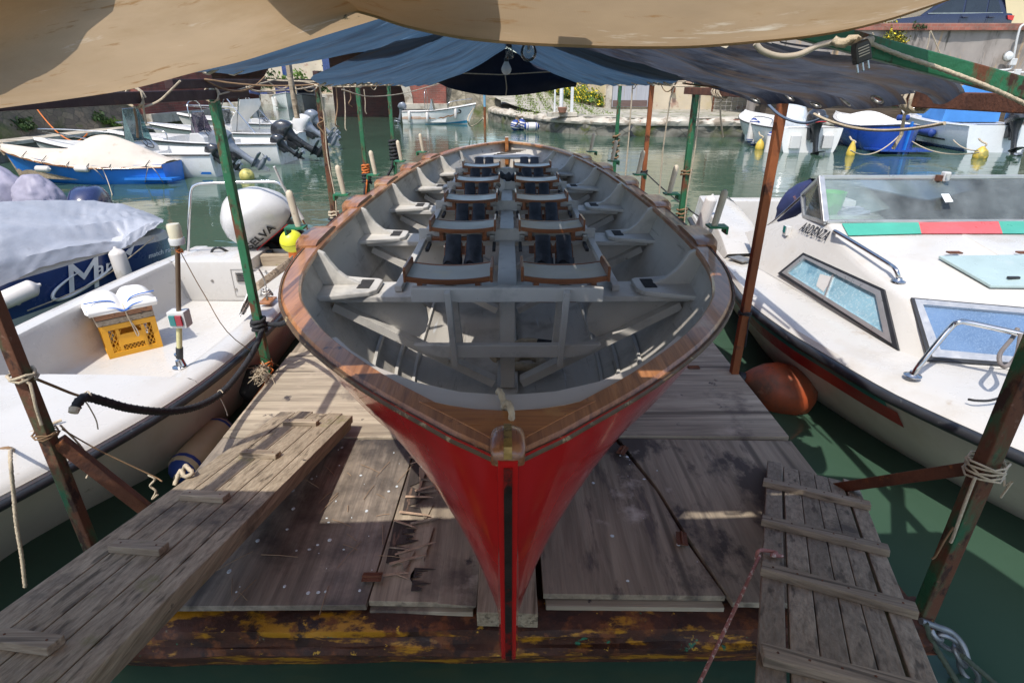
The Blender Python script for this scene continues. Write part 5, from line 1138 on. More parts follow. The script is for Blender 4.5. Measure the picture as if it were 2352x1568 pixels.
def side_text(s, size, s0, z, par, m, shear=.2, sx=1, tilt=.0, bold=0):
    text_mesh(s, size, .002, shear, bold, sx).xf(axes(nbp(s0, .012, z), hd + V((0, 0, tilt)), V((0, 0, 1)))).build('lettering', m, par)
side_text('M', .44, .60, .535, nb, mw, .25, 1.15); side_text('ano', .22, .95, .575, nb, mw, .25, 1.2); side_text('match race', .075, 1.62, .545, nb, mw, .25, 1.15)
sw = MB()
arc = [(.95, .60), (1.12, .64), (1.22, .685), (1.0, .56), (.75, .45), (.45, .395), (.30, .42), (.27, .48), (.42, .56)]
p0 = [nbp(s, .014, z) for s, z in [(1.22, .69), (1.05, .60), (.8, .49), (.5, .415), (.33, .41), (.28, .45), (.33, .51), (.48, .575), (.62, .61)]]
sw.tube(smooth(p0), [.004 + .014*math.sin(math.pi*i/40) for i in range(41)], 6); sw.build('swoosh', mw, nb, sm=60)
MB().slab([nbp(s, .012, z) for s, z in ((1.16, .66), (1.30, .72), (1.21, .61))], hs*.004).build('arrow_head', mw, nb)
for s, z in ((1.78, .60), (1.13, .64), (-.02, .50)): MB().lathe([(.024, 0), (.022, .006), (.001, .007)], 12, M.Translation(nbp(s, .002, z)) @ frame_of(hs).to_4x4()).build('fitting', m_whiteb, nb)
fender(nbp(-.12, .10, .60), V((.75, .95, .30)), .46, .08, m_fend, 'dirty white fender lying slanted against the navy hull')
fender(nbp(1.0, .10, .56), V((-.05, .0, 1)), .40, .08, m_fend, 'upright white fender hanging over the lettering of the navy hull')
rope([nbp(1.55, .03, .74), nbp(1.2, .05, .62), nbp(.8, .06, .5), nbp(.4, .05, .44), nbp(.0, .05, .42)], .006, m_ropew, 'white line drooping along the navy hull', 'cord')
def shroud(c, r, h, m, label, seed, lean=(0, 0)):
    rows = []
    for k in range(24):
        t = k/23; rr = r*(1.05 - .75*t**2.2); row = []
        for i in range(44):
            a = 2*math.pi*i/44; n = 1 + .20*NZ.noise(V((math.cos(a)*2, math.sin(a)*2, t*3 + seed))) + .22*abs(NZ.noise(V((math.cos(a)*4, math.sin(a)*4, t*4 + seed)))) + .08*math.sin(5*a + seed + t*2)*(1 - t)
            row.append(V(c) + V((math.cos(a)*rr*n + lean[0]*t, math.sin(a)*rr*n*.8 + lean[1]*t, h*(t**.8))))
        rows.append(row)
    b = MB().grid(rows, True); b.f.append(tuple(range(23*44, 24*44)))
    return solo(b, 'covered_outboard', m, label, 'covered outboard', sm=60)
m_lil = mat('lilac_grey_cover', (.30, .28, .35), .6, var=.2, vs=3, bump=.9, bs=6, spots=[((.2, .19, .24), 4, .55, .15)])
shroud(P(22, 480, y=8.3) - V((0, 0, .15)), .42, .75, m_lil, 'smooth lilac grey shroud over an outboard at the left edge', 1, (-.1, 0))
shroud(P(95, 470, y=8.0) - V((0, 0, .15)), .30, .55, m_lil, 'crumpled lilac grey shroud over an outboard behind the silver cover', 5, (-.02, 0))
t = thing('outboard_motor', 'navy outboard motor with pale stripes tilted up behind the silver cover', 'outboard motor', P(205, 455, y=7.5) - V((0, 0, .60)))
outboard(t, (0, 0, .15), R(100), R(25), 1.15, m_cnavy, m_lgrey, 'motor', stripe=mw)
# ------------------------------------------------------------------ right: white cabin boat ARDENZA
ab = thing('cabin_boat', 'white cabin motorboat with blue windows and red green bands, right of the raft', 'motorboat', (3.3, 4.2, 0))
XA = 3.75
GT = [(1.15, .05), (1.5, .62), (1.9, 1.0), (2.35, 1.20), (2.86, 1.40), (3.04, 1.455), (3.53, 1.55), (4.0, 1.635), (4.58, 1.67), (5.37, 1.575), (6.55, 1.42), (7.7, 1.25)]
def az(y): return interp([(1.15, .80), (2.4, .68), (4, .64), (6, .65), (7.7, .70)], y)
def apt(y, h):
    b = interp(GT, y); p = interp([(1.15, 1.2), (2.0, .62), (2.6, .42), (3, .33), (3.45, .25), (4.2, .19), (7.7, .16)], y)
    return V((XA - max(.01, b*h**p), lerp(y + .45*max(0, (2.6 - y)/1.4), y, h), lerp(-.2, az(y), h)))
AY = [1.15 + 6.55*i/44 for i in range(45)]
mb = MB()
for sg in (1, -1): mb.grid([[V((XA + sg*(p.x - XA), p.y, p.z)) for p in (apt(y, h) for h in HH)] for y in AY])
a = [apt(7.7, h) for h in HH]; mb.grid([a, [V((2*XA - p.x, p.y, p.z)) for p in a]])
mb.build('hull', m_grp, ab, sm=50)
for h0, h1, cc, nm in ((.83, .955, (.015, .14, .12), 'green_band'), (.70, .83, (.30, .02, .02), 'red_band')):
    MB().grid([[apt(y, lerp(h0, h1, k/3)) + V((-.006, 0, -.001)) for k in range(4)] for y in [lerp(3.05 if nm[0] == 'g' else 2.98, 7.6, i/30) for i in range(31)]]).build(nm, mat(nm, cc, .4, var=.15, vs=4), ab, sm=50)
MB().tube([apt(y, 1) + V((-.02, 0, -.03)) for y in AY], .034, 8).build('rub_rail', m_rub, ab, sm=60)
zD = .70
base = [P(*k7(545, 745), z=zD), P(*k7(660, 812), z=zD), P(*k7(1510, 1315), z=zD), P(*k7(1655, 1385), z=.715)]
base = [V((2.46, 5.33, zD)), V((2.475, 5.24, zD)), V((2.665, 3.44, zD)), V((2.76, 3.27, zD)), V((3.2, 3.10, .71)), V((XA, 3.0, .715))]
def bx_(y): return interp([(3.27, 2.76), (3.44, 2.665), (4.6, 2.58), (5.33, 2.46)], y)
dkk = MB()
for sg in (1, -1):
    rows = []
    for y in AY:
        p = apt(y, 1); inn = XA if y < 3.0 else (bx_(y) + .03 if y >= 3.27 else lerp(XA, 2.76, (y - 3.0)/.27))
        if y > 5.5: inn = 2.72
        inn = max(inn, p.x + .02); r = [(p.x, p.z - .01), (lerp(p.x, inn, .06), p.z + .03), (lerp(p.x, inn, .2), p.z + .045), (inn, max(p.z + .055, zD - .002 if y > 3 else 0))]
        rows.append([V((XA + sg*(x - XA), y, z)) for x, z in r])
    dkk.grid(rows)
dkk.build('deck', m_white, ab, sm=40)
T = [P(*k7(838, 372), z=1.2), P(*k7(1000, 440), z=1.22), P(*k7(935, 575), z=1.13), P(*k7(1310, 785), z=1.03), P(*k7(1440, 890), z=1.0), P(*k7(1545, 948), z=.985)]
P0, P1, PN = base[0], base[3], base[5]
W0 = P(*k7(1000, 430), z=1.25); W1 = V((XA, W0.y + .12, 1.28)); T4 = V((XA, 3.42, 1.03)); TM = V((XA, 4.2, 1.16))
def mir(p): return V((2*XA - p.x, p.y, p.z))
def on_plane_axis(p, pl, ax):
    n = (pl[1] - pl[0]).cross(pl[2] - pl[0]); q = p.copy(); q[ax] -= (p - pl[0]).dot(n)/n[ax]; return q
pl_s = (base[1], base[2], T[3]); pl_f = (base[3], PN, T[5])
T[4] = on_plane_axis(T[4], pl_s, 0); T[2] = on_plane_axis(T[2], pl_s, 0); T4 = on_plane_axis(T4, pl_f, 1); base[4] = on_plane_axis(base[4], pl_f, 1)
cab = MB()
side = [base[1], base[2], T[4], T[3], T[2]]; aftp = [P0, base[1], T[2], W0, T[0], V((2.50, 5.9, .92))]
nose = [base[2], base[3], T[5], T[4]]
front = [base[3], base[4], PN, T4, T[5]]
sl = P(*k7(1600, 930), z=1.0)
roofp = [W0, T[2], T[3], T[4], T[5], T4, TM, W1]
for poly in (side, aftp, nose, front, roofp):
    cab.add(poly, [tuple(range(len(poly)))]); cab.add([mir(p) for p in poly], [tuple(range(len(poly)))[::-1]])
cab.add([W0, W1, mir(W0), mir(T[0]), T[0]], [(0, 1, 2, 3, 4)])
cabo = cab.build('cabin', m_white, ab, bev=.035, sm=60)
from mathutils.bvhtree import BVHTree
cab_b = BVHTree.FromPolygons([v.co + ab.location for v in cabo.data.vertices], [tuple(p.vertices) for p in cabo.data.polygons])
def cabhit(u, v, off=0):
    h = cab_b.ray_cast(CAMP, ray(u, v)); 
    if h[0] is None: h = (P(u, v, z=1.1), V((0, 0, 1)))
    n = h[1] if h[1].dot(ray(u, v)) < 0 else -h[1]; return h[0] + n*off, n
def plane_hit(pl, u, v, off=0):
    n = (pl[1] - pl[0]).cross(pl[2] - pl[0]).normalized()
    if n.dot(CAMP - pl[0]) < 0: n = -n
    r = ray(u, v); return CAMP + r*((pl[0] - CAMP).dot(n)/r.dot(n)) + n*off, n
def band_frame(pl, outer, inner, off, th, m, name, par):
    o = [plane_hit(pl, *k7(*p), off)[0] for p in outer]; i_ = [plane_hit(pl, *k7(*p), off)[0] for p in inner]; n = plane_hit(pl, *k7(*outer[0]))[1]; mb = MB(); k = len(o)
    for j in range(k):
        q = (j + 1) % k; mb.slab([o[j], o[q], i_[q], i_[j]], n*th)
    return mb.build(name, m, par)
m_pane1 = mat('frosted_blue_pane', (.22, .38, .46), .25, var=.2, vs=3, spots=[((.42, .55, .60), 60, .52, .1), ((.05, .17, .27), 2.2, .52, .12)], coat=.3)
m_pane2 = mat('speckled_blue_pane', (.10, .17, .29), .3, var=.2, vs=3, spots=[((.16, .24, .36), 120, .5, .1), ((.45, .52, .58), 26, .70, .02)], coat=.3)
m_alu = mat('anodised_aluminium', (.55, .55, .54), .35, .7, var=.1, vs=8)
w1 = MB().slab([plane_hit(pl_s, *k7(*p), .006)[0] for p in ((735, 778), (866, 676), (1362, 925), (1425, 1200))], (0, 0, .001)).build('side_window', m_pane1, ab)
band_frame(pl_s, ((680, 782), (856, 640), (1408, 890), (1508, 1305)), ((712, 778), (860, 660), (1385, 902), (1465, 1262)), .004, .020, m_rub, 'rubber_seal', w1)
band_frame(pl_s, ((712, 778), (860, 660), (1385, 902), (1465, 1262)), ((745, 776), (866, 682), (1355, 930), (1412, 1190)), .005, .026, m_alu, 'window_frame', w1)
a, n = plane_hit(pl_s, *k7(1055, 788), .012); b, n = plane_hit(pl_s, *k7(996, 945), .012); MB().bar(a, b, .018, .012, n).build('divider', m_alu, w1)
MB().slab([plane_hit(pl_s, *k7(*p), .009)[0] for p in ((962, 782), (1038, 800), (1022, 850), (988, 905), (936, 862))], (0, 0, .001)).build('paper_behind_glass', m_whiteb, w1)
w2 = MB().slab([plane_hit(pl_f, *k7(*p), .006)[0] for p in ((1640, 1000), (2420, 1070), (2500, 1385), (1760, 1315))], (0, 0, .001)).build('front_window', m_pane2, ab)
band_frame(pl_f, ((1572, 952), (2440, 1028), (2560, 1435), (1690, 1378)), ((1592, 966), (2435, 1040), (2545, 1420), (1712, 1360)), .004, .018, m_rub, 'rubber_seal', w2)
band_frame(pl_f, ((1592, 966), (2435, 1040), (2545, 1420), (1712, 1360)), ((1648, 1004), (2420, 1072), (2500, 1382), (1768, 1312)), .005, .026, m_alu, 'window_frame', w2)
# windscreen
m_ws = glass('hazy_windscreen', (.86, .91, .90), .03, .17, (.55, .62, .62))
ap = P(*k7(962, 118), y=W0.y + .30); ap2 = V((XA + (XA - ap.x), ap.y + .02, ap.z)); W0b = W0 + V((0, .01, .0)); W0r = mir(W0b)
ws = MB().slab([W0b, W0r, ap2, ap], (0, .006, 0)).build('windscreen', m_ws, ab)
fr_ = MB().bar(ap, ap2, .035, .03, (0, 0, 1)).bar(W0b + V((0, 0, .01)), W0r + V((0, 0, .01)), .05, .025, (0, 0, 1)).bar(W0b, ap, .035, .05, (1, 0, 0)); fr_.build('windscreen_frame', m_alu, ws, bev=.004)
MB().bar(ap - V((0, .005, .022)), ap2 - V((0, .005, .022)), .012, .012).build('rubber_trim', m_rub, ws)
wr = [P(*k7(850, 385), z=1.2), P(*k7(835, 240), y=W0.y + .85)]
wq = MB().slab([W0b, ap, wr[1], wr[0]], (.005, 0, 0)).build('side_windscreen', m_ws, ab)
MB().bar(W0b, wr[0], .03, .03).bar(wr[0], wr[1], .03, .03).bar(wr[1], ap, .03, .03).build('windscreen_frame', m_alu, wq)
# band of colour under the windscreen, on the roof
plr = (W0, T[2], TM)
def roofpt(a, b, off): return cabhit(*k7(a, b), off)[0]
for a0, a1, b0, b1, cc, nm in ((1105, 1628, 1150, 1648, (.06, .35, .25), 'green_stripe'), (1628, 2172, 1648, 2200, (.62, .10, .10), 'red_stripe'), (2172, 2700, 2200, 2720, (.06, .35, .25), 'green_stripe')):
    tl, tr, br_, bl = ((a0, 443 - (a0 - 1105)*.012), (a1, 443 - (a1 - 1105)*.012), (b1, 512), (b0, 526 if b0 < 1200 else 512))
    rows = [[roofpt(lerp(lerp(tl[0], tr[0], i/8), lerp(bl[0], br_[0], i/8), j/2), lerp(lerp(tl[1], tr[1], i/8), lerp(bl[1], br_[1], i/8), j/2), .014) for i in range(9)] for j in range(3)]
    MB().grid(rows).build(nm, mat(nm, cc, .35, var=.08, vs=5, coat=.2), ab, solid=.003)
def upr(pl, c, right, size, s, m, par, name='lettering', off=.006, **k):
    o, n = plane_hit(pl, *k7(*c), off); a, _ = plane_hit(pl, *k7(*right), off); x = a - o; y = n.cross(x)
    return text_mesh(s, size, .002, **k).xf(axes(o, x, y)).build(name, m, par)
pl_u = (T[0], W0, T[2])
o_, n_ = cabhit(*k7(928, 497), .004); a_ = cabhit(*k7(985, 519), .004)[0]; b_ = cabhit(*k7(880, 480), .004)[0]; x_ = (a_ - b_).normalized(); y_ = n_.cross(x_)
at_ = text_mesh('ARDENZA', .13, .002, sx=.55, sp=1.25); at_.xf(axes(o_ + n_*.014, x_, y_)); at_.build('lettering', ms, ab)
# deck fittings
plh = (roofpt(1780, 700, 0), roofpt(2130, 870, 0), roofpt(2300, 700, 0)); h0 = [plane_hit(plh, *k7(*p), .012)[0] for p in ((1760, 682), (2560, 672), (2560, 890), (2115, 886))]
hh = MB().slab(h0, (0, 0, .022)).build('deck_hatch', m_frost, ab, bev=.006)
MB().box(roofpt(2262, 842, .045), (.085, .022, .018)).build('handle', m_plug, hh, bev=.006)
for a, b in ((1865, 660), (2335, 660)): MB().box(roofpt(a, b, .035), (.10, .05, .012)).build('hinge', m_rust, hh, bev=.003)
rail(ab, [P(*k7(1050, 500), z=1.16), P(*k7(1055, 488), z=1.22), P(*k7(1080, 498), z=1.225), P(*k7(1250, 600), z=1.17), P(*k7(1420, 705), z=1.12), P(*k7(1470, 745), z=1.11), P(*k7(1490, 790), z=1.07), P(*k7(1492, 832), z=1.02)], .016, world=True)
MB().lathe([(.05, 0), (.05, .006), (.025, .016), (.02, .03)], 14, M.Translation(roofpt(1492, 832, .0))).build('rail_foot', m_steel, ab, sm=50)
rl = [P(*k7(1590, 1475), z=.725), P(*k7(1640, 1400), z=.80), P(*k7(1760, 1250), z=.93), P(*k7(1860, 1135), z=1.03), P(*k7(1905, 1108), z=1.06), P(*k7(1960, 1110), z=1.06), P(*k7(2150, 1150), z=1.05), P(*k7(2352, 1195), z=1.04), P(*k7(2700, 1280), z=1.02)]
rail(ab, rl, .017, world=True); MB().lathe([(.05, 0), (.05, .006), (.025, .016), (.02, .03)], 14, M.Translation(P(*k7(1590, 1475), z=.72))).build('rail_foot', m_steel, ab, sm=50)
rope([P(*k7(2310, 1150), z=1.05), P(*k7(2270, 1220), z=1.0), P(*k7(2190, 1320), z=.96), P(*k7(2190, 1390), z=.92), P(*k7(2230, 1410), z=.92), P(*k7(2300, 1340), z=.95), P(*k7(2330, 1190), z=1.05)], .012, mat('grey_hose', (.16, .14, .13), .6), 'grey rope loop hanging from the bow rail of the cabin boat', 'rope')
rope([P(*k3(1400, 190), z=.74), P(*k3(1440, 196), z=.75), P(*k3(1500, 196), z=.75), P(*k3(1560, 180), z=.76), P(*k3(1640, 150), z=.76)], .007, m_ropek, 'short black cable end lying on the foredeck of the cabin boat', 'cable')
vt = MB().box(P(*k7(415, 676), z=.72), (.16, .20, .012), M.Rotation(R(25), 3, 'Z')).build('deck_vent', m_bolt, ab, bev=.004)
for k in range(7): pass
lm_ = MB().box(cabhit(*k7(742, 490), .02)[0], (.05, .07, .09)).build('side_lamp', m_whiteb, ab, bev=.008)
MB().box(cabhit(*k7(738, 490), .045)[0], (.012, .045, .06)).build('green_lens', mat('green_lens', (.01, .16, .15), .1), lm_)
pt_ = P(*k7(1815, 112), y=ap.y - .02)
ml = MB().box(pt_, (.055, .06, .08)).build('masthead_lamp', m_whiteb, ab, bev=.01); MB().box(pt_ - V((.055, 0, .015)), (.05, .04, .05)).build('lamp_bracket', m_rust, ml, bev=.004); MB().lathe([(.022, 0), (.022, .05)], 12, M.Translation(pt_ + V((.0, -.035, -.025)))).build('lens', m_bulb, ml)
MB().slab([P(*k7(*p), y=W0.y + .14 + dy) for p, dy in (((1785, 232), .02), ((1838, 232), .02), ((1868, 284), -.08), ((1815, 290), -.08))], (0, -.002, 0)).build('paper_notice', mw, ws)
# cockpit: port coaming, seat back, floor
co = MB()
rows = []
for y, zt, xi in ((7.7, .98, 2.95), (7.2, .96, 2.92), (6.6, .90, 2.86), (6.1, .82, 2.80), (5.75, .73, 2.70)):
    p = apt(y, 1); rows.append([V((p.x + .03, y, p.z + .02)), V((p.x + .07, y, zt)), V((xi - .1, y, zt + .01)), V((xi, y, zt - .02)), V((xi + .02, y, .30))])
co.grid(rows); co.bx(2.95, 2*XA - 2.95, 7.45, 7.7, .3, .96); co.bx(2.72, 2.98, 5.75, 6.2, .3, .82)
co.build('cockpit_coaming', m_white, ab, bev=.02, sm=40)
MB().bx(2.5, 5.0, 5.3, 7.5, .26, .30).build('cockpit_sole', m_white, ab)
MB().bx(3.05, 4.6, 5.25, 5.75, 1.06, 1.10).build('dashboard', m_white, ab, bev=.02)
MB().slab([P(*k7(*p), z=1.13) for p in ((1385, 395), (2010, 402), (2180, 470), (1530, 475))], (0, 0, .02)).build('dash_mat', mat('charcoal_mat', (.05, .05, .06), .8), ab)
bkx = thing('bucket', 'green plastic bucket behind the windscreen of the cabin boat', 'bucket', P(*k7(1000, 470), y=5.6))
MB().lathe([(.001, 0), (.09, 0), (.125, .27), (.118, .27), (.085, .01)], 18, M.Translation(P(*k7(1000, 410), y=5.45)), False).build('body', mat('green_bucket', (.12, .5, .08), .4), bkx, sm=50)
rg = MB().rope(coil(P(*k7(1170, 375), y=5.4), .16, .04, 3, .03, .05, 2), .025); solo(rg, 'rag_pile', m_lil, 'heap of grey rope and rags on the dashboard behind the windscreen', 'rope', sm=60)
fender(P(*k7(165, 400), z=.95), V((.15, -.2, 1)), .55, .065, m_fend, 'thin grey white fender on the stern corner of the cabin boat')
MB_ = MB().lathe([(.03, 0), (.03, .05), (.045, .055), (.045, .07), (.02, .075)], 12, M.Translation(P(*k7(213, 335), z=.99))); bb = solo(MB_, 'bollard', m_plug, 'small black bollard on the stern of the cabin boat', 'bollard', sm=50)
cn = thing('canopy', 'folded dark blue canopy with a steel hoop behind the windscreen of the cabin boat', 'canopy', (3.2, 6.1, 1.0))
rows = []
for i in range(12):
    t = i/11; c = P(*k7(lerp(690, 905, t), lerp(400, 135, t)), y=lerp(6.2, 5.9, t)); r = .10*math.sin(math.pi*min(1, .15 + t*.8))
    rows.append([c + V((r*math.cos(a)*1.4 + .04*NZ.noise(V((t*5, a, 0))), r*math.sin(a), r*math.sin(a)*.8)) for a in [2*math.pi*k/12 for k in range(12)]])
MB().grid(rows, True).build('folded_cloth', mat('navy_canvas', (.02, .03, .10), .8, var=.3, vs=8, spots=[((.3, .14, .1), 6, .6, .05)]), cn, sm=60)
MB().tube(smooth([P(*k7(540, 495), z=.85), P(*k7(640, 420), y=6.0), P(*k7(840, 240), y=5.8), P(*k7(950, 130), y=5.6)]), .014, 7).build('hoop', m_steel, cn, sm=60)
# ------------------------------------------------------------------ buoy, fenders, chain by the raft
bo = thing('mooring_buoy', 'big weathered orange buoy floating between the raft and the cabin boat', 'buoy', P(1790, 900, z=0))
m_obuoy = mat('weathered_orange_buoy', (.42, .075, .02), .6, var=.2, vs=4, spots=[((.11, .05, .03), 2.2, .44, .2, (1, 1, .8)), ((.05, .03, .025), 6, .62, .1), ((.22, .10, .06), 12, .6, .1)], bump=.15, bs=20)
bc = P(1790, 892, z=.14); axb = V((-.92, .12, .25)).normalized(); X = M.Translation(bc) @ frame_of(axb).to_4x4() @ M.Scale(.9, 4)
MB().lathe([(.001, -.31), (.09, -.30), (.17, -.25), (.215, -.15), (.23, -.03), (.22, .08), (.18, .18), (.12, .26), (.07, .31), (.05, .33)], 22, X).build('body', m_obuoy, bo, sm=60)
MB().lathe([(.05, .32), (.045, .37), (.05, .385), (.02, .40)], 12, X).build('eye', m_rub, bo, sm=50)
tw_ = MB()
for i in range(40):
    a = random.uniform(0, 6.3); tw_.tube([bc + V((.2*math.cos(a), .2*math.sin(a), -.15)), bc + V((.24*math.cos(a + .1), .24*math.sin(a + .1), -.17 + random.uniform(-.01, .02)))], .005, 4)
tw_.build('weed_fringe', mat('weed', (.2, .18, .08), .9), bo)['kind'] = 'stuff'
a, b = P(*k1(1075, 330), z=.10), P(*k1(885, 540), z=.10)
fender((a + b)/2, (b - a), (b - a).length + .10, .105, mat('cream_fender', (.50, .40, .24), .6, var=.1, vs=4, spots=[((.2, .12, .07), 5, .55, .12)]), 'long cream fender with navy ends floating beside the gangplank', m_bluec)
a, b = P(606, 838, z=.38), P(566, 918, z=.12)
fender((a + b)/2, b - a, (b - a).length, .10, mat('blackened_fender', (.03, .028, .026), .7, var=.4, vs=8, spots=[((.15, .14, .11), 9, .6, .1)], bump=.5, bs=25), 'blackened old fender by the foot of the green post at left')
fr_ = MB(); rnd = random.Random(8)
for i in range(70):
    c = P(597 + rnd.uniform(-14, 14), 852 + rnd.uniform(-14, 16), z=.42); fr_.tube([c, c + V((rnd.uniform(-.04, .04), rnd.uniform(-.04, .03), rnd.uniform(-.03, .04))), c + V((rnd.uniform(-.07, .07), rnd.uniform(-.06, .03), rnd.uniform(-.08, .02)))], .0025, 4)
o = solo(fr_, 'frayed_rope', m_ropew, 'tuft of frayed pale rope on the blackened fender', 'rope'); o['kind'] = 'thing'
ch = thing('chain', 'galvanised shackle and chain with green cords at the right front corner of the raft', 'chain', P(2180, 1480, z=.15))
m_galv = mat('galvanised_steel', (.25, .26, .27), .45, .7, var=.3, vs=14)
cp = [P(2140, 1440, z=.26), P(2160, 1460, z=.22), P(2195, 1490, z=.15), P(2215, 1520, z=.08), P(2235, 1560, z=.0)]
for i in range(4):
    c0, c1 = cp[i], cp[i+1]; d = (c1 - c0); L = d.length*.62; X = M.Translation((c0 + c1)/2) @ frame_of(d).to_4x4() @ M.Rotation(R(90*(i % 2) + 20), 4, 'Z')
    pts = [X @ V((.03*math.cos(a), 0, L*math.sin(a))) for a in [2*math.pi*k/20 for k in range(21)]]; MB().tube(pts, .011, 7, False).build('link', m_galv, ch, sm=60)
MB().tube(smooth([P(2115, 1425, z=.3), P(2150, 1438, z=.27), P(2185, 1452, z=.24), P(2210, 1480, z=.2), P(2222, 1515, z=.15)]), .014, 8).build('shackle', m_galv, ch, sm=60)
rope([P(2125, 1430, z=.3), P(2140, 1470, z=.2), P(2170, 1520, z=.1), P(2200, 1570, z=.0)], .012, m_ropeg, 'dark green rope tied at the right front raft corner', 'rope', True)
rope([P(2210, 1505, z=.2), P(2240, 1530, z=.12), P(2275, 1560, z=.05), P(2320, 1600, z=.0)], .010, m_ropeg, 'second dark green rope trailing from the shackle into the water', 'rope', True)
# ------------------------------------------------------------------ background materials
def stone(name, c1, c2, gap, scale, moss=.0, seed=0, stain=(.08, .07, .05), sq=(1, 1, 1)):
    def ex(t, c):
        v = t.n('ShaderNodeTexVoronoi'); v.feature = 'DISTANCE_TO_EDGE'; v.inputs['Scale'].default_value = scale
        cv = t.coord(sq); wn = t.n('ShaderNodeTexNoise'); t.l(cv, wn.inputs[0]); wn.inputs['Scale'].default_value = scale*1.5
        mx = t.mix(.12, (0, 0, 0), wn.outputs['Color']); va = t.n('ShaderNodeVectorMath', operation='ADD'); t.l(cv, va.inputs[0]); t.l(mx, va.inputs[1]); t.l(va.outputs[0], v.inputs['Vector'])
        v2 = t.n('ShaderNodeTexVoronoi'); v2.inputs['Scale'].default_value = scale; t.l(va.outputs[0], v2.inputs['Vector'])
        sx = t.n('ShaderNodeSeparateColor'); t.l(v2.outputs['Color'], sx.inputs[0])
        c = t.mix(sx.outputs[0], c1, c2); c = t.mix(t.math('MULTIPLY', t.rng(t.noise(scale*5, detail=8), .35, .7), .5), c, stain)
        c = t.mix(t.math('MULTIPLY', t.rng(v.outputs['Distance'], 0, .07, 1, 0), .8), c, gap)
        return c
    return mat(name, c1, .92, 0, .2, .5, (1, 1, 1), .7, scale*4, None, [((.06, .075, .02), .45, .55 - moss, .12), ((.10, .11, .03), 1.6, .62 - moss*.5, .08), (stain, .7, .56, .15)], extra=ex)
m_ramp = stone('rampart_stone', (.23, .18, .12), (.15, .115, .085), (.075, .065, .045), 2.6, .04, sq=(1, 1, 1.6))
m_slope = stone('pale_slope_stone', (.33, .29, .21), (.22, .19, .14), (.10, .09, .06), 1.3, -.02)  # paler stone colour than the rampart
m_paveq = stone('paving_stone', (.42, .39, .33), (.30, .28, .24), (.10, .12, .03), 1.25, -.03, stain=(.24, .22, .18), sq=(1, .7, 1))
m_quayf = stone('quay_face_stone', (.20, .19, .16), (.13, .13, .11), (.05, .05, .04), 1.2, .03, sq=(1, 1, 2))
m_kerb = mat('pale_stone', (.44, .40, .33), .85, var=.25, vs=1.5, bump=.8, bs=6, spots=[((.24, .195, .145), 1.6, .50, .1), ((.33, .17, .12), 2.2, .66, .05), ((.15, .14, .07), 3, .66, .08)])
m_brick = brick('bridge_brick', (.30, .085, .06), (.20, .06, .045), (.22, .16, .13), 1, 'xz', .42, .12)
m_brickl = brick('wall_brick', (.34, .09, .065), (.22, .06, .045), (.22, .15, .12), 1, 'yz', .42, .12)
m_brickd = brick('dark_shade_toned_brick', (.11, .04, .03), (.07, .03, .025), (.08, .06, .05), 1, 'xz', .42, .12)  # dark base brick; the inner pier's shade is put into this colour
m_brickt = brick('coping_brick', (.36, .13, .09), (.28, .10, .07), (.28, .20, .16), 1, 'xz', .30, .14)
m_yplast = mat('peeling_yellow_plaster', (.56, .46, .27), .9, var=.12, vs=.5, bump=.3, bs=5, spots=[((.52, .42, .34), .8, .52, .1), ((.40, .28, .19), 1.5, .60, .08), ((.62, .58, .50), 2.5, .62, .05), ((.22, .19, .15), .7, .66, .1, (1, 1, .5))])
m_pplast = mat('cream_patched_plaster', (.54, .465, .35), .9, var=.14, vs=.6, bump=.4, bs=5, spots=[((.56, .47, .30), .7, .52, .12), ((.38, .25, .19), 1.4, .58, .08), ((.30, .27, .23), .9, .62, .1)])
m_conc = mat('stained_quay_plaster', (.31, .275, .245), .92, var=.3, vs=.35, stretch=(1, 1, .6), bump=.5, bs=4, spots=[((.16, .135, .115), .5, .48, .12, (1, 1, .35)), ((.42, .28, .15), .9, .58, .1, (2, 2, .3)), ((.09, .08, .065), 1.3, .58, .08, (2, 1, .3)), ((.45, .42, .38), 1.6, .60, .08, (1, 1, .4)), ((.10, .09, .08), 2.4, .66, .06, (1, 1, .5))])
m_grass = mat('grass_blade', (.12, .17, .025), .8, var=.4, vs=3)
m_leaf = mat('bright_leaf', (.10, .17, .03), .7, var=.5, vs=2, trans=.25)
m_dleaf = mat('dark_leaf', (.035, .07, .018), .7, var=.5, vs=2, trans=.2)
m_flow = mat('yellow_flower', (.75, .58, .02), .7, var=.1, vs=5)
m_slat = mat('dark_pile_boards', (.09, .065, .045), .9, var=.3, vs=2, stretch=(.3, 1, 6), bump=.8, bs=9, bstretch=(.2, 1, 6), spots=[((.16, .12, .08), 3, .55, .1, (.3, 1, 5)), ((.05, .07, .02), 1, .62, .08)])
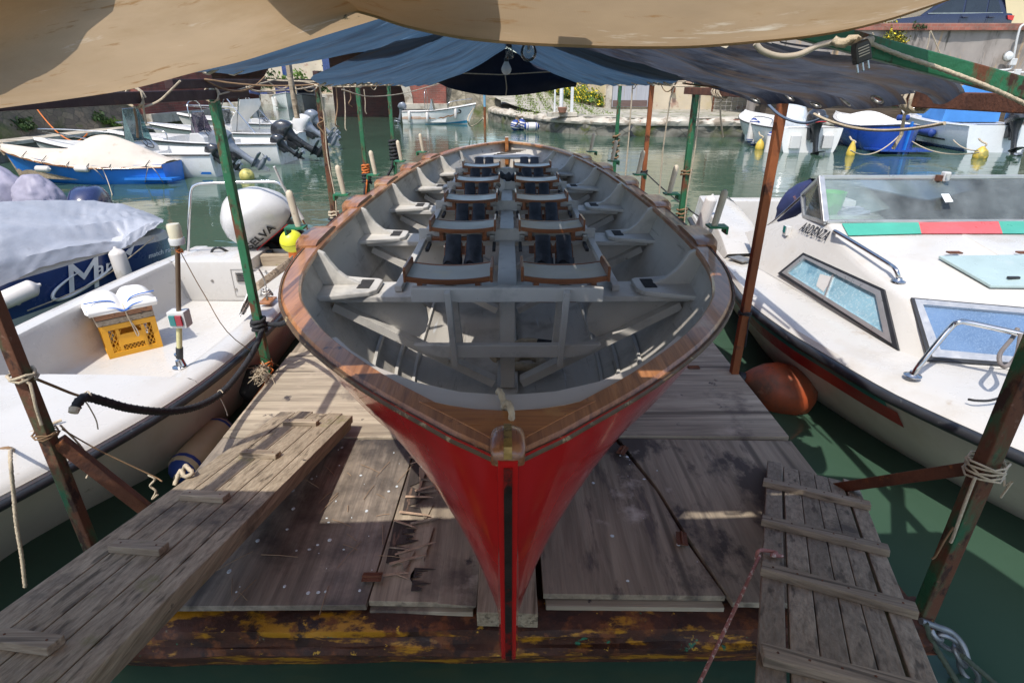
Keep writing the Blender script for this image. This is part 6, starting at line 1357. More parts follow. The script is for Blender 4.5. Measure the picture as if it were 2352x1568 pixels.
# ------------------------------------------------------------------ rampart, brick wall, bridge (left)
rw = thing('rampart', 'battered mossy stone rampart along the water behind the boats at far left', 'rampart', (-17.5, 18, 0))
rows = []
for i in range(60):
    y = lerp(2, 29.4, i/59)
    rows.append([V((-17.2 - z*.30 + .22*NZ.noise(V((y*.9, z*.9, 1))) + .10*NZ.noise(V((y*2.6, z*2.6, 4))), y, z)) for z in [lerp(-.3, 8, (k/26)) for k in range(27)]] + [V((-22, y, 8.1))])
MB().grid(rows).build('stone_face', m_ramp, rw, sm=60)
MB().slab([V((-17.3, 2, .48)), V((-16.3, 2, .48)), V((-16.3, 29.4, .48)), V((-17.3, 29.4, .48))], (0, 0, .12)).build('ledge', m_kerb, rw, bev=.02)
MB().bx(-17.2, -16.42, 2, 29.4, -.3, .478).build('ledge_wall', m_quayf, rw)
def leaves(n, fn, size, rnd):
    b = MB()
    for i in range(n):
        c = fn(rnd); a = V((rnd.gauss(0, 1), rnd.gauss(0, 1), rnd.gauss(0, 1))).normalized(); q = a.orthogonal().normalized(); w_ = a.cross(q); s = size*rnd.uniform(.6, 1.4)
        b.add([c - q*s*.4, c + w_*s*.9, c + q*s*.4, c - w_*s*.7], [(0, 1, 2, 3)])
    return b
def bush(c, r, n, m, label, seed, size=.07, flowers=0, cat='shrub', grp=None, name='shrub'):
    rnd = random.Random(seed); c = V(c); t = thing(name, label, cat, c, 0, grp)
    cl = [V((rnd.gauss(0, r[0]*.45), rnd.gauss(0, r[1]*.45), abs(rnd.gauss(0, r[2]*.5)))) for _ in range(9)]
    f = lambda k: c + k.choice(cl) + V((k.gauss(0, r[0]*.28), k.gauss(0, r[1]*.28), abs(k.gauss(0, r[2]*.3))))
    leaves(n, f, size, rnd).build('foliage', m, t)
    if flowers: leaves(flowers, lambda k: f(k) + V((0, -.05, .06)), size*.8, rnd).build('flowers', m_flow, t)['kind'] = 'stuff'
    st = MB()
    for k in cl: st.tube([c, c + k*.5 + V((0, 0, .02)), c + k], [.012, .008, .004], 5)
    st.build('stems', m_twig, t)['kind'] = 'stuff'
    return t
m_twig = mat('twig_bark', (.10, .07, .04), .9)
for i, (u, v, r, n, lb) in enumerate([(255, 300, .45, 260, 'small green plant growing low on the rampart behind the white boats'), (222, 282, .40, 200, 'leafy tuft on the rampart left of the tall windscreen'), (250, 205, .55, 240, 'green tuft high on the rampart under the left canvas edge'), (55, 300, .5, 220, 'mossy plant on the rampart at the far left edge')]):
    p = P(u, v, x=-17.1 - .3*1.5); p.x = -17.15 - .3*p.z; bush(p, (.15, r, r*.8), n, m_leaf if i % 2 == 0 else m_dleaf, lb, 20 + i, .11, cat='plant', name='plant')
bwl = thing('brick_wall', 'dark red brick canal wall between the rampart and the bridge', 'wall', (-17.4, 33, 0))
MB().bx(-19, -17.3, 29.4, 37, 1.0, 7.5).build('brickwork', m_brickl, bwl)
MB().bx(-19, -17.0, 29.4, 37.2, .55, .998).build('stone_course', m_kerb, bwl, bev=.03)
MB().bx(-19, -17.1, 29.4, 37.1, -.3, .548).build('base', m_quayf, bwl)
MB().bx(-18.4, -17.26, 36.3, 37.04, .999, 2.2).build('corner_stone', m_kerb, bwl, bev=.03)
MB().bx(-17.296, -17.2, 33.1, 33.5, 2.1, 2.35).build('iron_ring_plate', m_rust, bwl, bev=.01)
br_ = thing('bridge', 'brick bridge with a wide stone edged arch at the left end of the canal', 'bridge', (-11, 48, 0))
f = MB(); rad = 7.1; cx = -14.3; pts = [V((-4.3, 44, 1.0)), V((-4.3, 44, 8)), V((-24, 44, 8)), V((-24, 44, 1.0)), V((cx - rad, 44, 1.0))]
pts += [V((cx + rad*math.cos(a), 44, 1.0 + 4.6*math.sin(a))) for a in [math.pi*(1 - k/24) for k in range(1, 25)]]
n = len(pts); f.add(pts + [p + V((0, 10, 0)) for p in pts], [(k, (k + 1) % n, n + (k + 1) % n, n + k) for k in range(n)])
# front face as quads beside the arch
for k in range(24):
    a0, a1 = math.pi*(1 - k/24), math.pi*(1 - (k + 1)/24); p0 = V((cx + rad*math.cos(a0), 44, 1.0 + 4.6*math.sin(a0))); p1 = V((cx + rad*math.cos(a1), 44, 1.0 + 4.6*math.sin(a1)))
    f.add([p0, p1, V((p1.x, 44, 8)), V((p0.x, 44, 8))], [(0, 1, 2, 3)])
f.add([V((-24, 44, 1)), V((cx - rad, 44, 1)), V((cx - rad, 44, 8)), V((-24, 44, 8))], [(0, 1, 2, 3)]); f.add([V((cx + rad, 44, 1)), V((-4.3, 44, 1)), V((-4.3, 44, 8)), V((cx + rad, 44, 8))], [(0, 1, 2, 3)])
f.build('brickwork', m_brick, br_)
rg_ = MB()
rg_.grid([[V((cx + r*math.cos(a)*k, yy, 1.0 + r2*math.sin(a)*k)) for r, r2, k, yy in ((rad, 4.6, 1.0, 43.9), (rad + .55, 5.15, 1, 43.9), (rad + .55, 5.15, 1, 44.02), )] for a in [math.pi*(i/30) for i in range(31)]]); rg_.build('arch_ring', m_kerb, br_, sm=40)
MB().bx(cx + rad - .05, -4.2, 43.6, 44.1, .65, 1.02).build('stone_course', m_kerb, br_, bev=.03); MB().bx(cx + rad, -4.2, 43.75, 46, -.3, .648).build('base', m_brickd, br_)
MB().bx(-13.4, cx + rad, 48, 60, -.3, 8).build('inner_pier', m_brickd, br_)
# sunlit quay beyond the arch
fq = thing('quay_house', 'sunlit pale house and planted quay seen through the bridge arch', 'building', (-27, 78, 0))
MB().bx(-60, -8, 80, 90, -.2, 11).build('plaster_wall', m_pplast, fq); MB().bx(-60, -8, 74, 80, -.2, 1.1).build('quay', m_kerb, fq)
wn = MB()
for i in range(5):
    x = -44 + i*5.2; MB().bx(x, x + 1.3, 79.95, 79.99, 3.2, 5.2).build('window', m_navyp, fq)
for i in range(9): bush((-42 + i*3.1, 78.5, 1.1 + (i % 3)*.5), (1.0, .5, 1.3), 160, m_leaf if i % 2 else m_dleaf, 'green shrub on the quay beyond the bridge arch', 50 + i, .3, grp='shrubs beyond the arch')
# stone slope right of the bridge
sw_ = thing('sloping_stone_wall', 'sunlit sloping stone wall falling from the bridge to the landing', 'wall', (-4, 45, 0))
rows = []
for i in range(24):
    t = i/23; x = lerp(-6.6, -.4, t); zt = lerp(3.6, 1.25, min(1, t*1.15))
    rows.append([V((x, 43.9 + 1.2*k/7*(1 - t*.5) + .15*NZ.noise(V((x*1.2, k, 3))), lerp(.0, zt, k/7))) for k in range(8)] + [V((x, 52, zt + .3))])
MB().grid(rows).build('stonework', m_slope, sw_, sm=60)
# ------------------------------------------------------------------ the landing in the middle
Q = [(-1.3, 43.5), (-.6, 40), (.6, 35.8), (2.1, 32.3), (4.2, 29.9), (6.5, 29.0), (8.9, 28.6), (12.5, 28.7), (17, 28.9)]
Qs = resample(smooth([V((x, y, 0)) for x, y in Q], 6), 150)
lf = MB(); rows = []
for p in Qs:
    r = []
    for k in range(7):
        z = lerp(-.3, .62, k/6); j = .16*NZ.noise(V((p.x*1.4, p.y*1.4, z*3))) + .07*NZ.noise(V((p.x*4, p.y*4, z*7))); r.append(V((p.x + j*.5, p.y + j - .03*k*0, z)))
    rows.append(r)
lf.grid(rows); tag(lf.build('quay_face', m_quayf, None, sm=50), kind='structure')
ed = MB(); rows = []
for p in Qs:
    j = lambda s: .14*NZ.noise(V((p.x*1.1, p.y*1.1, s))) + .12*NZ.noise(V((p.x*3.3, p.y*3.3, s)))
    rows.append([V((p.x - .02, p.y - .10 + j(1), .50)), V((p.x - .05, p.y - .14 + j(1), .60 + j(7)*.4)), V((p.x - .02, p.y - .06 + j(6), .71 + j(2)*.6)), V((p.x + .2, p.y + .25 + j(3), .80 + j(4))), V((p.x + .5, p.y + .8, .82 + j(5)*.5))])
ed.grid(rows); tag(ed.build('quay_edge', m_kerb, None, sm=45), kind='structure')
tag(MB().slab([V((p.x + .25, p.y + .3, .74)) for p in Qs] + [V((17, 60, .74)), V((-1.5, 60, .74))], (0, 0, .03)).build('landing_ground', m_paveq), kind='structure')
def gz(x, y): return .80 + .9*max(0, min(1, (y - 33)/14))*max(0, min(1, (7 - x)/4))
pv = MB(); rows = []
for p in Qs:
    r = []
    for k in range(12):
        t = k/11; e = V((lerp(p.x + .3, p.x + .6 if p.x < 2 else p.x, t), lerp(p.y + .4, 56 if p.x < 6 else 41, t), 0)); r.append(V((e.x, e.y, gz(e.x, e.y) + .012)))
    rows.append(r)
pv.grid(rows); tag(pv.build('landing_pavement', m_paveq, None, sm=40), kind='structure')
rnd = random.Random(12); gr = MB()
for i in range(2600):
    y = rnd.uniform(33, 50); x = lerp(.6, 5.2, rnd.random()) - (y - 40)*.06; x = round(x/.8)*.8 + rnd.gauss(0, .10) if rnd.random() < .6 else x
    if rnd.random() < .5: y = round(y/1.1)*1.1 + rnd.gauss(0, .08)
    z = gz(x, y); h = rnd.uniform(.04, .12); a = rnd.uniform(0, 6.3); gr.add([(x - .04*math.cos(a), y - .04*math.sin(a), z), (x + .04*math.cos(a), y + .04*math.sin(a), z), (x + rnd.gauss(0, .05), y + rnd.gauss(0, .05), z + h)], [(0, 1, 2)])
tag(gr.build('grass', m_grass), 'grass growing in the joints of the stone ramp', 'grass', kind='stuff')
# ------------------------------------------------------------------ house with the grey door
hs_ = thing('house', 'pale yellow peeling house with a grey plank door above the landing', 'house', (10, 42, .8))
MB().slab([V((6.3, 39.6, .6)), V((6.3, 39.6, 11)), V((22, 39.6, 11)), V((22, 39.6, .6))], (0, 8, 0)).build('front_wall', m_pplast, hs_)
MB().slab([V((6.295, 39.61, .6)), V((6.295, 39.61, 11)), V((2.9, 53, 11)), V((2.9, 53, .6))], (2, 1, 0)).build('side_wall', m_yplast, hs_)
dr = MB().bx(6.75, 9.05, 39.45, 39.595, .95, 3.3); dr = dr.build('door', mat('grey_weathered_door', (.34, .35, .38), .8, var=.15, vs=2, stretch=(9, 1, .3), bump=.3, bs=20, bstretch=(6, 1, .2)), hs_)
for x in (7.5, 8.25): MB().bx(x - .02, x + .02, 39.435, 39.449, .95, 3.3).build('door_batten', m_line, dr)
MB().bx(6.8, 9.0, 39.43, 39.449, .98, 1.35).build('louver', mat('rust_louver', (.12, .08, .07), .8, var=.3, vs=3, stretch=(1, 1, 20)), dr)
MB().bx(6.35, 6.72, 39.4, 39.598, .75, 3.5).build('door_jamb', m_kerb, hs_, bev=.02); MB().bx(9.08, 9.25, 39.4, 39.598, .75, 3.5).build('door_jamb', m_kerb, hs_, bev=.02)
for x, z in ((11.5, 5.5), (15, 5.5), (18.5, 5.5), (11.5, 8.6), (15, 8.6)):
    w_ = MB().bx(x, x + 1.1, 39.53, 39.59, z, z + 1.7).build('window', mat('green_shutter', (.04, .10, .07), .7, var=.2, vs=3, stretch=(1, 1, 14)), hs_); MB().bx(x - .1, x + 1.2, 39.4, 39.598, z - .14, z).build('window_sill', m_kerb, w_)
for x in (10.5, 11.8): MB().bx(x, x + .2, 39.3, 39.59, 1.8, 2.1).build('wall_fitting', m_rust, hs_)
for i in range(8):
    t = i/7; bush((lerp(6.0, 3.2, t), lerp(39.9, 50, t), gz(lerp(6, 3.2, t), lerp(39.9, 50, t))), (.55, .9, .75), 330, m_leaf, 'yellow flowering shrub along the foot of the pale house', 80 + i, .13, 120, grp='flowering shrubs')
pp = P(1292, 266, z=.85); mp = thing('pipe_stand', 'white steel pipe on a low concrete block on the landing', 'pipe', pp)
MB().bx(pp.x - .75, pp.x + .75, pp.y, pp.y + .8, .8, 1.0).build('concrete_block', m_kerb, mp, bev=.02)
m_wpaint = mat('white_steel_paint', (.62, .63, .62), .4, var=.1, vs=3, spots=[(RUST, 5, .66, .06)])
MB().lathe([(.16, 1.0), (.16, 1.05), (.10, 1.06), (.10, 3.6), (.17, 3.61), (.17, 3.7)], 14, M.Translation((pp.x - .05, pp.y + .4, 0))).build('pipe', m_wpaint, mp, sm=40)
MB().bx(pp.x + .42, pp.x + .56, pp.y + .35, pp.y + .5, 1.0, 3.4).bx(pp.x - .42, pp.x - .34, pp.y + .35, pp.y + .5, 1.0, 3.4).build('support_strut', m_wpaint, mp, bev=.01)['kind'] = 'stuff'
MB().lathe([(.001, 1.0), (.18, 1.0), (.24, 1.24), (.20, 1.25)], 12, M.Translation((pp.x - .02, pp.y - .02, 0))).build('terracotta_pot', mat('terracotta', (.30, .14, .09), .8), mp, sm=40)
pp = P(1114, 292, z=0); bp_ = thing('mooring_pole', 'thin pole painted blue above and rusty below standing in the canal', 'pole', pp)
MB().tube([(pp.x, pp.y, -.2), (pp.x, pp.y, 1.1)], .075, 10).build('rusty_foot', m_orust, bp_); MB().tube([(pp.x, pp.y, 1.1), (pp.x, pp.y, 2.4)], .07, 10).build('blue_shaft', mat('pale_blue_paint', (.14, .30, .42), .5, var=.2, vs=3), bp_)
for i, (u, v, L, hz, lb) in enumerate([(1184, 293, .55, 0, 'left upright white and blue fender floating at the curved landing'), (1197, 292, .6, 0, 'right upright white and blue fender floating at the curved landing'), (1221, 296, .8, 1, 'white and blue fender floating on its side at the curved landing'), (1524, 303, .85, 1, 'white fender lying in the water beside the tyre')]):
    p = P(u, v + 5, z=.05); fender(p + V((0, 0, .22)), V((1, .1, 0)) if hz else V((.2, 0, 1)), L, .26 if not hz else .21, m_fend, lb, m_bluec if i != 3 else None)
p = P(1461, 307, z=.12); ty = thing('tyre', 'black tyre hung against the stone landing as a fender', 'tyre', p)
MB().lathe([(.22, -.10), (.34, -.12), (.40, -.08), (.42, 0), (.40, .08), (.34, .12), (.22, .10), (.20, 0), (.22, -.10)], 26, M.Translation(p + V((0, -.1, .12))) @ M.Rotation(R(90), 4, 'X'), False).build('rubber', m_rub, ty, sm=50)
rope([P(1184, 290, z=.5), P(1192, 278, z=.75), P(1185, 272, z=.8), P(1200, 268, z=.85)], .03, m_ropeb, 'tangled mooring rope hanging over the edge of the landing', 'rope')
# ------------------------------------------------------------------ right: piling, quay wall, road, car
pw = thing('piling_wall', 'dark boarded piling wall behind the moored boats at right', 'wall', (16, 29, 0))
MB().bx(12.2, 44, 28.75, 29.4, -.3, 1.55).build('boards', m_slat, pw); MB().bx(12.0, 44, 28.6, 30.6, 1.552, 1.72).build('kerb', m_kerb, pw, bev=.03)
MB().bx(9.5, 13.2, 28.85, 29.6, -.3, .78).build('brick_footing', brick('footing_brick', (.25, .09, .06), (.16, .07, .05), (.2, .17, .14), 1, 'xz', .3, .1), pw)
qw = thing('quay_wall', 'tall stained plaster quay wall with a red brick coping at the upper right', 'wall', (25, 30.6, 0))
rows = [[V((x, 30.6 + .12*NZ.noise(V((x*.6, z*.6, 2))) + .05*NZ.noise(V((x*2.2, z*2.2, 2))), z)) for z in [lerp(1.5, 4.62, k/16) for k in range(17)]] for x in [lerp(12.5, 48, i/90) for i in range(91)]]
wf = MB().grid(rows); wf.bx(12.5, 48, 30.8, 32, 0, 4.6); wf.build('plaster_face', m_conc, qw, sm=60)
MB().bx(12.4, 48, 30.42, 30.95, 4.622, 4.92).build('brick_coping', m_brickt, qw, bev=.02)
tag(MB().bx(12.4, 60, 30.951, 50, 3.9, 4.05).build('upper_road', m_paveq), kind='structure')
uh = thing('upper_house', 'plain cream house wall behind the parked car at the top right', 'house', (35, 40, 4.45)); MB().bx(20, 60, 39, 45, 4.06, 14).build('wall', mat('cream_render', (.62, .53, .33), .9, var=.06, vs=.6), uh)
m_pipe2 = mat('white_conduit', (.55, .55, .54), .4)
cd_ = thing('conduit', 'white electrical conduit with junction boxes running along the quay wall', 'conduit', P(2320, 150, y=30.3))
def qp(a, b): return P((1700 + a*.3656)*.91875, b*.3656*.91875, y=30.25)
MB().tube(smooth([qp(2420, 150), qp(2340, 175), qp(2318, 215), qp(2300, 290), qp(2280, 400), qp(2270, 455), qp(2240, 478), qp(2140, 482), qp(2010, 484)], 4), .05, 8).build('bent_pipe', m_pipe2, cd_, sm=60)
MB().tube([qp(2000, 503), qp(2480, 495)], .055, 8).build('straight_pipe', m_pipe2, cd_, sm=60); MB().tube([qp(2298, 500), qp(2295, 560)], .05, 8).build('drop_pipe', m_pipe2, cd_, sm=60)
for a, b in ((2273, 425), (2300, 497)): MB().box(qp(a, b), (.30, .22, .30)).build('junction_box', m_pipe2, cd_, bev=.03)
wl = thing('wall_lamp', 'grey bulkhead lamp on the quay wall beside the bent conduit', 'lamp', qp(2245, 385)); X = M.Translation(qp(2245, 385)) @ M.Rotation(R(90), 4, 'X')
MB().lathe([(.001, -.1), (.22, -.1), (.24, .0), (.2, .02)], 16, X).build('housing', m_bolt, wl, sm=50); MB().lathe([(.2, .02), (.16, .12), (.001, .16)], 16, X).build('glass_cover', m_opal, wl, sm=50)
p = qp(1480, 270); bush((p.x, 30.45, p.z - .5), (.75, .25, .8), 900, mat('olive_leaf', (.14, .15, .03), .8, var=.5, vs=2, trans=.2), 'olive green plant with yellow flowers growing from the quay wall', 99, .09, 130)
p = qp(1660, 185); bush((p.x, 30.4, p.z - .1), (.3, .15, .2), 150, m_dleaf, 'small dark green tuft under the brick coping', 100, .07, cat='plant', name='plant')
for i, (a0, b0, a1, b1, a2, b2) in enumerate([(1695, 215, 1740, 310, 1780, 400), (1690, 220, 1685, 290, 1675, 340), (1300, 228, 1320, 262, 1340, 300)]):
    rope([qp(a0, b0) - V((0, .2, 0)), qp(a1, b1) - V((0, .15, 0)), qp(a2, b2) - V((0, .12, 0))], .025, m_ropew, 'frayed pale rope hanging down the quay wall', 'rope', grp='ropes on the quay wall')
# car
car = thing('car', 'dark navy estate car parked on the road above the quay wall', 'car', P(2150, 30, y=32.2) * 1)
cz = 4.05; k = 1.36; x1 = P((1700 + 2262*.3656)*.91875, 25, y=32.3).x; X = M.Translation((x1, 32.0, cz)) @ M.Scale(k, 4)
m_car = mat('navy_car_paint', (.018, .022, .055), .2, var=.1, vs=3, coat=.8); m_cgl = mat('dark_car_glass', (.02, .025, .03), .05, var=.2, vs=2, coat=.5)
low = [(0, .55), (.0, .95), (-.10, 1.05), (-.55, 1.07), (-2.6, 1.03), (-3.3, .98), (-4.2, .88), (-4.5, .70), (-4.5, .35), (-3.95, .30), (-.3, .30)]
cb_ = MB(); rows = []
for y, ins in ((0, .0), (.04, -.03), (.5, -.05), (1.3, -.05), (1.76, -.03), (1.8, 0)): rows.append([V((x + (-.0), y, z + ins*0 + (.03 if 0.1 < y < 1.7 and z > .8 else 0))) for x, z in low])
cb_.grid(rows, True); cb_.f += [tuple(range(11)), tuple(range(55, 66))[::-1]]; cb_.xf(X).build('body', m_car, car, bev=.03, sm=50)
hi = [(-.18, 1.03), (-.42, 1.52), (-.7, 1.62), (-2.2, 1.62), (-2.6, 1.55), (-3.35, .99)]
MB().grid([[V((x, y, z)) for x, z in hi] if e else [V((x, y, z)) for x, z in hi] for y, e in ((.12, 0), (.22, 1), (1.58, 1), (1.68, 0))]).slab([V((x, .12 + max(0, z - 1.03)*.15, z)) for x, z in hi], (0, .01, 0)).slab([V((x, 1.68 - max(0, z - 1.03)*.15, z)) for x, z in hi], (0, -.01, 0)).xf(X).build('roof', m_car, car, sm=40)
for pts in ([(-.40, 1.09), (-.60, 1.47), (-.92, 1.53), (-.92, 1.09)], [(-.98, 1.09), (-.98, 1.53), (-1.75, 1.55), (-1.75, 1.08)], [(-1.83, 1.08), (-1.83, 1.55), (-2.3, 1.53), (-3.0, 1.07)]):
    MB().slab([V((x, .112 + max(0, z - 1.03)*.15, z)) for x, z in pts], (0, -.006, 0)).xf(X).build('side_window', m_cgl, car)
MB().bar((-.36, .10, 1.075), (-3.1, .10, 1.055), .02, .02).xf(X).build('chrome_strip', m_steel, car)
for x in (-.95, -1.9): MB().box((x + .12, -.035, .93), (.22, .04, .045)).xf(X).build('door_handle', m_car, car, bev=.01)
MB().slab([V((.012, -.012, .98)), V((.012, -.012, .82)), V((-.20, -.035, .86)), V((-.26, -.035, .99))], (0, .03, 0)).xf(X).build('tail_light', mat('red_lens', (.55, .02, .015), .15, coat=.5), car)
for x in (-.95, -1.93): MB().bx(x - .004, x + .004, -.036, -.028, .4, 1.03).xf(X).build('door_seam', m_plug, car)
for x in (-.8, -3.6): MB().lathe([(.001, -.1), (.2, -.1), (.33, -.09), (.34, 0), (.33, .09)], 20, M.Translation((x, .08, .34)) @ M.Rotation(R(90), 4, 'X')).xf(X).build('wheel', m_rub, car, sm=40)
# ------------------------------------------------------------------ boats in the background
def console(par, x, w_, h, z0, gl, gh=.5, lean=.25, steer=True):
    c = MB().slab([V((x - .30, -w_/2, z0)), V((x - .22, -w_/2, z0 + h*.82)), V((x - .05, -w_/2, z0 + h)), V((x + .22, -w_/2, z0 + h*.98)), V((x + .40, -w_/2, z0))], (0, w_, 0)).build('console', m_whiteb, par, bev=.03, world=False)
    a = [V((x + .16, -w_/2 + .02, z0 + h)), V((x + .16, w_/2 - .02, z0 + h)), V((x + .16 - lean*gh, w_/2 - .08, z0 + h + gh)), V((x + .16 - lean*gh, -w_/2 + .08, z0 + h + gh))]
    MB().slab(a, (.012, 0, 0)).build('windscreen', gl, c, world=False)
    for s in (-1, 1): MB().slab([V((x + .16, s*(w_/2 - .02), z0 + h)), V((x + .16 - lean*gh, s*(w_/2 - .08), z0 + h + gh)), V((x - .10, s*(w_/2 - .02), z0 + h))], (0, .008, 0)).build('side_pane', gl, c, world=False)
    MB().tube([a[0], a[3], a[2], a[1]], .014, 6).build('screen_frame', m_steel, c, world=False)
    if steer:
        X = M.Translation((x - .20, 0, z0 + h*.93)) @ M.Rotation(R(-50), 4, 'Y'); wh = MB().tube([X @ V((.17*math.cos(t), .17*math.sin(t), 0)) for t in [2*math.pi*i/20 for i in range(21)]], .014, 6, False)
        for t in (0, 2.1, 4.2): wh.tube([X @ V((0, 0, 0)), X @ V((.17*math.cos(t), .17*math.sin(t), 0))], .01, 5)
        wh.build('steering_wheel', m_plug, c, world=False)
    return c
gl_teal = glass('teal_screen', (.45, .62, .62), .03, .35, (.30, .42, .42)); gl_purple = glass('purple_screen', (.45, .40, .46), .03, .35, (.33, .28, .34)); gl_clear = glass('clear_screen', (.7, .76, .78), .03, .3, (.45, .5, .52))
m_far = mat('bright_white_gelcoat', (.74, .73, .70), .3, var=.04, vs=2, spots=[((.6, .56, .48), 3, .58, .15), ((.3, .29, .2), 2, .68, .1, (1, 1, .3))], coat=.2)
# bright blue boat with beige cover
qb = dict(L=3.95, B=1.7, H=.47, tr=.55, sh=.75, bp=2.2, rake=.10)
bb = small_boat('covered_rowing_boat', 'bright blue wooden boat under a lumpy beige cover, moored before the rampart', (-8.75, 15.55, 0), math.pi - R(1), m_bluep, m_cleat, None, cat='boat', deck_from=.99, **qb)
cv = []
for i in range(40):
    s = lerp(0.0, 1.0, i/39); p = sb_pt(qb, s, 1); r = []
    hgt = interp([(0, .05), (.1, .20), (.25, .52), (.38, .66), (.47, .60), (.55, .44), (.66, .22), (.8, .14), (.92, .12), (1, .10)], s)
    for j in range(21):
        t = lerp(-1, 1, j/20); r.append(V((p.x + .02*math.sin(j), (p.y + .035)*t, p.z + (hgt*(1 - abs(t)**1.6) if abs(t) < .98 else -.05 - .02*math.sin(i*1.4)) + .025*NZ.noise(V((s*9, t*3, 4))))))
    cv.append(r)
MB().grid(cv).build('cover', mat('beige_cover', (.56, .49, .41), .85, var=.08, vs=2, bump=.3, bs=7, spots=[((.42, .35, .28), 3, .6, .12)]), bb, sm=70, solid=.01, world=False)
MB().tube([V((p.x, sd_*(p.y + .02), p.z - .07)) for sd_ in (1,) for p in (sb_pt(qb, s, 1) for s in [i/26 for i in range(27)])], .022, 6).build('rub_rail', m_rail, bb, sm=60, world=False)
MB().slab([V((.9, .70, .12)), V((-.25, .62, .10)), V((-.32, .30, .09)), V((.0, .40, .10))], (0, 0, .05)).build('stern_fin', m_bluep, bb, world=False)
MB().bar((4.3, 0, .65), (4.62, 0, 1.2), .10, .05).build('stem_post', m_cleat, bb, world=False)
lt = MB()
for s in (.08, .28, .40, .52, .68, .82): p = sb_pt(qb, s, 1); lt.tube([V((p.x, p.y + .05, p.z - .12)), V((p.x + .03, p.y + .05, p.z - .02)), V((p.x - .02, p.y - .1, p.z + .10))], .008, 5)
lt.build('cover_ties', m_ropek, bb, world=False)['kind'] = 'stuff'
for u, v, lb in ((98, 388, 'left pinkish fender on the side of the bright blue boat'), (188, 388, 'right pinkish fender on the side of the bright blue boat')): fender(P(u, v, y=14.72), V((1, 0, -.03)), .38, .075, m_fend, lb)
for i, (u, v, u2, v2) in enumerate([(342, 378, 333, 420), (345, 380, 375, 420), (208, 382, 245, 420), (234, 384, 258, 448)]): rope([P(u, v, y=14.7), P((u + u2)/2, (v + v2)/2 - 4, y=14.6), P(u2, v2, z=.02)], .009, m_ropew, 'thin mooring line running from the bright blue boat into the water', 'mooring line', grp='lines of the blue boat')
A_ = small_boat('centre_console_boat', 'white console boat with a tall teal windscreen and a grey outboard, behind the blue boat', (-7.95, 16.9, 0), math.pi - R(2), m_far, m_far, m_rub, 'white boats moored at the rampart', L=4.9, B=2.0, H=.62, sh=.45, deck_from=.60, stern_deck=.1)
console(A_, 2.35, .85, .75, .12, gl_teal, .85, .12); outboard(A_, (-.02, -.15, .55), 0, R(52), 1.25, m_cgrey, m_lgrey); outboard(A_, (-.05, .62, .48), 0, R(48), .75, m_cblack, m_leg)
rail(A_, [(3.0, .85, .68), (3.1, .84, .95), (4.2, .55, 1.1), (5.2, 0, 1.18), (4.2, -.55, 1.1), (3.1, -.84, .95), (3.0, -.85, .68)], .018)
MB().box((2.0, .0, .38), (.5, .5, .45)).build('seat_box', m_whiteb, A_, bev=.03, world=False); MB().slab([V((p.x, p.y + .004, z_)) for p, z_ in ((sb_pt(dict(L=4.9, B=2.0, H=.62, sh=.45), s, h), lerp(-.15, .62, h)) for s, h in ((.02, .38), (.34, .38), (.34, .30), (.02, .30)))], (0, .004, 0)).build('blue_stripe', m_bluep, A_, world=False)
rail(A_, [(.5, -.9, .60), (.5, -.88, .85), (.1, -.8, .88), (.08, -.75, .6)], .02, m_plug)
B_ = small_boat('centre_console_boat', 'white console boat with a purple tinted windscreen and two black outboards', (-7.1, 19.5, 0), math.pi - R(2), m_far, m_far, m_rub, 'white boats moored at the rampart', L=5.3, B=2.1, H=.65, sh=.4, deck_from=.62, stern_deck=.08)
console(B_, 2.7, .85, .8, .12, gl_purple, .6, .2); outboard(B_, (-.02, -.1, .6), 0, R(55), 1.35, m_cblack, m_leg); outboard(B_, (-.05, .7, .5), 0, R(50), .8, m_cblack, m_leg)
rail(B_, [(3.4, .85, .72), (3.5, .84, 1.0), (4.6, .55, 1.15), (5.5, 0, 1.2), (4.6, -.55, 1.15), (3.5, -.84, 1.0), (3.4, -.85, .72)], .018); rail(B_, [(2.75, .40, .9), (2.8, .4, 1.75), (2.85, -.4, 1.75), (2.8, -.4, .9)], .018)
MB().box((1.9, 0, .42), (.5, .6, .55)).build('seat_box', m_whiteb, B_, bev=.03, world=False)
C_ = small_boat('centre_console_boat', 'white boat with bimini struts, cream sheet and pale grey outboard, next to the canal', (-7.7, 23.4, 0), math.pi - R(3), m_far, m_far, m_rub, 'white boats moored at the rampart', L=5.6, B=2.2, H=.65, sh=.4, deck_from=.62, stern_deck=.08)
outboard(C_, (-.02, 0, .6), 0, R(55), 1.35, m_whiteb, m_lgrey); console(C_, 3.0, .85, .8, .12, gl_clear, .5, .2, False)
bm2 = MB()
for s in (-1, 1):
    for x0, x1 in ((1.6, 2.6), (3.2, 2.5), (2.3, 2.0)): bm2.tube([V((x0, s*.95, .65)), V((x1, s*.85, 2.0))], .02, 6)
bm2.build('bimini_struts', m_steel, C_, world=False)['kind'] = 'stuff'
MB().grid([[V((2.6 + .12*math.sin(j), lerp(-.8, .8, i/6), lerp(.7, 1.8, j/6) - .0)) + V((-.5*j/6 + .06*math.sin(i*1.7 + j), 0, 0)) for i in range(7)] for j in range(7)]).build('cream_sheet', m_cush, C_, sm=70, solid=.02, world=False)
MB().grid([[V((2.0 + 1.6*i/5, s, 2.0 + .06*math.sin(i*1.3) + .05*j)) for i in range(6)] for j, s in enumerate((-.85, -.5, -.1))]).build('folded_bimini', mat('blue_bimini', (.06, .08, .2), .8), C_, sm=70, solid=.08, world=False)
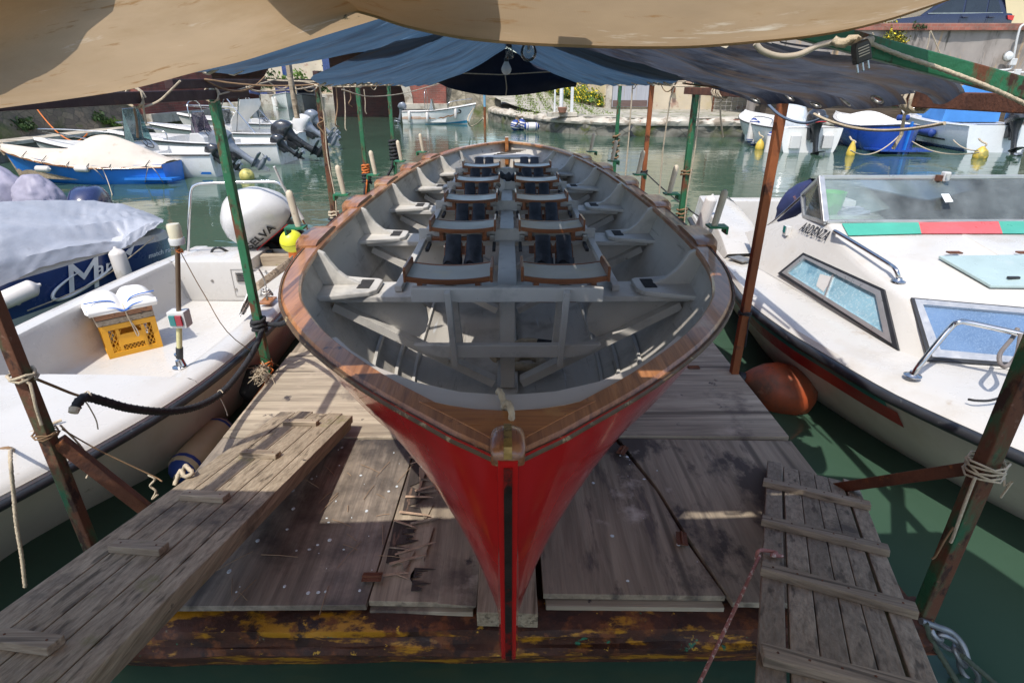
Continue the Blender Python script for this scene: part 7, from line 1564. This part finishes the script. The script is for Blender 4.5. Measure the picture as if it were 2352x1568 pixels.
D_ = small_boat('open_motorboat', 'white open motorboat with a bow rail lying beyond the console boats, nearest the bridge', (-8.6, 27.2, 0), math.pi - R(3), m_far, m_far, m_rub, 'white boats moored at the rampart', L=5.6, B=2.2, H=.75, sh=.45, deck_from=.55, stern_deck=.08)
outboard(D_, (-.02, 0, .65), 0, R(45), 1.25, m_cgrey, m_lgrey); console(D_, 2.4, .8, .8, .15, gl_clear, .6, .2)
rail(D_, [(3.0, .95, .85), (3.1, .94, 1.2), (4.6, .6, 1.4), (5.8, 0, 1.45), (4.6, -.6, 1.4), (3.1, -.94, 1.2), (3.0, -.95, .85)], .022)
for p, lb in ((P(567, 404, z=.08), 'yellowish ball buoy by the grey outboard of the white boat'),):
    t = thing('mooring_buoy', lb, 'buoy', p); MB().ball(p, .19, 12).build('ball', mat('pale_yellow_buoy', (.5, .43, .12), .5, var=.2, vs=6, spots=[((.2, .2, .06), 3, .58, .1)]), t, sm=60)
# beyond the arch
for i, (u, v, hd_, hm_, lb) in enumerate([(598, 236, -60, m_navyp, 'far navy boat with a folded blue cover beyond the arch'), (634, 243, 40, m_whiteb, 'far low white boat beyond the arch, between the navy and the hooded ones'), (660, 245, -70, m_whiteb, 'far white boat with a navy hood beyond the bridge arch'), (722, 253, -80, m_whiteb, 'far white cabin boat, largest beyond the bridge arch')]):
    p = P(u, v, z=0); o = small_boat('moored_boat', lb, (p.x, p.y, 0), R(hd_), m_far if hm_ is m_whiteb else hm_, m_far, m_rub, 'boats beyond the arch', L=6.0 if i != 1 else 5, B=2.7, H=1.15 if i != 1 else .9, sh=.3, deck_from=.5)
    if i == 2: MB().slab([V((2.0, -1.0, 1.1)), V((2.0, 1.0, 1.1)), V((2.1, .9, 2.6)), V((2.1, -.9, 2.6))], (1.8, 0, 0)).build('hood', mat('navy_hood', (.02, .03, .12), .8), o, bev=.15, world=False)
    if i == 3:
        MB().slab([V((1.6, -1.0, 1.1)), V((1.8, -.95, 2.5)), V((3.2, -.9, 2.55)), V((4.1, -.8, 1.3))], (0, 1.9, 0)).build('cabin', m_whiteb, o, bev=.08, world=False)
        MB().slab([V((3.28, -.8, 2.4)), V((3.28, .8, 2.4)), V((3.98, .7, 1.55)), V((3.98, -.7, 1.55))], (.06, 0, .04)).build('windscreen', m_cgl, o, world=False)
    if i == 0: MB().tube(smooth([V((1.2, -1.2, 2.2)), V((2.2, -1.0, 2.35)), V((2.2, 1.0, 2.35)), V((1.2, 1.2, 2.2))]), .22, 8).build('folded_cover', m_lil, o, sm=60, world=False)
    for s in (-1, 1): MB().lathe([(.05, -.5), (.18, -.4), (.18, .4), (.05, .5)], 10, M.Translation((4.2, s*1.05, .6))).build('hull_fender', m_fend, o, sm=50, world=False)
# boat 5
p5 = P(931, 284, z=0); q5 = dict(L=4.0, B=1.7, H=.75, sh=.55, tr=.9, bp=2.4, rake=.14)
b5 = small_boat('open_fishing_boat', 'white boat with orange stripes and number 5 moored by the sloping stone wall', (p5.x, p5.y, 0), R(-4), m_far, m_far, m_rub, deck_from=.66, stern_deck=.05, **q5)
console(b5, 1.75, .7, .65, .15, gl_clear, .65, .2); outboard(b5, (-.05, 0, .75), 0, R(15), 1.0, m_cgrey, m_lgrey)
rail(b5, [(2.9, -.6, .95), (2.95, -.58, 1.25), (3.7, -.35, 1.4), (4.3, 0, 1.45)], .02); rail(b5, [(1.4, -.36, .8), (1.42, -.36, 1.85), (1.42, .36, 1.85), (1.4, .36, .8)], .018)
def hside(q, s, h, off=.022): p = sb_pt(q, s, h); return V((p.x, -p.y - off, p.z))
m_ostr = mat('orange_stripe', (.50, .20, .06), .5)
for h0, h1, s0, s1 in ((.50, .53, .0, .52), (.57, .60, .0, .45), (.64, .66, .02, .3)): MB().grid([[hside(q5, lerp(s0, s1, i/8), h) for h in (h0, h1)] for i in range(9)]).build('orange_stripe', m_ostr, b5, solid=.003, world=False)
zz = [(.55, .50), (.60, .58), (.63, .54), (.70, .64), (.73, .60), (.82, .70), (.83, .67), (.73, .54), (.70, .58), (.63, .48), (.60, .52)]
MB().slab([hside(q5, s, h) for s, h in zz], (0, -.004, 0)).build('zigzag_mark', m_ostr, b5, world=False)
MB().grid([[hside(q5, lerp(.35, .97, i/12), h) for h in (.16, .19 + .10*(i/12)**2)] for i in range(13)]).build('blue_boot_stripe', mat('teal_boot_paint', (.02, .25, .42), .5), b5, solid=.003, world=False)
a, b = hside(q5, .84, .80, .03), hside(q5, .89, .80, .03); text_mesh('5', .46, .002, .1, .012).xf(axes(a, b - a, V((0, 0, 1)))).build('lettering', ms, b5, world=False)
for s, z in ((.12, .45), (.40, .40), (.80, .62)): c = hside(q5, s, .6, .10); MB().lathe([(.03, -.32), (.09, -.26), (.09, .26), (.03, .32)], 10, M.Translation((c.x, c.y, z))).build('hull_fender', m_fend, b5, sm=50, world=False)
rope([b5.matrix_basis @ V((4.4, 0, .9)), P(1075, 272, z=.9), P(1080, 290, z=.3), P(1095, 285, z=.5), P(1110, 272, z=1.1)], .03, m_ropew, 'slack mooring rope from the numbered boat to the sloping wall', 'rope')
# right hand boats, sterns toward us
ra = small_boat('open_motorboat', 'white open motorboat with a black outboard and plastic wrapped console, moored at right', (P(1852, 350, z=0).x, 22.0, 0), R(92), m_far, m_far, m_rub, L=5.6, B=2.45, H=.85, sh=.4, tr=.92, bp=2.6, deck_from=.62, stern_deck=.12, gw=.2)
outboard(ra, (-.05, .05, .78), R(6), R(14), 1.45, m_cblack, m_leg, stripe=mrs)
m_wrap = mat('clear_plastic_wrap', (.50, .53, .55), .25, var=.15, vs=4, bump=.8, bs=7, spots=[((.68, .70, .70), 5, .55, .08)], coat=.4)
sh_ = MB(); rr = []
for k in range(12):
    t = k/11; rr.append([V((1.8 + math.cos(a)*.75*(1.1 - .5*t**2)*(1 + .2*NZ.noise(V((a, t*3, 1)))), math.sin(a)*.6*(1.1 - .45*t**2)*(1 + .2*NZ.noise(V((a, t*3, 5)))), .2 + 1.55*t)) for a in [2*math.pi*i/20 for i in range(20)]])
sh_.grid(rr, True); sh_.f.append(tuple(range(220, 240))); sh_.build('wrapped_console', m_wrap, ra, sm=50, world=False)
rail(ra, [(1.2, 1.05, .86), (1.2, 1.03, 1.1), (2.6, 1.05, 1.12), (2.65, 1.07, .88)], .02)
for xx in (.75, -.75): MB().bx(-.12, .05, min(xx*1.05, xx*.55), max(xx*1.05, xx*.55), .15, .62).build('stern_step', m_whiteb, ra, bev=.03, world=False)
qb_ = dict(L=5.4, B=2.1, H=.85, tr=.2, sh=.35, dbl=.2, bp=2.3, shs=.6)
rb_ = small_boat('double_ended_boat', 'royal blue double ended boat with a white deck cover, between two white boats at right', (P(2052, 350, z=0).x, 21.6, 0), R(86), (m_royal := mat('royal_blue_hull', (.015, .06, .30), .3, var=.12, vs=2, coat=.3)), m_whiteb, m_rub, cat='boat', deck_from=.08, **qb_)
MB().grid([[V((lerp(.5, 5.3, i/14), sb_pt(qb_, lerp(.1, .98, i/14), 1).y*t*.93, sb_pt(qb_, lerp(.1, .98, i/14), 1).z + .02 + .42*math.sin(math.pi*min(1, i/14*1.1 + .02))*(1 - abs(t)))) for t in [lerp(-1, 1, j/10) for j in range(11)]] for i in range(15)]).build('deck_cover', m_cush, rb_, sm=60, solid=.02, world=False)
MB().slab([V((-.25, -.9, .10)), V((.9, -.95, .08)), V((.5, 0, .06)), V((.9, .95, .08)), V((-.25, .9, .10)), V((-.15, 0, .08))], (0, 0, .06)).build('stern_fin', m_royal, rb_, world=False)
MB().bar((-.02, 0, -.1), (-.10, 0, 1.1), .10, .06).build('stern_post', m_bluep, rb_, world=False)
MB().lathe([(.03, -.22), (.10, -.18), (.10, .18), (.03, .22)], 12, M.Translation((.1, .25, 1.22)) @ M.Rotation(R(90), 4, 'X')).build('rolled_fender', m_bluec, rb_, sm=50, world=False)
MB().lathe([(.09, 0), (.09, .012), (.05, .012)], 14, M.Translation((.75, .70, .5)) @ M.Rotation(R(-90), 4, 'X')).build('vent_ring', m_steel, rb_, world=False)
qr = dict(L=6.4, B=2.5, H=.95, tr=.9, sh=.45, bp=2.4)
rc = small_boat('sport_boat', 'grey white sport boat with a bright blue canvas hood, rightmost of the moored boats', (P(2250, 346, z=0).x, 22.0, 0), R(84), mat('pale_grey_hull', (.68, .70, .71), .3, var=.05, vs=2, coat=.2), None, mat('white_rub', (.7, .7, .68), .4), deck_from=.55, stern_deck=.15, gw=.25, **qr)
outboard(rc, (-.05, -.3, .85), R(-5), R(20), 1.5, m_cblack, m_leg)
m_hood = mat('bright_blue_canvas', (.06, .24, .60), .7, var=.1, vs=2, bump=.2, bs=5)
rr = [[V((lerp(1.9, 4.9, t), 1.05*math.cos(a)*(1 - .3*t), .95 + (1.5 - 1.0*t**1.3)*math.sin(a)**.8)) for a in [math.pi*i/14 for i in range(15)]] for t in [k/10 for k in range(11)]]
hb_ = MB().grid(rr); hb_.f.append(tuple(range(15))); hb_.build('canvas_hood', m_hood, rc, sm=50, world=False)
MB().lathe([(.05, -.45), (.15, -.38), (.15, .38), (.05, .45)], 12, M.Translation((2.2, 1.32, .55)) @ M.Rotation(R(88), 4, 'Y')).build('blue_fender', m_bluec, rc, sm=50, world=False)
def hport(q, s, h, off=.025): p = sb_pt(q, s, h); return V((p.x, p.y + off, p.z))
a, b = hport(qr, .40, .60, .04), hport(qr, .32, .60, .04); text_mesh('RANIERI', .22, .002, .1, .004).xf(axes(a, b - a, V((0, 0, 1)))).build('lettering', ms, rc, world=False)
MB().grid([[hport(qr, lerp(.2, .75, i/10), h) for h in (.42, .47)] for i in range(11)]).build('black_stripe', ms, rc, solid=.003, world=False)
MB().grid([[hport(qr, lerp(.02, .9, i/10), h) for h in (.14, .24)] for i in range(11)]).build('blue_boot_stripe', m_navyp, rc, solid=.003, world=False)
rail(rc, [(4.2, 1.0, 1.15), (4.3, .98, 1.45), (5.6, .5, 1.6), (6.6, 0, 1.65), (5.6, -.5, 1.6), (4.3, -.98, 1.45)], .02)
for i, (u, v, lb) in enumerate([(1740, 332, 'leftmost white fender with blue ends beside the white boat at right'), (1749, 338, 'second white fender with blue ends beside the white boat at right'), (1763, 360, 'white fender with blue ends by the yellow buoy at right')]):
    u, v = [(1727 + 0, 300), (1734, 306), (1768, 333)][i]; fender(P(u, v, y=22.2 if i == 2 else 24.5), V((.05, 0, 1)), .95, .15, m_fend, lb, m_bluec)
for (u, v, r, lb) in ((1744, 338, .17, 'yellow buoy beside the fenders of the white open boat at right'), (1953, 352, .155, 'yellow cone buoy tied under the royal blue boat'), (2250, 358, .23, 'mossy yellow buoy beside the grey white sport boat')):
    p = P(u, v + 5, z=0); p.y = p.y - .0; t = thing('mooring_buoy', lb, 'buoy', p); cone = r < .16
    MB().lathe([(.001, -.2), (r*.9, -.05), (r, .08), (r*.8, .24), (r*.35, .44 if cone else .34), (r*.2, .52 if cone else .38)] , 16, M.Translation(p)).build('body', mat('yellow_buoy', (.60, .42, .06), .5, var=.15, vs=4, spots=[((.25, .22, .05), 3, .48 if r > .2 else .60, .1)]), t, sm=60)
    rope([p + V((0, 0, .32)), p + V((.05, -.05, .45)), p + V((-.05, .05, .52)), p + V((.0, .3, .6))], .03, m_ropew, 'pale mooring rope knot on top of a yellow buoy', 'rope', grp='ropes on the yellow buoys')
rope(sag(P(1953, 345, z=.4), P(2065, 312, y=21.7), .35), .02, m_ropew, 'sagging mooring line from the cone buoy to the royal blue boat', 'mooring line', k=2)
rope(sag(P(2250, 350, z=.4), P(2085, 318, y=22), .25), .02, m_ropew, 'mooring line from the mossy buoy to the royal blue boat', 'mooring line', k=2)
rope(sag(P(2248, 346, z=.5), P(2190, 322, y=22), .1), .02, m_ropew, 'short mooring line from the mossy buoy to the sport boat', 'mooring line', k=2)
rope(sag(P(0, 322, y=16), P(40, 358, y=15.5), .1), .012, m_ropew, 'white bow line of the bright blue boat at the left edge', 'mooring line', k=2)
rope(sag(P(86, 252, y=19), P(200, 307, y=17.6), .5), .02, m_ropeo, 'orange mooring rope sagging from the rampart to the white boat', 'mooring line', k=2)
# chain-link screen and litter along the landing, right
gt = thing('wire_fence', 'pale wire mesh fence panel standing by the house on the landing', 'fence', (14.5, 36, .8))
w_ = MB()
for i in range(15): w_.tube([(12.2 + i*.33, 36, .85), (12.2 + i*.33, 36, 3.0)], .012, 4)
for i in range(10): w_.tube([(12.1, 36, .9 + i*.23), (17, 36, .9 + i*.23)], .010, 4)
w_.build('mesh', m_line, gt)['kind'] = 'stuff'
for x in (12.1, 14.6, 17.0): MB().bx(x - .04, x + .04, 36, 36.08, .8, 3.1).build('fence_post', m_rust, gt)
